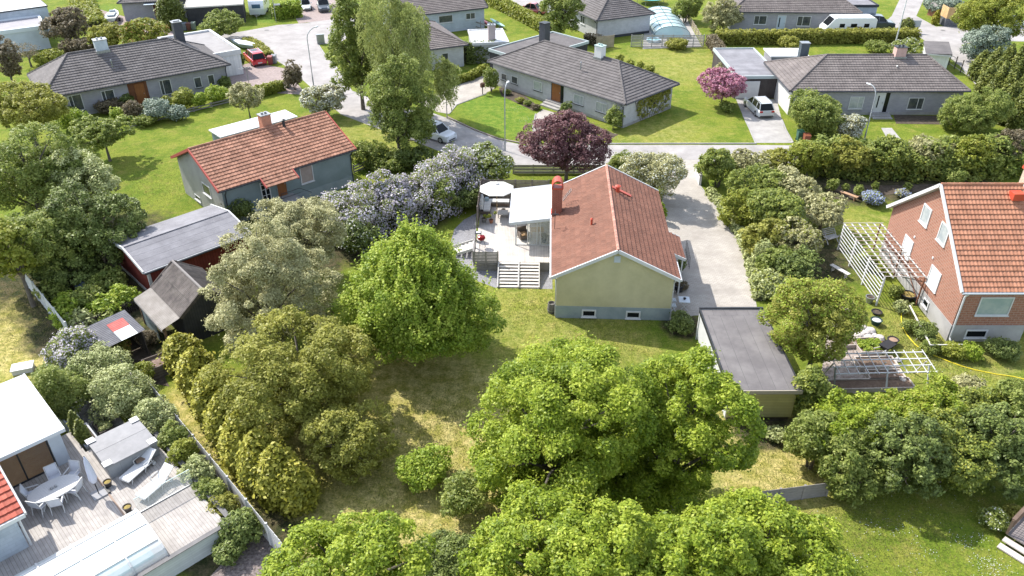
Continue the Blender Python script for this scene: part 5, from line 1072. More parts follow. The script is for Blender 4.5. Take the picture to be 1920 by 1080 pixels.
t = T('paddling_pool', 'round pale blue paddling pool behind the pool fence', 'paddling pool', tuple(G(1225, 78)), 0); b = MB(); b.lathe([(.9, 0), (1.0, .35), (.85, .35), (.8, .1)], n=20); b.build('rim', mat('pale_blue_plastic', (.45, .58, .68)), t); b = MB(); b.lathe([(.01, .22), (.84, .22), (.84, .24), (.01, .24)], n=20); b.build('water', mat('pool_water', (.1, .46, .5)), t)

# ------------------------------------------------------------------ terrace furniture
def tz(px, py, z=TZ): p = G(px, py, z); return (p.x, p.y, TZ)
p = tz(101, 916, TZ + .7); tb = T('dining_table', 'white oval slatted dining table on the terrace', 'table', p, 40)
b = MB()
for k in range(13):
    y = -.6 + .1 * k; h = 1.1 * math.sqrt(max(0.0, 1 - ((abs(y) - .0) / .66) ** 2)); b.box(-h, y - .042, .70, h, y + .042, .735)
b.build('table_top', white, tb)
b = MB()
for k in range(24):
    a, c = 2 * math.pi * k / 24, 2 * math.pi * (k + 1) / 24; b.beam((1.12 * math.cos(a), .66 * math.sin(a), .70), (1.12 * math.cos(c), .66 * math.sin(c), .70), .05, .05)
b.build('table_rim', white, tb)
for sx in (-1, 1):
    for sy in (-1, 1): b = MB(); b.beam((sx * .35, sy * .1, .68), (sx * .75, sy * .42, 0), .06, .06); b.build('leg', white, tb)
t = T('condiment_set', 'small grey ornament standing in the middle of the white oval table', 'ornament', (p[0], p[1], TZ + .736), 40)
b = MB(); b.lathe([(.07, 0), (.08, .06), (.05, .09)], (-.08, 0, 0), 10); b.lathe([(.06, 0), (.07, .08), (.03, .1)], (.1, .02, 0), 10); b.build('bowls', steel, t)
sling = mat('pale_sling_fabric', (.60, .62, .68), (.66, .68, .73), 8, .8)
def chair0():
    t = T('terrace_chair', 'x', 'chair', (0, 0, 0), 0, 'white armchairs round the oval table')
    b = MB(); b.box(-.24, -.25, .42, .24, .22, .445); b.build('seat', sling, t)
    b = MB(); b.loft([[(-.24, .22, .44), (.24, .22, .44), (.24, .245, .44), (-.24, .245, .44)], [(-.24, .36, 1.0), (.24, .36, 1.0), (.24, .385, 1.0), (-.24, .385, 1.0)]]); b.build('backrest', sling, t)
    b = MB()
    for s in (-1, 1):
        b.beam((s * .27, .23, .4), (s * .27, .38, 1.02), .035, .035); b.beam((s * .27, -.27, .65), (s * .27, .29, .67), .05, .03)
    b.beam((-.27, .38, 1.02), (.27, .38, 1.02), .035, .035); b.beam((-.25, -.26, .42), (.25, -.26, .42), .035, .035); b.build('armrest_frame', white, t)
    for s in (-1, 1):
        for y0, y1, z in ((-.27, -.30, .65), (.24, .34, .42)): b = MB(); b.beam((s * .27, y0, z), (s * .27, y1, 0), .035, .035); b.build('leg', white, t)
    return t
c0 = chair0()
CH = [((103, 896), 40, 'white armchair at the back of the oval table nearest the sliding doors'), ((136, 890), -8, 'white armchair at the right rear of the oval table, nearest the closed parasol'), ((62, 925), 118, 'white armchair at the far left end of the oval table'),
      ((75, 946), 168, 'white armchair at the front left of the oval table'), ((107, 942), -162, 'white armchair at the front middle of the oval table'), ((140, 917), -95, 'white armchair at the right front of the oval table')]
for i, (pp, rz, lb) in enumerate(CH):
    c = c0 if i == 0 else copy_tree(c0); q = tz(pp[0], pp[1], TZ + .45); c.location = q; c.rotation_euler.z = R(rz); c['label'] = lb
p = tz(186, 927); t = T('closed_parasol', 'closed pale lilac-white parasol on a dark square base beside the oval table', 'parasol', p, TH); b = MB(); b.box(-.32, -.32, 0, .32, .32, .07); b.build('base', mat('grey_stone_base', (.3, .3, .31)), t)
b = MB(); b.tube((0, 0, .07), (0, 0, 2.55), .025); b.build('pole', black, t); b = MB(); b.lathe([(.12, .85), (.2, 1.1), (.17, 1.6), (.12, 2.1), (.04, 2.5)], n=9); b.build('canopy', mat('lilac_white_canvas', (.55, .57, .68), (.62, .64, .74), 3, .8), t)
b = MB(); b.box(-.3, .33, .0, .3, .45, .1) ; b.build('base_weight', black, t)
def lounger(foot, head, label):
    f = Vector(tz(foot[0], foot[1], TZ + .32)); h = Vector(tz(head[0], head[1], TZ + .6)); d = h - f; t = T('sun_lounger', label, 'sun lounger', (f.x, f.y, TZ), math.degrees(math.atan2(d.y, d.x)), 'white sun loungers on the terrace'); L = 1.95
    b = MB(); b.box(0, -.3, .30, 1.25, .3, .335); b.build('seat', white, t)
    b = MB(); b.loft([[(1.25, -.3, .30), (1.25, .3, .30), (1.25, .3, .335), (1.25, -.3, .335)], [(1.95, -.3, .72), (1.95, .3, .72), (1.93, .3, .755), (1.93, -.3, .755)]]); b.build('backrest', white, t)
    b = MB()
    for s in (-1, 1): b.beam((0, s * .31, .30), (1.6, s * .31, .30), .04, .05); b.path([(1.0, s * .34, .3), (1.0, s * .34, .55), (1.45, s * .34, .55), (1.5, s * .34, .32)], .02, 6)
    b.beam((0, -.31, .27), (0, .31, .27), .04, .04)
    b.build('frame', white, t)
    for x in (.25, 1.1):
        for s in (-1, 1): b = MB(); b.beam((x, s * .3, .3), (x - .1, s * .3, 0), .035, .035); b.build('leg', white, t)
    for s in (-1, 1): b = MB(); b.tube((1.6, s * .27, .1), (1.6, s * .31, .1), .1, n=12); b.build('wheel', mat('grey_white_plastic', (.55, .57, .6)), t)
lounger((232, 900), (283, 846), 'white sun lounger nearest the hot tub'); lounger((262, 932), (307, 884), 'white sun lounger nearest the glass rail')
def pot(label, px, py, z=TZ, r=.2, h=.28, m=None, plantm=None):
    p = G(px, py, z); t = T('plant_pot', label, 'plant pot', (p.x, p.y, z)); b = MB(); b.lathe([(r * .65, 0), (r, h), (r * 1.06, h), (r * 1.06, h + .03), (r * .85, h + .03), (r * .82, h - .04)], n=14); b.build('pot', m or mat('dark_glazed_pot', (.06, .05, .045)), t)
    b = MB(); b.lathe([(.01, h - .05), (r * .84, h - .05), (r * .84, h - .02), (.01, h + .01)], n=14); b.build('soil', plantm or soil, t); return t
dryg = mat('dry_moss', (.28, .2, .06), (.38, .3, .1), 8, .9, bump=.8)
pot('dark round pot with dry golden moss between the parasol and the loungers', 204, 911, plantm=dryg); pot('dark round pot with dry golden moss beside the end of the pool cover', 241, 958, plantm=dryg)
pot('dark glazed pot in the shade at the wall corner, the smaller front one', 33, 1003, r=.22, h=.35, m=mat('maroon_pot', (.06, .02, .02))); pot('large dark pot in the shade at the wall corner behind the smaller one', 24, 985, r=.3, h=.5)
q = TL(240, 820, TZ + .9); tt = T('hot_tub', 'square grey hot tub with padded grey cover and four white corner pads', 'hot tub', TW(-8.95, -2.85, TZ), TH)
b = MB(); b.box(0, 0, 0, 2.4, 2.45, .8); b.build('cabinet', mat('grey_tub_panels', (.24, .25, .265), (.28, .29, .305), 1, .6, brick=(.6, 2, (.18, .19, .2), .01, 0.)), tt)
b = MB(); b.loft([[(-.06, -.06, .805), (-.06, 2.5, .805), (-.06, 2.5, .9), (-.06, -.06, .9)], [(1.19, -.06, .805), (1.19, 2.5, .805), (1.19, 2.5, .98), (1.19, -.06, .98)]]); b.loft([[(1.21, -.06, .805), (1.21, 2.5, .805), (1.21, 2.5, .98), (1.21, -.06, .98)], [(2.46, -.06, .805), (2.46, 2.5, .805), (2.46, 2.5, .9), (2.46, -.06, .9)]])
b.build('cover', mat('grey_vinyl_cover', (.20, .20, .21), (.24, .238, .248), 2, .55), tt)
for x in (-.1, 2.08):
    for y in (-.12, 2.1): b = MB(); b.box(x, y, .945, x + .4, y + .42, .985); b.build('corner_pad', white, tt)
t = T('tub_step', 'small open wooden two-step stool in front of the hot tub', 'step stool', TW(-6.15, -1.3, TZ), TH); 
for z in (.22, .42): b = MB(); b.box(-.15 - (z > .3) * .25, -.3, z, .15 - (z > .3) * .25, .3, z + .03); b.build('tread', mat('brown_wood', (.2, .14, .1)), t)
for y in (-.3, .3): b = MB(); b.beam((.15, y, 0), (-.3, y, .45), .04, .04); b.beam((-.4, y, 0), (-.4, y, .45), .04, .04); b.build('frame', black, t)
t = T('glass_balustrade', 'frameless glass balustrade from the pool cover to the terrace side wall', 'balustrade', TW(-3.5, -2.8, TZ), TH); b = MB(); b.box(0, 0, .05, .02, 2.7, .95); b.build('panel', mat('clear_rail_glass', (.8, .88, .86), None, rough=.03, alpha=.14), t)
b = MB(); b.box(-.02, 0, 0, .04, 2.7, .05); b.build('rail', steel, t); b = MB(); b.box(-.01, 0, .95, .03, 2.7, .97); b.build('top_edge', mat('greenish_edge', (.4, .48, .46)), t)
def planter(label, px, py, lx, ly, name='planter_box', m=None):
    p = G(px, py, .55); t = T(name, label, 'planter', (p.x, p.y, 0), TH); m = m or mat('pale_grey_planter', (.42, .43, .45), (.48, .49, .51), 2, .7)
    b = MB(); z = .95; b.box(0, 0, 0, lx, .08, z); b.box(0, ly - .08, 0, lx, ly, z); b.box(0, .08, 0, .08, ly - .08, z); b.box(lx - .08, .08, 0, lx, ly - .08, z); b.build('box', m, t); b = MB(); b.box(.08, .08, .5, lx - .08, ly - .08, z - .08); b.build('soil', soil, t); return t
PL1 = planter('grey planter box with two small cypresses beside the glass roof corner', 103, 772, 1.9, .75); PL2 = planter('grey planter box with two small cypresses beside the hot tub', 139, 815, 1.9, .75)
p = G(172, 795, .3); t = T('raised_bed', 'small dark raised bed with lettuce on the grey gravel above the hot tub', 'raised bed', (p.x, p.y, 0), TH); b = MB(); b.box(0, 0, 0, 1.2, .06, .4); b.box(0, .74, 0, 1.2, .8, .4); b.box(0, .06, 0, .06, .74, .4); b.box(1.14, .06, 0, 1.2, .74, .4); b.build('frame', darkwood, t); b = MB(); b.box(.06, .06, 0, 1.14, .74, .33); b.build('soil', soil, t); BED1 = (t, p)
p = G(283, 715, 0); t = T('compost_box', 'weathered grey board compost box filled with dry twigs beside the long fence', 'compost box', (p.x, p.y, 0), 38); b = MB(); b.box(0, 0, 0, 1.9, .05, .8); b.box(0, 1.25, 0, 1.9, 1.3, .8); b.box(0, .05, 0, .05, 1.25, .8); b.box(1.85, .05, 0, 1.9, 1.25, .8); b.build('boards', mat('compost_boards', (.14, .115, .1), (.2, .17, .15), 3, .9, brick=(3, .2, (.05, .04, .035), .012)), t); b = MB(); b.box(.06, .06, 0, 1.84, 1.24, .62); b.build('twigs', mat('twig_heap', (.16, .11, .09), (.3, .22, .18), 12, .95, bump=1, bscale=20), t)

# ------------------------------------------------------------------ things on the deck
def DP(px, py, z=DZ): p = G(px, py, z); return (p.x, p.y, DZ)
p = DP(932, 398); t = T('open_parasol', 'large open round white parasol over the deck sofa', 'parasol', p); b = MB(); b.tube((0, 0, 0), (0, 0, 2.45), .03); b.build('pole', mat('light_wood', (.5, .33, .17)), t)
b = MB(); n = 8; rings = []
for r, z in ((.04, 2.55), (.7, 2.38), (1.42, 2.08)): rings.append([(r * math.cos(2 * math.pi * (i + .5) / n), r * math.sin(2 * math.pi * (i + .5) / n), z) for i in range(n)])
b.loft(rings, cap=False); b.build('canopy', mat('white_canvas', (.62, .61, .58), (.56, .55, .52), 2, .9), t); b = MB(); b.lathe([(.2, 2.56), (.05, 2.66)], n=8); b.build('vent_cap', fabric, t)
b = MB()
for i in range(n): a = 2 * math.pi * (i + .5) / n; b.beam((.05 * math.cos(a), .05 * math.sin(a), 2.5), (1.4 * math.cos(a), 1.4 * math.sin(a), 2.05), .02, .02)
b.build('ribs', mat('light_wood', (.5, .33, .17)), t)
p = DP(912, 392); t = T('corner_sofa', 'corner sofa with brown wicker base and off-white cushions under the parasol', 'sofa', (p[0] - .05, p[1], DZ), -2)
b = MB(); b.box(-.4, -1.0, .05, .4, 1.1, .3); b.box(.4, .45, .05, 1.9, 1.1, .3); b.build('base', woven, t)
for k in range(2): b = MB(); b.box(-.38 + .25, -.98 + 1.0 * k, .302, .4, -.02 + 1.0 * k, .44); b.build('seat_cushion', fabric, t)
b = MB(); b.box(.42, .5, .302, 1.85, 1.0, .44); b.build('seat_cushion', fabric, t)
for k in range(3): b = MB(); b.loft([[(-.38, -.98 + .68 * k, .44), (-.16, -.98 + .68 * k, .44), (-.16, -.34 + .68 * k, .44), (-.38, -.34 + .68 * k, .44)], [(-.44, -.95 + .68 * k, .86), (-.3, -.95 + .68 * k, .86), (-.3, -.37 + .68 * k, .86), (-.44, -.37 + .68 * k, .86)]]); b.build('back_cushion', fabric, t)
b = MB(); b.box(-.1, .55, .445, .2, .8, .7); cu = b.build('throw_pillow', mat('pale_blue_pillow', (.4, .5, .55)), t)
p = DP(943, 405); t = T('deck_table', 'low square wicker coffee table beside the deck sofa', 'table', p, -2); b = MB(); b.box(-.4, -.4, .3, .4, .4, .35); b.build('table_top', mat('pale_table_top', (.5, .47, .43)), t)
for x in (-.37, .32):
    for y in (-.37, .32): b = MB(); b.box(x, y, 0, x + .05, y + .05, .3); b.build('leg', woven, t)
p = DP(903, 463); t = T('kettle_barbecue', 'dark red kettle barbecue behind the grey deck screen', 'barbecue', p); b = MB(); b.ball((0, 0, .75), .29, .29, .17, 14, 6); b.build('bowl', mat('red_enamel', (.22, .01, .012), None, rough=.2), t); b = MB(); b.ball((0, 0, .82), .295, .295, .17, 14, 6); lid = b.build('lid', mat('red_enamel', (.22, .01, .012)), t); b = MB(); b.tube((-.06, 0, 1.02), (.06, 0, 1.02), .02); b.build('handle', black, lid)
for k in range(3): a = 2.1 * k; b = MB(); b.tube((.15 * math.cos(a), .15 * math.sin(a), .62), (.3 * math.cos(a), .3 * math.sin(a), 0), .015); b.build('leg', black, t)
p = DP(897, 452); t = T('grill_side_table', 'small dark table with a white tray behind the red barbecue', 'table', p); b = MB(); b.box(-.25, -.2, .7, .25, .2, .74); b.build('table_top', black, t); b = MB(); b.box(-.15, -.12, .742, .18, .12, .77); b.build('tray', white, t)
for x in (-.22, .18): b = MB(); b.box(x, -.18, 0, x + .04, .18, .7); b.build('leg', black, t)
pot('grey round pot beside the sofa on the deck', 908, 416, DZ, .22, .32, mat('grey_pot', (.22, .21, .2))); POTG = pot('terracotta pot in front of the deck sofa', 921, 418, DZ, .17, .28, terracotta)
pot('dark planter pot against the back screen of the deck', 944, 398, DZ, .16, .25, black)
# drive side: table, two chairs, iron gate
p = G(1283, 562, .7); t = T('cafe_table', 'small white square folding table on the shaded paving by the yellow house', 'table', (p.x, p.y, 0), -5); b = MB(); b.box(-.36, -.36, .70, .36, .36, .73); b.build('table_top', mat('cool_white_top', (.62, .68, .74)), t)
for s in (-1, 1): b = MB(); b.beam((-.3, s * .3, 0), (.3, s * .3, .7), .03, .03); b.beam((.3, s * .3, 0), (-.3, s * .3, .7), .03, .03); b.build('crossed_legs', white, t)
t2 = T('bowl', 'small black bowl standing on the white folding table', 'bowl', (p.x + .02, p.y, .732)); b = MB(); b.lathe([(.06, 0), (.11, .1), (.09, .1), (.05, .03)], n=12); b.build('bowl', black, t2)
for i, (px, py) in enumerate(((1262, 562), (1262, 572))):
    p = G(px, py, .45); t = T('folding_chair', ['white slatted folding chair, the farther of two beside the yellow house wall', 'white slatted folding chair, the nearer of two beside the yellow house wall'][i], 'chair', (p.x, p.y, 0), 92, 'white folding chairs by the yellow house'); b = MB()
    for k in range(4): b.box(-.2, -.19 + .1 * k, .44, .2, -.12 + .1 * k, .46)
    b.build('seat', mat('cool_white_top', (.62, .68, .74)), t); b = MB()
    for k in range(3): b.box(-.2, .24 + .02 * k, .6 + .12 * k, .2, .26 + .02 * k, .67 + .12 * k)
    for s in (-.2, .2): b.beam((s, .3, .86), (s, -.2, 0), .025, .025); b.beam((s, -.2, .44), (s, .25, 0), .025, .025)
    b.build('backrest', mat('cool_white_top', (.62, .68, .74)), t)
p = G(1285, 470); p2 = G(1292, 505); t = T('iron_railing', 'thin black wrought-iron railing beside the porch of the yellow house', 'railing', (p.x, p.y, 0)); b = MB(); d = p2 - p; b.path([(0, 0, .9), (d.x, d.y, .9)], .02, 6); b.path([(0, 0, .15), (d.x, d.y, .15)], .015, 6)
for k in range(9): b.tube((d.x * k / 8, d.y * k / 8, 0), (d.x * k / 8, d.y * k / 8, .9), .012, n=5)
b.build('bars', black, t)
p = G(1272, 545); t = T('black_tub', 'large black round pot in the shade behind the folding chairs', 'plant pot', (p.x, p.y, 0)); b = MB(); b.lathe([(.3, 0), (.38, .5), (.33, .5), (.3, .3)], n=16); b.build('pot', black, t); b = MB(); b.lathe([(.01, .36), (.33, .36), (.33, .4), (.01, .4)], n=16); b.build('soil', soil, t)
p = G(1038, 585); t = T('barrel', 'dark rain barrel standing at the left corner of the yellow house', 'barrel', (p.x - .15, p.y, 0)); b = MB(); b.lathe([(.24, 0), (.28, .35), (.25, .75), (.22, .75), (.2, .6)], n=14); b.build('barrel', mat('grey_brown_plastic', (.16, .15, .14)), t); b = MB(); b.lathe([(.26, .2), (.285, .2), (.285, .24), (.26, .24)], n=14); b.build('hoop', steel, t)

# ------------------------------------------------------------------ garden of the brick house
PG = T('pergola', 'white painted slatted pergola with brown rails beside the brick house', 'pergola', (24.7, 44.4, 0), 0)
for y in (0, 2.6, 5.1, 7.5): b = MB(); b.beam((0, y, 0), (.05, y, 2.2), .1, .1); b.build('post', white, PG)
for y in (0, 3.7, 7.5): b = MB(); b.beam((2.7, y, 0), (2.7, y, 2.2), .08, .08); b.build('post', mat('rusty_brown_post', (.22, .10, .06)), PG)
b = MB()
for k in range(7): b.beam((-.05, 0, .35 + .28 * k), (-.05, 7.5, .35 + .28 * k), .035, .06)
b.build('side_slats', white, PG)
b = MB()
for k in range(6): b.beam((.0 + .55 * k, -.1, 2.24), (.0 + .55 * k, 7.6, 2.24), .06, .05)
b.build('roof_beams', white, PG)
b = MB()
for k in range(15): y = .0 + 7.5 * k / 14; b.beam((-.1, y, 2.30), (2.9, y, 2.30), .035, .04)
b.build('roof_slats', mat('two_tone_slats', (.62, .58, .54), (.38, .28, .22), .7, .7), PG)
b = MB()
for y0 in (0.2, 3.9): b.beam((2.72, y0, .4), (2.72, y0 + 3.2, 2.0), .05, .03); b.beam((2.72, y0 + 3.2, .4), (2.72, y0, 2.0), .05, .03)
b.build('diagonal_brace', mat('rusty_brown_post', (.22, .10, .06)), PG)
p0, p1 = G(1700, 590), G(1738, 665); t = T('low_trellis', 'low white horizontal rail with grey legs along the flower bed of the brick house', 'trellis', (p0.x, p0.y, 0)); b = MB(); d = p1 - p0; b.beam((0, 0, .75), (d.x, d.y, .75), .08, .06); b.beam((d.x, d.y, .75), (d.x + 2.0, d.y + .05, .75), .05, .05); b.build('rail', offwhite, t)
b = MB()
for f in (0, .33, .66, 1): b.beam((d.x * f - .25, d.y * f, 0), (d.x * f, d.y * f, .75), .04, .04); b.beam((d.x * f + .25, d.y * f, 0), (d.x * f, d.y * f, .75), .04, .04)
b.build('legs', greywood, t)
T2 = T('white_trellis', 'long white slatted trellis frame leaning over the vegetable plot', 'trellis', (18.7, 35.25, 0), 2)
b = MB(); LT = 5.6
for k, (y, z) in enumerate(((0, 1.45), (.55, 1.5), (1.1, 1.55), (1.65, 1.6))): b.beam((-.2, y, z), (LT, y, z), .06, .05)
b.build('long_rails', white, T2); b = MB()
for k in range(11): x = LT * k / 10; b.beam((x, -.15, 1.5), (x, 1.8, 1.66), .035, .04)
b.build('cross_slats', white, T2)
for x in (.0, LT * .55, LT - .1):
    b = MB(); b.beam((x, .0, 0), (x, .6, 1.5), .08, .06); b.build('leg', steel if x == 0 else white, T2); b = MB(); b.beam((x, 1.7, 0), (x, .9, 1.5), .06, .06); b.build('leg', offwhite, T2)
p = G(1559, 440, .6); t = T('garden_chair', 'white slatted garden chair at the far end of the pergola', 'garden seat', (p.x, p.y, 0), 25); b = MB()
for k in range(5): b.box(-.55, -.3 + .12 * k, .42, .55, -.21 + .12 * k, .45)
b.build('seat', white, t); b = MB()
for k in range(4): b.beam((-.55, .34 + .05 * k, .55 + .13 * k), (.55, .34 + .05 * k, .55 + .13 * k), .09, .03)
b.build('backrest', white, t)
for s in (-.5, .5): b = MB(); b.beam((s, -.35, 0), (s, .35, .9), .05, .05); b.build('leg', white, t); b = MB(); b.beam((s, .35, 0), (s, -.3, .6), .05, .05); b.build('leg', white, t)
def bench(label, px, py, rz, c=None):
    p = G(px, py); t = T('garden_bench', label, 'bench', (p.x, p.y, 0), rz); b = MB()
    for k in range(2): b.box(-.8, -.17 + .18 * k, .38, .8, -.01 + .18 * k, .42)
    b.build('seat', c or offwhite, t)
    for x in (-.6, .55): b = MB(); b.box(x, -.15, 0, x + .06, .15, .38); b.build('leg', c or offwhite, t)
bench('pale wooden bench beside the small trees left of the pergola', 1573, 514, -60); bench('narrow bleached plank bench by the far flower bed', 1590, 372, -50, mat('orange_wood', (.42, .26, .16)))
bp = mat('black_plastic', (.025, .025, .028), None, rough=.5)
pot('grey metal bucket lying at the near end of the pergola', 1629, 567, 0, .3, .45, steel); pot('black tub on the lawn nearest the yellow hose', 1672, 645, 0, .34, .36, bp, mat('dry_earth', (.3, .2, .14)))
pot('black low tray on the lawn left of the hose', 1643, 588, 0, .34, .15, bp); pot('green-black planter with white stones beside the rockery', 1641, 608, 0, .36, .35, mat('dark_green_plastic', (.02, .05, .04)), mat('pale_stone', (.5, .5, .5)))
pot('large round tub beneath the basement window of the brick house', 1700, 562, 0, .5, .45, bp, dryg); pot('terracotta pot among the tools at the end of the vegetable beds', 1651, 651, 0, .18, .3, terracotta)
p = G(1660, 660, 0); t = T('wheelbarrow', 'black wheelbarrow with long handles beside the vegetable beds', 'wheelbarrow', (p.x, p.y, 0), 35); b = MB(); b.loft([[(-.35, -.22, .35), (.3, -.22, .35), (.3, .22, .35), (-.35, .22, .35)], [(-.45, -.32, .6), (.5, -.32, .6), (.5, .32, .6), (-.45, .32, .6)]]); b.build('tray', bp, t)
b = MB(); b.beam((.6, -.1, .3), (-1.0, -.28, .55), .035, .035); b.beam((.6, .1, .3), (-1.0, .28, .55), .035, .035); b.beam((-.3, -.22, .4), (-.35, -.22, 0), .03, .03); b.beam((-.3, .22, .4), (-.35, .22, 0), .03, .03); b.build('handle', offwhite, t); b = MB(); b.tube((.65, -.04, .18), (.65, .04, .18), .18, n=14); b.build('wheel', tyre_m, t)
hose = MB(); hp = pxs([(1690, 588), (1690, 600), (1692, 612), (1700, 627), (1715, 645), (1732, 658), (1755, 668), (1780, 678), (1805, 687), (1830, 694), (1870, 702), (1900, 706), (1925, 712)], .03)
hose.path(hp, .032, 6); tag(hose.build('garden_hose', mat('yellow_hose', (.72, .58, .04), None, rough=.5)), 'bright yellow garden hose curving across the lawn by the brick house', 'hose')
def rbed(label, px, py, lx, ly, rz=0, planted=None):
    p = G(px, py); t = T('raised_bed', label, 'raised bed', (p.x, p.y, 0), rz, 'timber-edged vegetable beds'); b = MB(); b.box(0, 0, 0, lx, .07, .28); b.box(0, ly - .07, 0, lx, ly, .28); b.box(0, .07, 0, .07, ly - .07, .28); b.box(lx - .07, .07, 0, lx, ly - .07, .28); b.build('frame', mat('bleached_bed_timber', (.5, .45, .40), (.38, .32, .28), 2, .85), t)
    b = MB(); b.box(.07, .07, 0, lx - .07, ly - .07, .2); b.build('soil', planted or mat('brown_bed_soil', (.13, .085, .06), (.2, .14, .10), 5, .95, bump=1.0, bscale=20), t); return t
LET = rbed('timber-edged bed full of bright lettuce near the black wheelbarrow', 1614, 667, 1.7, 1.5, 5); rbed('timber-edged brown soil bed behind the white trellis', 1612, 696, 2.4, 1.1, 2); rbed('timber-edged brown soil bed under the middle of the white trellis', 1630, 717, 2.2, .9, 2); rbed('long timber-edged soil bed in front of the white trellis', 1560, 737, 4.9, .95, 2)
rbed('small timber-edged bed under the dark tree beside the garage', 1570, 655, 1.2, 1.4, 5)
# stones of the rockery
sm = mat('pale_rock', (.42, .38, .35), (.56, .52, .49), 3, .9, bump=.6)
rr = random.Random(5); spots = [(1600, 612), (1608, 620), (1617, 616), (1622, 628), (1632, 622), (1610, 632), (1628, 636), (1640, 630), (1636, 642), (1618, 644), (1604, 640), (1649, 636), (1592, 626), (1682, 676), (1678, 690), (1686, 702), (1690, 715), (1676, 708)]
LBL = ['pale rock of the rockery left of the yellow hose, beside the raised beds']
for i, (px, py) in enumerate(spots):
    p = G(px, py); b = MB(); n = 7; s = rr.uniform(.2, .38)
    rings = [[((s * rf * rr.uniform(.8, 1.2)) * math.cos(2 * math.pi * k / n), (s * rf * rr.uniform(.8, 1.2)) * math.sin(2 * math.pi * k / n), z) for k in range(n)] for rf, z in ((.9, 0), (1, s * .35), (.6, s * .75), (.12, s * .85))]
    b.loft(rings); o = b.build('garden_stone', sm); o.location = (p.x, p.y, 0); o.rotation_euler.z = rr.uniform(0, 6); tag(o, LBL[0], 'rock', 'pale rocks of the rockery')
# small deck bottom right
t = T('corner_deck', 'dark grey-brown deck with slatted railing and pale steps at the bottom right corner', 'deck', (19.0, 23.9, 0), -52)
t.location = (G(1888, 1000, .45).x, G(1888, 1000, .45).y, 0)
b = MB(); b.box(0, 0, .38, 5, 4, .45); b.build('floor', mat('dark_deck_boards', (.2, .17, .165), (.26, .225, .215), 1.5, .8, brick=(.14, 5, (.08, .07, .07), .01, 0.)), t)
b = MB(); b.box(0, -.35, .2, 5, -.03, .27); b.box(0, -.75, .04, 5, -.40, .11); b.build('steps', mat('pale_step_boards', (.48, .42, .38), (.56, .5, .46), 2, .8), t)
b = MB(); b.beam((0, 0, .45), (0, 0, 1.35), .1, .1); b.beam((0, 3.8, .45), (0, 3.8, 1.35), .1, .1); b.beam((0, 0, 1.38), (0, 4, 1.38), .16, .05); b.beam((0, 0, .55), (0, 4, .55), .06, .06)
for k in range(22): b.beam((0, .15 + .17 * k, .55), (0, .15 + .17 * k, 1.34), .03, .08)
b.build('railing', mat('brown_railing', (.12, .08, .06), (.17, .12, .09), 2, .8), t)
p = G(200, 552, .25); t = T('covered_heap', 'blue-grey tarpaulin dome among the bright shrubs left of the red shed', 'tarpaulin', (G(163, 545).x, G(163, 545).y, 0)); b = MB(); b.ball((0, 0, .2), .75, .6, .8, 12, 6); b.build('tarpaulin', mat('blue_grey_tarp', (.10, .14, .2), (.16, .2, .27), 3, .5), t); b = MB(); b.box(-.8, -.6, 0, .8, .6, .12); b.build('pallet', greywood, t)

# ------------------------------------------------------------------ vegetation
nr = np.random.default_rng(11)
def unit(v): return v / np.maximum(np.linalg.norm(v, axis=1, keepdims=True), 1e-6)
def leaf_cloud(C, Rr, n, size, out, flat=.75, droop=0.0, upb=.8, shell=(.55, 1.05), asp=.55):
    """C: clump centres, Rr: clump radii, out: outward direction of each clump -> leaf quads"""
    w = Rr ** 2; idx = nr.choice(len(C), n, p=w / w.sum())
    d = unit(nr.normal(size=(n, 3)) + out[idx] * .75 + np.array([0, 0, .35]))
    r = Rr[idx][:, None] * (shell[0] + (shell[1] - shell[0]) * nr.random((n, 1)) ** .6)
    P = C[idx] + d * r * np.array([1, 1, flat])
    if droop: P[:, 2] -= droop * Rr[idx] * np.abs(nr.random(n)) ** 1.0 * (1 - d[:, 2])
    fz = nr.random(n) < .10; P[fz] += d[fz] * Rr[idx][fz][:, None] * nr.random((fz.sum(), 1)) * .5
    N = unit(d * .55 + np.array([0, 0, upb]) + nr.normal(size=(n, 3)) * .55)
    a = unit(np.cross(N, nr.normal(size=(n, 3)))); b = np.cross(N, a)
    if droop: a = unit(a * .5 + np.array([0, 0, -1.0])); b = unit(np.cross(N, a)); N = np.cross(a, b)
    s = size * (.65 + .7 * nr.random((n, 1)))
    k = s * .16
    V = np.stack([P - a * s, P - b * s * asp + N * k, P + a * s, P + b * s * asp + N * k], 1).reshape(-1, 3)
    ct = nr.random(len(C)); t = np.clip(.42 * ct[idx] + .58 * nr.random(n), 0, 1)
    return V, t
def leaf_obj(name, V, t, m, parent, loc):
    V = V - np.array(loc)[None, :]
    me = bpy.data.meshes.new(name); F = np.arange(len(V), dtype=np.int32).reshape(-1, 4)
    fast_mesh(me, V, F); me.materials.append(m)
    a = me.attributes.new('tint', 'FLOAT', 'FACE'); a.data.foreach_set('value', t.astype(np.float32))
    o = bpy.data.objects.new(name, me); SC.collection.objects.link(o); o.parent = parent; return o
def leafm(name, c1, c2, c3, tr=.45): return mat(name, c1, None, rough=.5, spec=.3, tint=[(0.12, c1), (.5, c2), (.88, c3)], trans=tr)
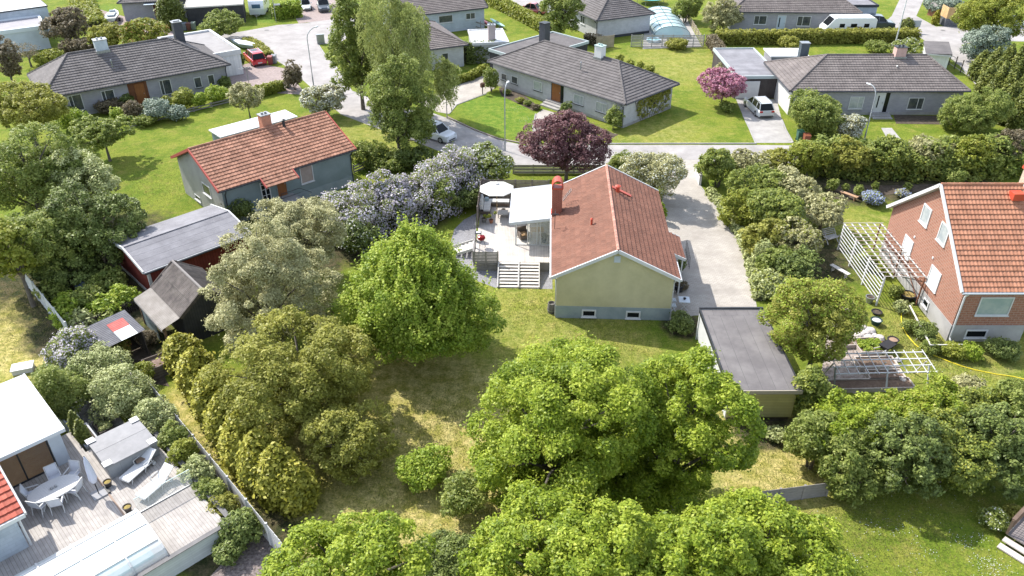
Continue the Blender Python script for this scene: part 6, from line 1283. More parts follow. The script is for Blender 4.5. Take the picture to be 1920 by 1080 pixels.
LM = dict(
    maple=leafm('fresh_maple_leaves', (0.13, 0.2, 0.014), (0.27, 0.35, 0.028), (0.47, 0.53, 0.07), .4),
    lime=leafm('lime_green_leaves', (0.15, 0.23, 0.02), (0.29, 0.385, 0.04), (0.48, 0.54, 0.09), .4),
    mid=leafm('mid_green_leaves', (0.125, 0.175, 0.034), (0.25, 0.3, 0.066), (0.42, 0.46, 0.13)),
    dark=leafm('dark_green_leaves', (0.08, 0.11, 0.026), (0.155, 0.2, 0.045), (0.27, 0.32, 0.09), .25),
    olive=leafm('olive_leaves', (0.19, 0.2, 0.034), (0.335, 0.34, 0.065), (0.5, 0.48, 0.12)),
    grey=leafm('grey_green_leaves', (0.23, 0.225, 0.09), (0.39, 0.375, 0.175), (0.56, 0.535, 0.28), .25),
    thuja=leafm('golden_cypress', (0.17, 0.175, 0.02), (0.31, 0.3, 0.036), (0.48, 0.44, 0.07), .2),
    thujad=leafm('deep_green_cypress', (0.09, 0.115, 0.025), (0.15, 0.175, 0.032), (0.25, 0.265, 0.055), .15),
    plum=leafm('purple_leaves', (0.085, 0.032, 0.035), (0.18, 0.08, 0.082), (0.33, 0.19, 0.185), .25),
    brown=leafm('brownish_leaves', (0.12, 0.095, 0.055), (0.2, 0.165, 0.1), (0.32, 0.27, 0.17)),
    blue=leafm('blue_grey_leaves', (0.176, 0.231, 0.165), (0.264, 0.319, 0.242), (0.396, 0.451, 0.363), .2),
    spruce=leafm('pale_spruce_needles', (0.2, 0.23, 0.075), (0.36, 0.395, 0.15), (0.52, 0.54, 0.26), .2),
    yell=leafm('yellow_green_leaves', (0.168, 0.210, 0.026), (0.273, 0.304, 0.042), (0.399, 0.399, 0.074), .35),
    birch=leafm('birch_leaves', (0.18, 0.22, 0.06), (0.32, 0.36, 0.11), (0.48, 0.5, 0.19), .35),
    lilac=leafm('lilac_blossom', (0.36, 0.315, 0.36), (0.5, 0.455, 0.5), (0.68, 0.64, 0.675), .2),
    whitef=leafm('white_blossom', (0.42, 0.44, 0.32), (0.55, 0.56, 0.46), (0.68, 0.68, 0.6), .2),
    pink=leafm('pink_blossom', (0.36, 0.12, 0.19), (0.54, 0.24, 0.33), (0.7, 0.42, 0.5), .3),
    bluef=leafm('blue_flowers', (0.2, 0.24, 0.42), (0.32, 0.37, 0.55), (0.5, 0.54, 0.68), .2),
    orange=leafm('orange_leaves', (.25, .11, .035), (.38, .2, .06), (.45, .3, .1), .3))
SZ = .6
def fit(cx, cy, rx, ry, zb):
    zc = zb + 1.5
    for _ in range(10):
        p = G(cx, cy, zc); dep = p.y * math.cos(PITCH) + (CAMH - zc) * math.sin(PITCH); s = FPX / dep; r = rx / s
        th = PITCH + math.atan((cy - 540) / FPX); m = ry / s
        rz = math.sqrt(max((m * m - (r * math.sin(th)) ** 2), (.42 * r) ** 2)) / math.cos(th) if m > 0 else r
        rz = max(.45 * r, min(rz, 2.2 * r)); zc = zb + rz
    return p, r, rz, zc, s
def limbs(t, o, C, r, zc, rz, zb, tr, m, n=8, lean=(0, 0), multi=1):
    b = MB(); top = Vector((lean[0], lean[1], zb + rz * .55))
    for mm in range(multi):
        off = Vector((0.25 * r * math.cos(mm * 2.4), .25 * r * math.sin(mm * 2.4), 0)) if multi > 1 else Vector((0, 0, 0))
        tp = top + off * 1.5
        pts = [off * .3, off * .5 + Vector((lean[0] * .3, lean[1] * .3, (zb + rz * .55) * .4)), tp]
        b.tube(pts[0], pts[1], tr / multi ** .5, tr * .72 / multi ** .5, 8); b.tube(pts[1], pts[2], tr * .72 / multi ** .5, tr * .45 / multi ** .5, 8)
    sel = nr.choice(len(C), min(n, len(C)), replace=False)
    for i in sel:
        q = Vector(C[i]) - Vector(o); q.z = max(q.z, zb + .1); s = Vector((lean[0] * .6, lean[1] * .6, max(.3, zb * .8 + (q.z - zb) * .35))); mid = s.lerp(q, .5) + Vector((0, 0, .12 * r))
        b.tube(s, mid, tr * .38, tr * .22, 6); b.tube(mid, q, tr * .22, tr * .07, 5)
    b.build('trunk', m, t)
def tree(label, cx, cy, rx, ry, zb, lm, size=.2, dens=1.0, cr=.30, nc=None, kind='tree', name='tree', cat='tree', shape='round', flower=None, group=None, seed=None, bk=None, tr=None, fl_n=.35, fl_size=None, aspr=1.0, gap=.12, dz=0.0):
    size *= SZ if rx > 60 or cy > 600 else .8
    p, r, rz, zc, s = fit(cx, cy, rx, ry, zb)
    o = (p.x, p.y, dz); t = T(name, label, cat, o, 0, group)
    surf = 4 * math.pi * (((r * r) ** 1.6 + 2 * (r * rz) ** 1.6) / 3) ** (1 / 1.6)
    cr = cr * (.55 if r > 1.6 else .75); nc = nc or int(max(12, min(520, surf / (3.0 * (cr * min(r, rz)) ** 2) * 1.1)))
    i = np.arange(nc) + .5; ph = np.arccos(1 - 1.75 * i / nc); an = math.pi * (1 + 5 ** .5) * i + nr.random() * 6
    D = np.stack([np.cos(an) * np.sin(ph), np.sin(an) * np.sin(ph), np.cos(ph)], 1)
    LD = unit(nr.normal(size=(9, 3)) + np.array([0, 0, .35])); ff = (D @ LD.T).max(1); ff = np.clip((ff - .55) / .42, 0, 1) ** 1.3
    rad = (.70 + .30 * nr.random(nc)) * (.64 + .44 * ff)
    blobs = None
    if r > 1.5 and shape in ('round', 'open'):
        m = int(nr.integers(6, 10)); bd = unit(nr.normal(size=(m, 3)) * np.array([1, 1, .8]) + np.array([0, 0, .12])); bc = bd * (.40 + .16 * nr.random((m, 1))); br_ = .40 + .20 * nr.random(m)
        bc = np.vstack([bc, [[0, 0, -.1]]]); br_ = np.append(br_, .58); k_ = max(8, int(nc * 1.5 / len(br_))); pts = []; oo = []
        for q_ in range(len(br_)):
            dd = unit(nr.normal(size=(k_, 3)) + np.array([0, 0, .25])); pp = bc[q_] * 1.06 + dd * 1.06 * br_[q_] * (.82 + .24 * nr.random((k_, 1)))
            ins = np.zeros(k_, bool)
            for w_ in range(len(br_)):
                if w_ != q_: ins |= np.linalg.norm(pp - bc[w_], axis=1) < br_[w_] * .8
            pts.append(pp[~ins]); oo.append(dd[~ins])
        blobs = np.vstack(pts); nc = len(blobs); D = blobs; rad = np.ones(nc)
    if shape == 'cone': 
        hz = (D[:, 2] + 1) / 2; D[:, 0] *= (1.12 - hz); D[:, 1] *= (1.12 - hz); D[:, 2] = D[:, 2] * 1.0; rad = .8 + .2 * nr.random(nc)
        D[:, :2] *= 1.15
    if shape == 'spire':
        rad = (.70 + .28 * nr.random(nc)) * (.68 + .38 * ff); hz = (D[:, 2] + 1) / 2; D[:, :2] *= (1.30 - .98 * hz)[:, None]; D[:, 2] *= 1.06; sp = nr.random(nc) > .82; rad = np.where(sp, rad * 1.12, rad)
    if shape == 'open': rad = .65 + .42 * nr.random(nc)
    C = D * rad[:, None] * np.array([r, r * aspr, rz]); out = unit(C.copy() if blobs is None else C * .5 + np.vstack(oo) * r); 
    Rc = cr * min(r, rz * 1.2) * (.6 + 1.0 * nr.random(nc) ** 1.6)
    Cw = C + np.array([p.x, p.y, zc])
    # inner clumps fill the middle
    k = max(3, nc // 4); Ci = np.clip(nr.normal(size=(k, 3)) * .33, -.5, .5) * np.array([r, r, rz]) + np.array([p.x, p.y, zc]); Ri = np.full(k, cr * min(r, rz) * 1.1)
    keep = nr.random(nc) > gap; Cw, out, Rc = Cw[keep], out[keep], Rc[keep]
    Ca = np.vstack([Cw, Ci]); Ra = np.concatenate([Rc, Ri]); Oa = np.vstack([out, unit(nr.normal(size=(k, 3)))])
    n = int(min(230000, surf * 2.3 * dens / (size * size * 1.1)))
    V, tt = leaf_cloud(Ca, Ra, n, size, Oa, droop=.0 if shape != 'weep' else 1.6, flat=.8 if shape != 'weep' else 1.1)
    if shape == 'spire':
        cs = Cw[(nr.random(len(Cw)) > .6) & (Cw[:, 2] > zc - .35 * rz)]; m_ = 9; S_ = np.repeat(cs, m_, 0); hh = np.tile(np.arange(m_) / m_, len(cs)); S_[:, 2] += hh * 1.7; S_[:, :2] += unit(S_ - np.array([p.x, p.y, zc]))[:, :2] * hh[:, None] * .7
        V2, t2 = leaf_cloud(S_, .20 * (1.1 - hh), len(S_) * 12, size, np.tile([[0, 0, .5]], (len(S_), 1))); V = np.vstack([V, V2]); tt = np.concatenate([tt, np.clip(t2 + .12, 0, 1)])
    if V[:, 2].min() < .02: V[:, 2] = np.maximum(V[:, 2], .02 + .05 * nr.random(len(V)))
    leaf_obj('crown', V, tt, LM[lm] if isinstance(lm, str) else lm, t, o)
    if flower:
        nf = int(n * fl_n); V2, t2 = leaf_cloud(Cw, Rc * 1.06, nf, fl_size or size * .8, out, shell=(.95, 1.12), asp=.8); V2[:, 2] = np.maximum(V2[:, 2], .05)
        leaf_obj('blossom', V2, t2, LM[flower], t, o)
    tr = tr or max(.05, .055 * r + .02 * (zb + rz)); limbs(t, o, Cw, r, zc, rz, zb if zb > .3 else .35, tr, bk or bark, n=22 if r > 1.5 else 6, multi=3 if zb < .8 else 1)
    return t
def shrub(label, cx, cy, rx, ry, lm, size=.13, **k):
    k.setdefault('name', 'shrub'); k.setdefault('cat', 'shrub'); k.setdefault('cr', .36); k.setdefault('gap', .03); k.setdefault('tr', .04)
    return tree(label, cx, cy, rx, ry, k.pop('zb', 0.05), lm, size, **k)
def hedge(label, pts, w, h, lm, size=.13, dens=1.0, bumpy=.15, name='hedge', cat='hedge', flower=None, fl_n=.3, group=None, zs=0.0):
    P = pxs(pts); o = P[0]; t = T(name, label, cat, (o.x, o.y, 0), 0, group); Cs = []; Os = []; core = MB()
    for i in range(len(P) - 1):
        a, c = P[i], P[i + 1]; L = (c - a).length; d = (c - a) / L; nn = Vector((-d.y, d.x, 0)); st = max(.25, w * .22); m = max(2, int(L / st))
        core.beam(a - o + Vector((0, 0, h * .42)), c - o + Vector((0, 0, h * .42)), w * .45, h * .7)
        for k in range(m):
            q = a + d * ((k + .5) * L / m)
            for sgn in (-1, 1):
                for z in np.arange(.12 * h, h * .9, max(.22, st)):
                    Cs.append(q + nn * (sgn * w * .38 * (1 + bumpy * RNG.uniform(-1, 1))) + Vector((0, 0, z))); Os.append(nn * sgn)
            for u in (-.22, 0, .22): Cs.append(q + nn * (u * w) + Vector((0, 0, h * (.86 + bumpy * RNG.uniform(-.8, .8))))); Os.append(Vector((0, 0, 1)))
    C = np.array([tuple(v) for v in Cs]); O = np.array([tuple(v) for v in Os]); Rr = np.full(len(C), max(.17, w * .17)) * (.8 + .5 * nr.random(len(C)))
    Lt = sum((P[i + 1] - P[i]).length for i in range(len(P) - 1)); n = int(min(80000, Lt * (w + 2 * h) * 3.2 * dens / (size * size * 1.1)))
    V, tt = leaf_cloud(C, Rr, n, size, O, flat=1.0); V[:, 2] = np.maximum(V[:, 2], .02)
    leaf_obj('foliage', V, tt, LM[lm], t, tuple(o)); core.build('stems_or_core', mat('hedge_dark_core', (.03, .035, .015), (.06, .055, .03), 5, .95), t)  # added solid box inside the leaves, blocks light and darkens the interior
    if flower: V2, t2 = leaf_cloud(C, Rr * 1.15, int(n * fl_n), size * .8, O, shell=(.95, 1.1), asp=.8); V2[:, 2] = np.maximum(V2[:, 2], .05); leaf_obj('blossom', V2, t2, LM[flower], t, tuple(o))
    return t
def column(label, bx, by, ty, rpx, lm, size=.11, group=None, name='cypress', cat='conifer', rm=None, z0=0.0):
    p = G(bx, by, z0); dep = p.y * math.cos(PITCH) + (CAMH) * math.sin(PITCH); r = rm or rpx * dep / FPX
    lo, hi = 0.0, 14.0
    for _ in range(30):
        m = (lo + hi) / 2; zc = p.y * math.cos(PITCH) - (m - CAMH) * math.sin(PITCH); yc = p.y * math.sin(PITCH) + (m - CAMH) * math.cos(PITCH)
        if 540 - FPX * yc / zc > ty: lo = m
        else: hi = m
    h = lo - z0; t = T(name, label, cat, (p.x, p.y, z0), 0, group); nc = int(max(14, h / r * 16)); z = (np.arange(nc) + .5) / nc; an = np.arange(nc) * 2.4
    pr = np.minimum(1, 1.5 * (1 - z) ** .75) * np.minimum(1, .65 + 2 * z); C = np.stack([p.x + r * .62 * pr * np.cos(an), p.y + r * .62 * pr * np.sin(an), z0 + z * h * .97], 1)
    O = np.stack([np.cos(an), np.sin(an), np.full(nc, .35)], 1); Rr = r * .52 * pr + .05
    n = int(min(30000, 2 * math.pi * r * h * 3.2 / (size * size))); V, tt = leaf_cloud(C, Rr, n, size, O, flat=1.5, shell=(.6, 1.05)); V[:, 2] = np.maximum(V[:, 2], z0 + .02)
    leaf_obj('foliage', V, tt, LM[lm], t, (p.x, p.y, z0)); b = MB(); b.tube((0, 0, 0), (0, 0, h * .6), .05, .02); b.build('trunk', bark, t); return t

# big near trees
tree('large bright green maple, left half of the big pair in the middle foreground', 1050, 790, 178, 180, .5, 'maple', .122, 1.1, .24, name='maple', tr=.3)
tree('large bright green maple standing right of the other beside the garage', 1280, 808, 125, 158, .4, 'maple', .122, 1.1, .25, name='maple', tr=.28, gap=.18)
tree('maple treetop at the bottom edge, leftmost', 660, 1068, 140, 128, 2.4, 'maple', .122, 1.1, .25, name='maple', tr=.25)
shrub('dark rounded yew-like bush between two bright maple tops at the bottom edge', 840, 1052, 62, 52, 'dark', .10, zb=.8, dens=1.4)
tree('maple treetop at the bottom edge, right of the dark bush', 1030, 1065, 172, 130, 2.5, 'maple', .122, 1.1, .25, name='maple', tr=.25)
tree('maple treetop at the bottom edge, middle one below the big pair', 1240, 1058, 150, 138, 2.5, 'maple', .122, 1.1, .25, name='maple', tr=.25)
tree('maple treetop at the bottom edge, large one farthest right', 1428, 1075, 165, 148, 2.5, 'maple', .122, 1.1, .24, name='maple', tr=.25)
tree('bright lime-green tree with pointed leafy spires in the middle of the garden', 780, 560, 166, 140, .1, 'lime', .14, 1.2, .20, name='hornbeam', tr=.26, shape='spire', gap=.06)
tree('grey-green small-leaved tree behind the golden cypress hedge', 495, 545, 112, 125, .3, 'grey', .10, .95, .22, name='apple_tree', tr=.2, gap=.1)
tree('grey-green small-leaved tree in front of the lilac hedge', 560, 452, 86, 78, .4, 'grey', .11, .9, .24, name='apple_tree', tr=.18, gap=.1)
tree('olive-green wide tree between the cypress hedge and the dry lawn', 565, 705, 135, 122, .3, 'olive', .13, 1.0, .22, name='cherry_tree', tr=.24, gap=.12)
tree('low olive-green tree casting a dappled shadow on the dry lawn', 655, 815, 80, 78, .1, 'olive', .13, .8, .26, name='cherry_tree', tr=.14, gap=.2)
tree('low leafy maple skirt filling the lower left of the big pair', 945, 885, 80, 85, .1, 'maple', .122, 1.1, .25, name='maple', tr=.12)
tree('low leafy maple between and in front of the big pair', 1175, 880, 110, 85, .3, 'maple', .122, 1.1, .25, name='maple', tr=.14)
tree('maple treetop filling the gap at the bottom edge, third from the left', 1135, 1085, 110, 125, 2.4, 'maple', .122, 1.1, .25, name='maple', tr=.2)
tree('maple treetop at the bottom edge, third from the right', 1335, 1100, 105, 130, 2.4, 'maple', .122, 1.1, .25, name='maple', tr=.2)
tree('small maple top at the bottom edge nearest the daisy lawn', 1540, 1120, 70, 75, 1.5, 'maple', .122, 1.1, .25, name='maple', tr=.12)
shrub('small bright green bush standing on the dry lawn', 795, 880, 50, 42, 'lime', .13)
shrub('small mid-green bush at the left foot of the big maple', 868, 930, 42, 42, 'mid', .13)
for i, (bx, by, ty, rp) in enumerate(((350, 690, 625, 28), (382, 735, 650, 31), (412, 785, 685, 32), (440, 832, 728, 33), (468, 874, 768, 34), (500, 908, 803, 35), (532, 932, 833, 35), (560, 945, 865, 32))):
    column('golden-green cypress of the diagonal row, %s' % ['at its upper end by the dark shed', 'second from the upper end', 'third from the upper end', 'fourth from the upper end', 'fourth from the lower end', 'third from the lower end', 'second from the lower end', 'at its lower end by the dry grass'][i], bx, by, ty, rp * 1.12, 'thuja', .12, 'golden cypresses in the diagonal row')
# left mass
tree('pale olive rounded tree left of the upper left bungalow', 45, 205, 70, 48, 1.5, 'olive', .17, 1.0, .24)
tree('tidy round light-green tree with a clear trunk on the left lawn', 190, 246, 57, 33, 1.6, 'mid', .15, 1.2, .26, tr=.15)
tree('tall mid-green tree at the left edge above the dark thicket', 50, 330, 95, 85, 1.5, 'mid', .17, 1.0, .22, tr=.3)
tree('feathery grey-green tree leaning over the left lawn', 150, 335, 85, 70, 1.2, 'spruce', .16, 1.0, .22, tr=.22, gap=.15)
tree('dark green conifer-like tree at the edge of the left lawn', 170, 420, 80, 75, .5, 'dark', .15, 1.1, .2, tr=.2)
tree('dark bushy tree in the thicket left of the red shed', 75, 455, 85, 75, .6, 'mid', .16, 1.1, .22, tr=.2)
tree('yellow-green young maple at the left edge', 22, 470, 45, 75, 1.5, 'yell', .18, 1.0, .28, name='maple', gap=.2)
shrub('dark-leaved bush left of the barrel beside the red shed', 120, 500, 65, 40, 'dark', .14)
tree('brownish dark small tree at the left edge beside the upper left bungalow', 8, 110, 26, 40, 1.0, 'brown', .16, 1.0, .3)
for i, (cx, cy, rx, ry, m) in enumerate(((100, 545, 28, 22, 'mid'), (125, 572, 30, 24, 'lime'), (165, 560, 30, 24, 'mid'), (150, 598, 28, 20, 'spruce'), (200, 575, 30, 22, 'lime'), (208, 528, 35, 25, 'mid'), (235, 555, 28, 22, 'lime'), (120, 600, 20, 18, 'lime'), (170, 525, 30, 20, 'dark'), (200, 595, 22, 15, 'mid'))):
    shrub(['mid-green garden bush at the upper end of the pale fence', 'bright bush against the middle of the pale fence', 'mid-green bush in front of the blue tarpaulin', 'pale bush just behind the dark picket fence', 'bright green bush in the middle of the bed above the picket fence', 'mid-green bush against the red shed wall', 'bright green bush between red shed and dark shed', 'small bright bush at the lower end of the pale fence', 'dark bush behind the tarpaulin', 'low mid-green bush touching the picket fence'][i], cx, cy, rx, ry, m, .14, group='garden bushes beside the red shed')
tree('small lilac with pale mauve flowers at the lower end of the pale fence', 138, 655, 42, 42, .3, 'mid', .12, 1.1, .3, name='lilac', cat='shrub', flower='lilac', fl_n=.4)
for i, (cx, cy, rx, ry, m) in enumerate(((108, 740, 45, 50, 'mid'), (150, 720, 35, 35, 'dark'), (190, 690, 48, 42, 'spruce'), (225, 735, 48, 45, 'spruce'), (290, 783, 36, 36, 'spruce'), (322, 826, 28, 32, 'mid'), (345, 858, 26, 30, 'yell'), (370, 890, 27, 30, 'spruce'), (397, 923, 27, 28, 'mid'), (422, 953, 25, 26, 'olive'))):
    shrub(['green bush against the upper corner of the glass roof', 'dark bush under the mauve lilac', 'feathery pale conifer above the grey gravel yard', 'feathery pale conifer beside the long fence', 'feathery pale conifer behind the hot tub', 'green bush at the far corner of the terrace side wall', 'bright bush beside the loungers outside the terrace wall', 'pale bush halfway down the terrace side wall', 'green bush near the lower end of the terrace side wall', 'bright bush at the lower end of the terrace side wall'][i], cx, cy, rx, ry, m, .11, shape='open' if m == 'spruce' else 'round', group='bushes between the terrace and the long fence')
shrub('dark leafy bush hanging over the outer corner of the terrace wall', 455, 985, 38, 32, 'dark', .13, zb=.3); shrub('rounded orange-green bush in front of the lean-to', 218, 660, 24, 22, 'olive', .10, flower='orange', fl_n=.12)
shrub('small rust-tinged bush at the right corner of the lean-to', 275, 632, 17, 14, 'brown', .10); shrub('yellow-green bush beside the compost box', 264, 700, 22, 20, 'yell', .11); shrub('pale bush left of the lean-to', 165, 635, 16, 18, 'yell', .11)
shrub('low bush in shade on the bark chips', 430, 1030, 28, 16, 'dark', .12)
# lilac hedge
hedge('long tall lilac hedge in pale mauve bloom beside the blue-green house', [(612, 452), (665, 440), (725, 424), (790, 402), (845, 378), (878, 358)], 3.3, 3.1, 'mid', .085, .45, .55, name='lilac_hedge', flower='lilac', fl_n=1.05)
tree('lilac bush rising at the right end of the lilac hedge', 852, 318, 34, 36, .4, 'mid', .12, .9, .26, name='lilac', cat='shrub', flower='lilac', fl_n=.7, fl_size=.09, gap=.04)
tree('mauve lilac bush bulging from the middle of the lilac hedge', 742, 372, 46, 40, .4, 'mid', .12, .9, .26, name='lilac', cat='shrub', flower='lilac', fl_n=.7, fl_size=.09, gap=.04)
tree('green bush with creamy white flower heads at the street end of the lilac hedge', 912, 312, 46, 40, .3, 'mid', .14, 1.1, .28, name='viburnum', cat='shrub', flower='whitef', fl_n=.16)
shrub('dark glossy bush with small white flowers below the lilac hedge', 668, 445, 34, 32, 'dark', .12, flower='whitef', fl_n=.06); shrub('bright green bush growing out of the front of the lilac hedge', 828, 372, 22, 34, 'mid', .13); shrub('green bush under the right end of the lilac hedge', 872, 372, 30, 22, 'dark', .13)
shrub('pale yellow-flecked bush at the left end of the lilac hedge', 568, 408, 22, 16, 'grey', .11)
shrub('climbing shrub against the wall of the blue-green house', 448, 392, 22, 20, 'dark', .12, zb=.4)
tree('spreading purple-leaved plum tree beyond the yellow house', 1064, 272, 80, 58, 1.2, 'plum', .16, 1.0, .25, name='plum_tree', tr=.2)
tree('pale grey-green hawthorn in white bloom at the top of the driveway', 1222, 318, 62, 50, .8, 'grey', .14, 1.0, .25, name='hawthorn', tr=.16, flower='whitef', fl_n=.10)
shrub('mid-green bush between the purple tree and the hawthorn', 1168, 308, 24, 22, 'mid', .14)
# street trees
tree('tall weeping birch rising off the top edge beside the street', 745, 85, 72, 122, 1.6, 'birch', .14, .62, .2, name='birch', shape='weep', bk=bark_pale, tr=.28, gap=.38)
tree('dense green tree left of the weeping birch', 668, 80, 55, 100, 1.5, 'mid', .17, 1.1, .24, name='birch', tr=.24, gap=.12)
tree('lighter green ash in front of the weeping birch', 742, 205, 78, 88, 1.0, 'mid', .15, .9, .22, name='ash_tree', tr=.22, gap=.2, shape='open')
tree('trailing birch branch crown hanging over the beige drive', 835, 150, 22, 75, 1.5, 'birch', .13, .7, .4, name='birch', shape='weep', tr=.06, bk=bark_pale, gap=.1)
shrub('leafy bush screening the rear of the white hatchback', 790, 238, 26, 30, 'mid', .13, zb=.6)
for i, (cx, cy, rx, ry) in enumerate(((690, 292, 32, 24), (730, 300, 36, 22), (775, 292, 36, 24))): shrub('dark undergrowth bush below the ash, %s of three' % ['left', 'middle', 'right'][i], cx, cy, rx, ry, 'mid' if i < 2 else 'dark', .14, group='bushes under the ash')
tree('white-blossoming bush by the lawn corner at the cul-de-sac', 604, 190, 34, 28, .3, 'grey', .14, 1.0, .28, name='hawthorn', cat='shrub', flower='whitef', fl_n=.5)
tree('small dark burgundy bush at the red gravel drive', 549, 140, 19, 24, .3, 'brown', .13, 1.0, .3, name='barberry', cat='shrub')
hedge('low yellow-green hedge along the reddish gravel drive', [(480, 182), (532, 168)], 1.1, 1.1, 'yell', .13); hedge('low autumn-tinted hedge between the red car and the cul-de-sac', [(462, 82), (482, 90), (505, 112)], 1.3, .8, 'olive', .14)
tree('small pale apple tree on the lawn edge at the middle left', 462, 182, 32, 27, .9, 'grey', .12, .8, .3, name='apple_tree', tr=.09, gap=.2)
B1S = [(125, 215, 22, 14, 'dark', 'dark bush under the leftmost bungalow window'), (135, 225, 25, 18, 'lime', 'bright green clipped bush left of the pale round tree'), (205, 198, 25, 12, 'brown', 'dark brown heather bush below the second window'), (237, 190, 14, 12, 'dark', 'dark rounded bush left of the brown front door'), (222, 215, 16, 12, 'lime', 'small bright bush above the round tree'),
       (250, 208, 17, 17, 'brown', 'rust-green conifer in front of the brown door'), (292, 206, 24, 20, 'blue', 'blue-green bush right of the brown door'), (310, 190, 10, 9, 'yell', 'small yellow bush below the third window'), (330, 212, 18, 14, 'blue', 'low blue-green bush by the rail fence'), (343, 186, 20, 18, 'yell', 'pale yellowish round bush below the third window'),
       (374, 190, 13, 13, 'lime', 'smaller clipped green ball bush'), (405, 177, 22, 15, 'lime', 'larger clipped green ball bush at the right end of the bed'), (421, 155, 10, 12, 'dark', 'dark round bush at the right corner of the bungalow'), (452, 112, 6, 14, 'dark', 'dark narrow bush at the corner of the white garage'), (270, 225, 20, 10, 'mid', 'low green bush beside the rail fence'), (92, 190, 20, 14, 'dark', 'dark bush in the shade of the olive tree')]
for cx, cy, rx, ry, m, lb in B1S: shrub(lb, cx, cy, rx, ry, m, .13, group='bushes in front of the upper left bungalow')
tree('brown-flecked broad bush tree beside the top left garages', 122, 48, 42, 30, .8, 'brown', .17, 1.0, .25); tree('yellow-green tree with orange flecks behind the upper left bungalow', 262, 62, 48, 24, 1.0, 'yell', .17, .9, .26, gap=.2, flower='orange', fl_n=.08); tree('olive bush tree behind the ridge of the upper left bungalow', 205, 68, 36, 22, .6, 'olive', .17, 1.0, .28)
shrub('rust-brown bush behind the pale chimney', 145, 88, 32, 12, 'brown', .16); tree('small round light green tree beside the black garage', 408, 45, 41, 22, .8, 'mid', .15, 1.1, .26, tr=.1)
column('dark clipped column cypress in front of the top left house', 326, 52, -25, 22, 'thujad', .15)
hedge('bright yellow-green hedge strip between the top left gardens', [(150, -5), (158, 18), (180, 52)], 3.0, .9, 'yell', .18); hedge('clipped square green hedge block beside the white caravan', [(512, 36), (565, 30)], 2.0, 2.2, 'lime', .15, 1.2, .05); tree('bare-branched pollarded bush in front of the blue-white garage', 50, 98, 22, 16, .8, 'brown', .1, .15, .3, tr=.14)
shrub('low bright bush at the left edge beside the pollard', 90, 108, 25, 8, 'yell', .15)
hedge('long clipped bright green hedge beside the kayak lawn', [(905, 2), (950, 22), (1000, 48), (1035, 68)], 1.6, 1.6, 'yell', .16, 1.1, .08); hedge('dark ivy-like hedge beside the white wing', [(872, 118), (930, 112)], 1.8, 2.4, 'dark', .14)
hedge('low yellow-green hedge along the beige driveway', [(838, 160), (880, 150), (912, 132)], .8, .8, 'yell', .12); tree('rounded green tree behind the flat-roofed middle garage', 1054, 22, 42, 38, 1.2, 'mid', .16, 1.1, .24, tr=.2)
tree('bright leafy climbing bush at the left corner of the middle bungalow', 921, 148, 14, 22, .1, 'mid', .12, 1.0, .3, name='shrub', cat='shrub'); hedge('thicket of bare vine canes behind the flat garage', [(1095, 82), (1130, 86)], 1.0, 1.4, 'brown', .12, .35)
tree('pale green bush tree at the top edge beside the trampoline', 1287, 12, 26, 24, .4, 'mid', .16, 1.0, .28); tree('broad pale bush at the corner of the top right bungalow', 1357, 26, 34, 27, .3, 'grey', .15, 1.1, .28, name='shrub', cat='shrub')
hedge('long clipped hedge behind the motorhome and the far lawn', [(1340, 82), (1450, 82), (1580, 80), (1718, 80)], 1.5, 1.7, 'olive', .16, 1.0, .12); hedge('brownish hedge running down the right edge of the middle lawn', [(1332, 84), (1345, 100), (1356, 128)], 1.2, 1.4, 'brown', .14)
for i, (cx, cy, rx) in enumerate(((1163, 110, 8), (1180, 120, 9), (1200, 123, 8), (1218, 130, 11))): shrub('low yellow bush behind the middle bungalow, %s of four' % ['leftmost', 'second from the left', 'second from the right', 'rightmost'][i], cx, cy, rx, 7, 'yell', .13, group='yellow bushes behind the middle bungalow')
shrub('dark bush against the pool fence', 1270, 82, 20, 9, 'olive', .13); shrub('bright bush behind the long hedge at the top', 1480, 82, 22, 12, 'olive', .14); shrub('leafy bush beside the pink chimney', 1640, 88, 22, 10, 'mid', .13); shrub('large bush with pale blossom beside the garden shed', 1705, 88, 30, 16, 'mid', .14, flower='whitef', fl_n=.1)
tree('dark round clipped bush beside the lane', 1701, 48, 14, 13, .1, 'thujad', .12, 1.3, .3, name='shrub', cat='shrub'); tree('pink flowering cherry tree on the lawn by the garage', 1358, 156, 45, 26, 1.3, 'pink', .12, 1.1, .26, name='cherry_tree', tr=.13, gap=.12, flower='plum', fl_n=.1)
shrub('green bush beneath the pink cherry tree', 1362, 200, 16, 10, 'mid', .13); shrub('climbing leaves at the corner of the dark garage', 1355, 135, 14, 14, 'grey', .12); shrub('climbing rose at the right corner of the middle bungalow', 1151, 222, 16, 20, 'mid', .12); shrub('dark green bush right of the steps of the middle bungalow', 1063, 202, 11, 11, 'dark', .11)
for i, (x, y) in enumerate(((975, 188), (990, 193), (1005, 200), (1095, 235), (1115, 240), (1135, 250), (1060, 225), (950, 172))): shrub('low flowering plant in the bed along the middle bungalow', x, y, 8, 5, ['olive', 'mid', 'brown'][i % 3], .10, group='low plants along the middle bungalow', name='bedding_plant', cat='plant')
VN = T('wall_vine', 'leafy climbing vine on the end wall of the middle bungalow', 'climber', tuple(H3.location), -45.5)
vb = []; 
for k in range(260): x = nr.uniform(1.9, 7.6); z = 2.5 - abs(nr.normal()) * .6 if nr.random() < .6 else nr.uniform(.3, 2.4); vb.append((L3 + .1, x, max(.2, z)))
vb = np.array(vb); vw = np.array([tuple(Vector((rot(a, c, -45.5)[0] + H3.location.x, rot(a, c, -45.5)[1] + H3.location.y, z))) for a, c, z in vb]); ov = np.tile(np.array([[.7, -.7, .2]]), (len(vw), 1))
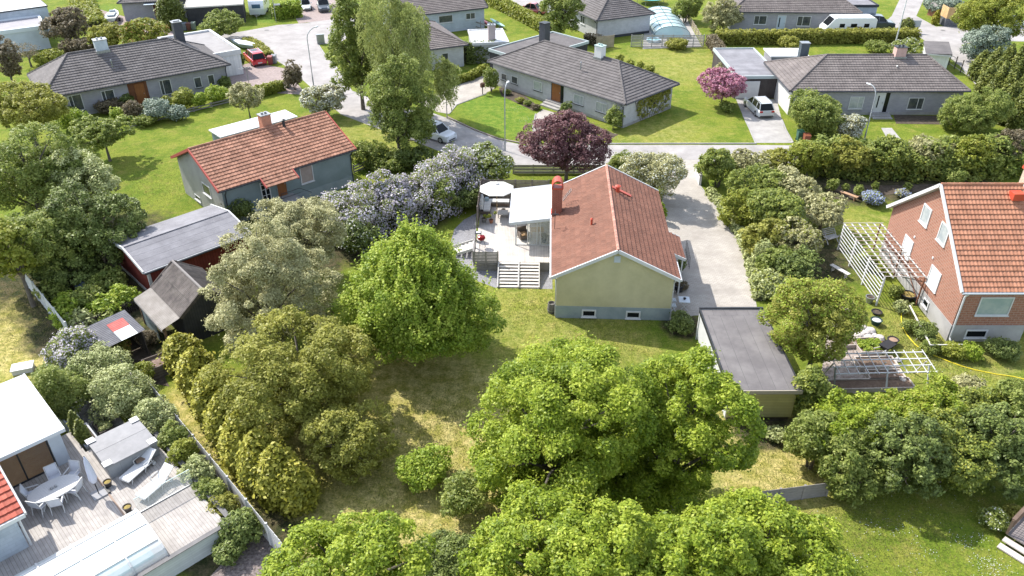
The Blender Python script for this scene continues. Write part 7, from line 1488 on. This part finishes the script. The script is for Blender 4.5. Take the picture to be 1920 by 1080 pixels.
V, tt = leaf_cloud(vw, np.full(len(vw), .16), 2600, .10, ov, flat=1); o_ = leaf_obj('leaves', V, tt, LM['olive'], VN, (0, 0, 0)); o_.parent = None; o_.parent = VN; o_.matrix_parent_inverse = VN.matrix_basis.inverted()
b = MB()
for k in range(9):
    y = 2.2 + .6 * k; b.path([(L3 + .06, y * .6 + 1.6, .05), (L3 + .06, y, 1.2), (L3 + .06, y + nr.uniform(-.5, .5), 2.4)], .03, 5)
b.build('stems_or_core', mat('vine_wood', (.2, .17, .14)), VN)
tree('large round shrub hiding the left part of the upper right bungalow', 1530, 208, 55, 42, .2, 'mid', .14, 1.1, .24, name='shrub', cat='shrub'); tree('white-flowering bush beside the street lamp', 1596, 240, 25, 22, .1, 'grey', .12, 1.0, .28, name='shrub', cat='shrub', flower='whitef', fl_n=.7)
tree('large bright green round shrub at the right end of the upper right bungalow', 1818, 204, 62, 40, .3, 'mid', .14, 1.2, .24, name='shrub', cat='shrub')
for i, (bx, by, ty, rp) in enumerate(((1832, 150, 92, 15), (1852, 160, 85, 15), (1872, 168, 78, 15), (1893, 175, 76, 15), (1915, 180, 78, 15), (1842, 185, 120, 15), (1862, 198, 112, 15), (1884, 208, 108, 15), (1906, 218, 108, 15), (1880, 232, 150, 14), (1902, 245, 150, 14))):
    column('deep green cypress at the right edge, %s' % ['back row leftmost', 'back row second from left', 'back row third', 'back row fourth', 'back row at the frame edge', 'front row leftmost', 'front row second from left', 'front row third', 'front row nearest the frame edge', 'lowest pair, left one', 'lowest pair, right one'][i], bx, by, ty, rp * 1.1, 'thujad', .13, 'cypresses at the right edge')
tree('bright yellow-green maple in the top right corner', 1872, 30, 65, 52, 1.8, 'yell', .18, 1.1, .26, name='maple', tr=.3); tree('blue-grey leaved bush under the corner maple', 1848, 82, 40, 34, .1, 'blue', .15, 1.1, .28, name='shrub', cat='shrub'); tree('green bush behind the board screen at the top', 1770, 8, 30, 18, .2, 'blue', .16, 1.0, .3, name='shrub', cat='shrub'); column('small yellow-green cypress beside the play hut', 1752, 46, 18, 6, 'thuja', .12)
# right of the drive
hedge('tall dense hedge between the street and the brick house garden', [(1490, 318), (1600, 324), (1720, 326), (1830, 324), (1935, 316)], 3.2, 2.6, 'mid', .15, 1.15, .3, flower='yell', fl_n=.1)
HT = [(1520, 292, 36, 30, 'yell', 'yellow-green bush crown rising from the left end of the tall street hedge'), (1590, 288, 40, 30, 'olive', 'olive bush crown in the tall street hedge, second from the left'), (1668, 290, 42, 30, 'mid', 'leafy crown in the middle of the tall street hedge'), (1745, 284, 42, 30, 'grey', 'pale crown in the tall street hedge right of the middle'), (1822, 284, 42, 32, 'yell', 'yellowish crown near the right end of the tall street hedge'), (1895, 276, 36, 32, 'brown', 'pinkish-brown bush at the right end of the tall street hedge')]
for cx, cy, rx, ry, m, lb in HT: tree(lb, cx, cy, rx, ry, .8, m, .14, 1.0, .24, name='shrub', cat='shrub', group='crowns along the tall street hedge', gap=.1, flower='yell' if m == 'mid' else None, fl_n=.2)
RM = [(1350, 312, 40, 36, 'mid', .3, 'bright bush at the gateway on the right of the driveway'), (1400, 300, 38, 22, 'grey', .3, 'pale bush behind the gateway bush along the street'), (1450, 298, 34, 22, 'olive', .3, 'olive bush along the street left of the tall hedge'), (1420, 345, 52, 36, 'mid', .5, 'spreading green tree behind the gateway bush'), (1480, 350, 55, 38, 'grey', .5, 'spreading green tree in front of the tall hedge'),
      (1390, 388, 42, 34, 'yell', .2, 'green bush along the driveway bend'), (1455, 400, 58, 42, 'mid', .8, 'low apple tree in the middle of the orchard strip'), (1545, 395, 52, 32, 'grey', .9, 'pale apple tree beside the far flower bed'), (1430, 445, 42, 38, 'olive', .3, 'green bush halfway down the right side of the driveway'), (1490, 450, 48, 36, 'grey', .8, 'low tree left of the pergola'),
      (1450, 492, 44, 34, 'mid', .2, 'dense bush at the lower right side of the driveway'), (1500, 500, 42, 34, 'dark', .5, 'shaded tree beside the narrow bench'), (1450, 535, 40, 28, 'spruce', .1, 'blue-green perennials behind the garage'), (1498, 545, 36, 26, 'mid', .2, 'green bush between the garage and the dark tree'), (1430, 480, 18, 30, 'spruce', .1, 'narrow blue-green bush on the driveway edge')]
for i, (cx, cy, rx, ry, m, zb, lb) in enumerate(RM): tree(lb, cx, cy, rx, ry, zb, m, .14, 1.0, .24, name='apple_tree' if 'tree' in lb else 'shrub', cat='tree' if 'tree' in lb else 'shrub', group='bushes and trees right of the driveway', gap=.1, flower='yell' if i % 3 == 0 else None, fl_n=.12)
hedge('strip of low green perennials along the right edge of the driveway', [(1330, 362), (1356, 395), (1386, 440), (1404, 482), (1416, 530), (1424, 565)], .7, .5, 'spruce', .11, .8, .3, name='border_plants', cat='plants')
tree('leafy dark olive tree shading the right side of the near garage', 1538, 610, 92, 88, 1.0, 'olive', .12, .85, .22, name='pear_tree', tr=.2, gap=.15, flower='lime', fl_n=.25)
tree('lower bright tree at the front right corner of the near garage', 1517, 735, 36, 46, .3, 'mid', .14, 1.0, .26, name='pear_tree', gap=.12, flower='yell', fl_n=.15)
shrub('blue-flowering mound on the far lawn of the brick house', 1637, 372, 22, 9, 'mid', .10, flower='bluef', fl_n=.9); shrub('small grey-blue flowering clump near the brick house eave', 1692, 362, 12, 8, 'grey', .1, flower='bluef', fl_n=.4)
for i, (x, y, rx, ry) in enumerate(((1562, 348, 10, 12), (1586, 352, 6, 8), (1609, 358, 9, 12), (1641, 350, 6, 9), (1702, 350, 7, 7), (1790, 330, 22, 16))): shrub(['young round bush at the left end of the far bed', 'tiny bush, second in the far bed', 'upright green bush beside the blue mound', 'small yellow-green bush behind the blue mound', 'small bush behind the grey-blue clump', 'pale-leaved bush above the white verge of the brick house'][i], x, y, rx, ry, 'mid', .11, group='young bushes of the far bed')
for i, (x, y, rx, ry, m) in enumerate(((1690, 575, 14, 12, 'spruce'), (1705, 610, 14, 12, 'mid'), (1735, 622, 20, 18, 'dark'), (1745, 650, 18, 14, 'mid'), (1790, 655, 24, 10, 'yell'), (1820, 660, 22, 10, 'lime'), (1880, 655, 30, 9, 'dark'), (1680, 545, 12, 12, 'mid'), (1655, 508, 12, 10, 'yell'), (1630, 490, 14, 14, 'mid'))):
    shrub(['silvery perennial under the pergola end', 'green perennial by the basement window', 'dark leafy bush behind the low white rail', 'green bush at the end of the low white rail', 'yellow-green ferns at the brick house corner', 'bright ferns under the front wall of the brick house', 'dark low plants in the shade of the brick house front', 'green perennial inside the near end of the pergola', 'yellow-green climber on the middle of the pergola', 'green clump left of the middle pergola post'][i], x, y, rx, ry, m, .10, group='perennials around the brick house', name='perennial', cat='plant')
shrub('dark shaded bush between the yellow house and the near garage', 1277, 606, 27, 20, 'dark', .12); shrub('climbing plant at the shaded wall of the yellow house', 1277, 498, 9, 14, 'dark', .1); shrub('narrow clipped bush beside the porch of the yellow house', 1240, 398, 9, 20, 'lime', .11)
shrub('brown-tinged bush by the black tub behind the folding chairs', 1275, 535, 14, 9, 'brown', .1)
# bottom right belt
BR = [(1530, 828, 50, 55, 'mid', .2, 'bright small-leaved tree at the left end of the big bottom right belt'), (1580, 800, 78, 70, 'maple', .3, 'broad bright tree above the woven fence'), (1608, 872, 70, 64, 'mid', .1, 'green tree overhanging the woven fence'), (1675, 790, 72, 66, 'maple', .3, 'bright leafy tree in front of the white trellis'), (1695, 856, 76, 76, 'dark', .1, 'shaded dark tree in the middle of the bottom right belt'),
      (1760, 770, 66, 64, 'maple', .3, 'bright tree with yellow tips right of the white trellis'), (1780, 845, 76, 74, 'mid', .1, 'green tree with yellowish young leaves in the belt'), (1842, 780, 70, 62, 'mid', .3, 'leafy tree in the belt near the right edge'), (1868, 845, 76, 74, 'dark', .1, 'dark tree at the lower right edge of the belt'), (1918, 775, 60, 66, 'mid', .3, 'rightmost tree of the belt at the frame edge'), (1815, 730, 32, 26, 'grey', .3, 'pale bush at the top of the belt beside the yellow hose')]
for i, (cx, cy, rx, ry, m, zb, lb) in enumerate(BR): tree(lb, cx, cy, rx, ry, zb, m, .13, 1.1, .24, name='hedge_tree', cat='tree', group='trees of the bottom right belt', gap=.06, flower='yell' if i in (5, 6, 3, 7) else None, fl_n=.25, tr=.16)
shrub('low leafy climber beside the bottom right deck', 1865, 975, 26, 12, 'mid', .10, flower='whitef', fl_n=.05); shrub('low flowering clump above the deck corner', 1900, 960, 18, 10, 'olive', .10)
shrub('large-leaved rhubarb clump behind the near garage', 1455, 815, 20, 12, 'spruce', .16); shrub('broad-leaved plants in the grass below the near garage', 1420, 800, 16, 10, 'mid', .14)
# plants in pots and beds
def plant_in(parent_label, x, y, z, r, h, lm, n=500, size=.07, name='bedding_plant', label=None, cat='plant'):
    t = T(name, label or parent_label, cat, (x, y, z)); nc = max(4, int(n / 60)); C = nr.normal(size=(nc, 3)) * np.array([r * .5, r * .5, h * .25]) + np.array([x, y, z + h * .5]); O = unit(C - np.array([x, y, z])); V, tt = leaf_cloud(C, np.full(nc, min(r, h) * .45), n, size, O); V[:, 2] = np.maximum(V[:, 2], z + .01); leaf_obj('leaves', V, tt, LM[lm], t, (x, y, z)); b = MB(); b.tube((0, 0, 0), (0, 0, h * .6), .015); b.build('stem', bark, t); return t
V_, t_ = leaf_cloud(np.array([[2.4, 51.6, DZ + .55]]), np.array([.25]), 260, .08, np.array([[0, 0, 1.]])); leaf_obj('leaves', V_, t_, LM['brown'], PLANT_IN, (2.4, 51.6, DZ + .03))
q = POTG.location; plant_in('sprawling yellow-green plant growing from the terracotta pot on the deck', q.x, q.y + .05, DZ + .3, .3, .5, 'yell', 350)
q = LET.location; V_, t_ = leaf_cloud(np.array([[q.x + nr.uniform(.15, 1.5), q.y + nr.uniform(.2, 1.3), .25] for _ in range(60)]), np.full(60, .14), 5000, .06, np.tile([[0, 0, 1.]], (60, 1))); o_ = leaf_obj('lettuce', V_, t_, LM['lime'], None, (0, 0, 0)); tag(o_, 'dense bright green lettuce filling the timber-edged bed', 'lettuce', kind='stuff')
q = BED1[1]; V_, t_ = leaf_cloud(np.array([[q.x + rot(a, c, TH)[0], q.y + rot(a, c, TH)[1], .4] for a, c in [(nr.uniform(.2, 1.0), nr.uniform(.15, .65)) for _ in range(14)]]), np.full(14, .16), 900, .07, np.tile([[0, 0, 1.]], (14, 1))); o_ = leaf_obj('lettuce', V_, t_, LM['spruce'], None, (0, 0, 0)); tag(o_, 'pale green salad plants in the small dark raised bed', 'lettuce', kind='stuff')
for (px, py, lb) in ((106, 763, 'small dark cypress, the farther one in the planter by the glass roof'), (122, 783, 'small dark cypress, the nearer one in the planter by the glass roof'), (148, 812, 'small cypress, the farther one in the planter by the hot tub'), (160, 828, 'small cypress, the nearer one in the planter by the hot tub')):
    p = G(px, py, .9); column(lb, px, py, py - 42, 12, 'thujad', .07, 'cypresses in the planter boxes', rm=.26, z0=.88)
# daisies and grass tufts
def scatter(name, label, blobs, n, size, m, h=.03, up=True):
    P = []
    for px, py, r, w in blobs:
        c = G(px, py); k = int(n * w); P.append(np.stack([c.x + nr.normal(size=k) * r * .6, c.y + nr.normal(size=k) * r * .6, np.full(k, h)], 1))
    P = np.vstack(P); k = len(P); N = unit(nr.normal(size=(k, 3)) * .35 + np.array([0, 0, 1.])); a = unit(np.cross(N, nr.normal(size=(k, 3)))); b_ = np.cross(N, a); s = size * (.7 + .6 * nr.random((k, 1)))
    if up: a = unit(nr.normal(size=(k, 3)) * .45 + np.array([0, 0, 1.])); b_ = unit(np.cross(a, nr.normal(size=(k, 3)))); P = P + a * s * .8; V = np.stack([P - a * s - b_ * s * .3, P - a * s + b_ * s * .3, P + a * s + b_ * s * .05, P + a * s - b_ * s * .05], 1)
    else: V = np.stack([P - a * s, P - b_ * s, P + a * s, P + b_ * s], 1)
    o = leaf_obj(name, V.reshape(-1, 3), nr.random(k), m, None, (0, 0, 0)); return tag(o, label, name.replace('_', ' '), kind='stuff')
scatter('daisies', 'white daisies scattered over the lower right and far right lawns', [(1800, 1015, .5, .06), (1835, 1012, .4, .05), (1860, 1065, .7, .3), (1625, 985, .6, .05), (1690, 990, .6, .06), (1735, 1035, .5, .04), (1600, 1050, .6, .04), (1745, 690, .8, .06), (1700, 670, 1.4, .06), (1690, 960, 3, .1), (1850, 930, 2, .06), (1800, 700, 1.5, .05), (1640, 1030, 3, .1), (965, 205, 1.0, .1), (985, 225, .8, .1), (1150, 262, 1.5, .1)], 560, .018, white, .05, False)
scatter('grass_tufts', 'short uneven grass tufts of the lawns around the yellow house', [(700, 900, 4, .1), (840, 780, 3.5, .1), (820, 930, 4, .08), (1010, 580, 3, .06), (1150, 640, 3, .06), (1700, 1010, 5, .12), (1600, 1000, 3, .05), (1450, 880, 3, .05), (400, 850, 2, .05), (470, 940, 2, .04), (1700, 640, 3, .08), (1800, 690, 3, .05), (60, 620, 4, .06), (30, 560, 3, .04), (280, 350, 5, .06)], 60000, .045, leafm('grass_blades', (.12, .15, .03), (.2, .2, .06), (.32, .28, .11), .2), .0)
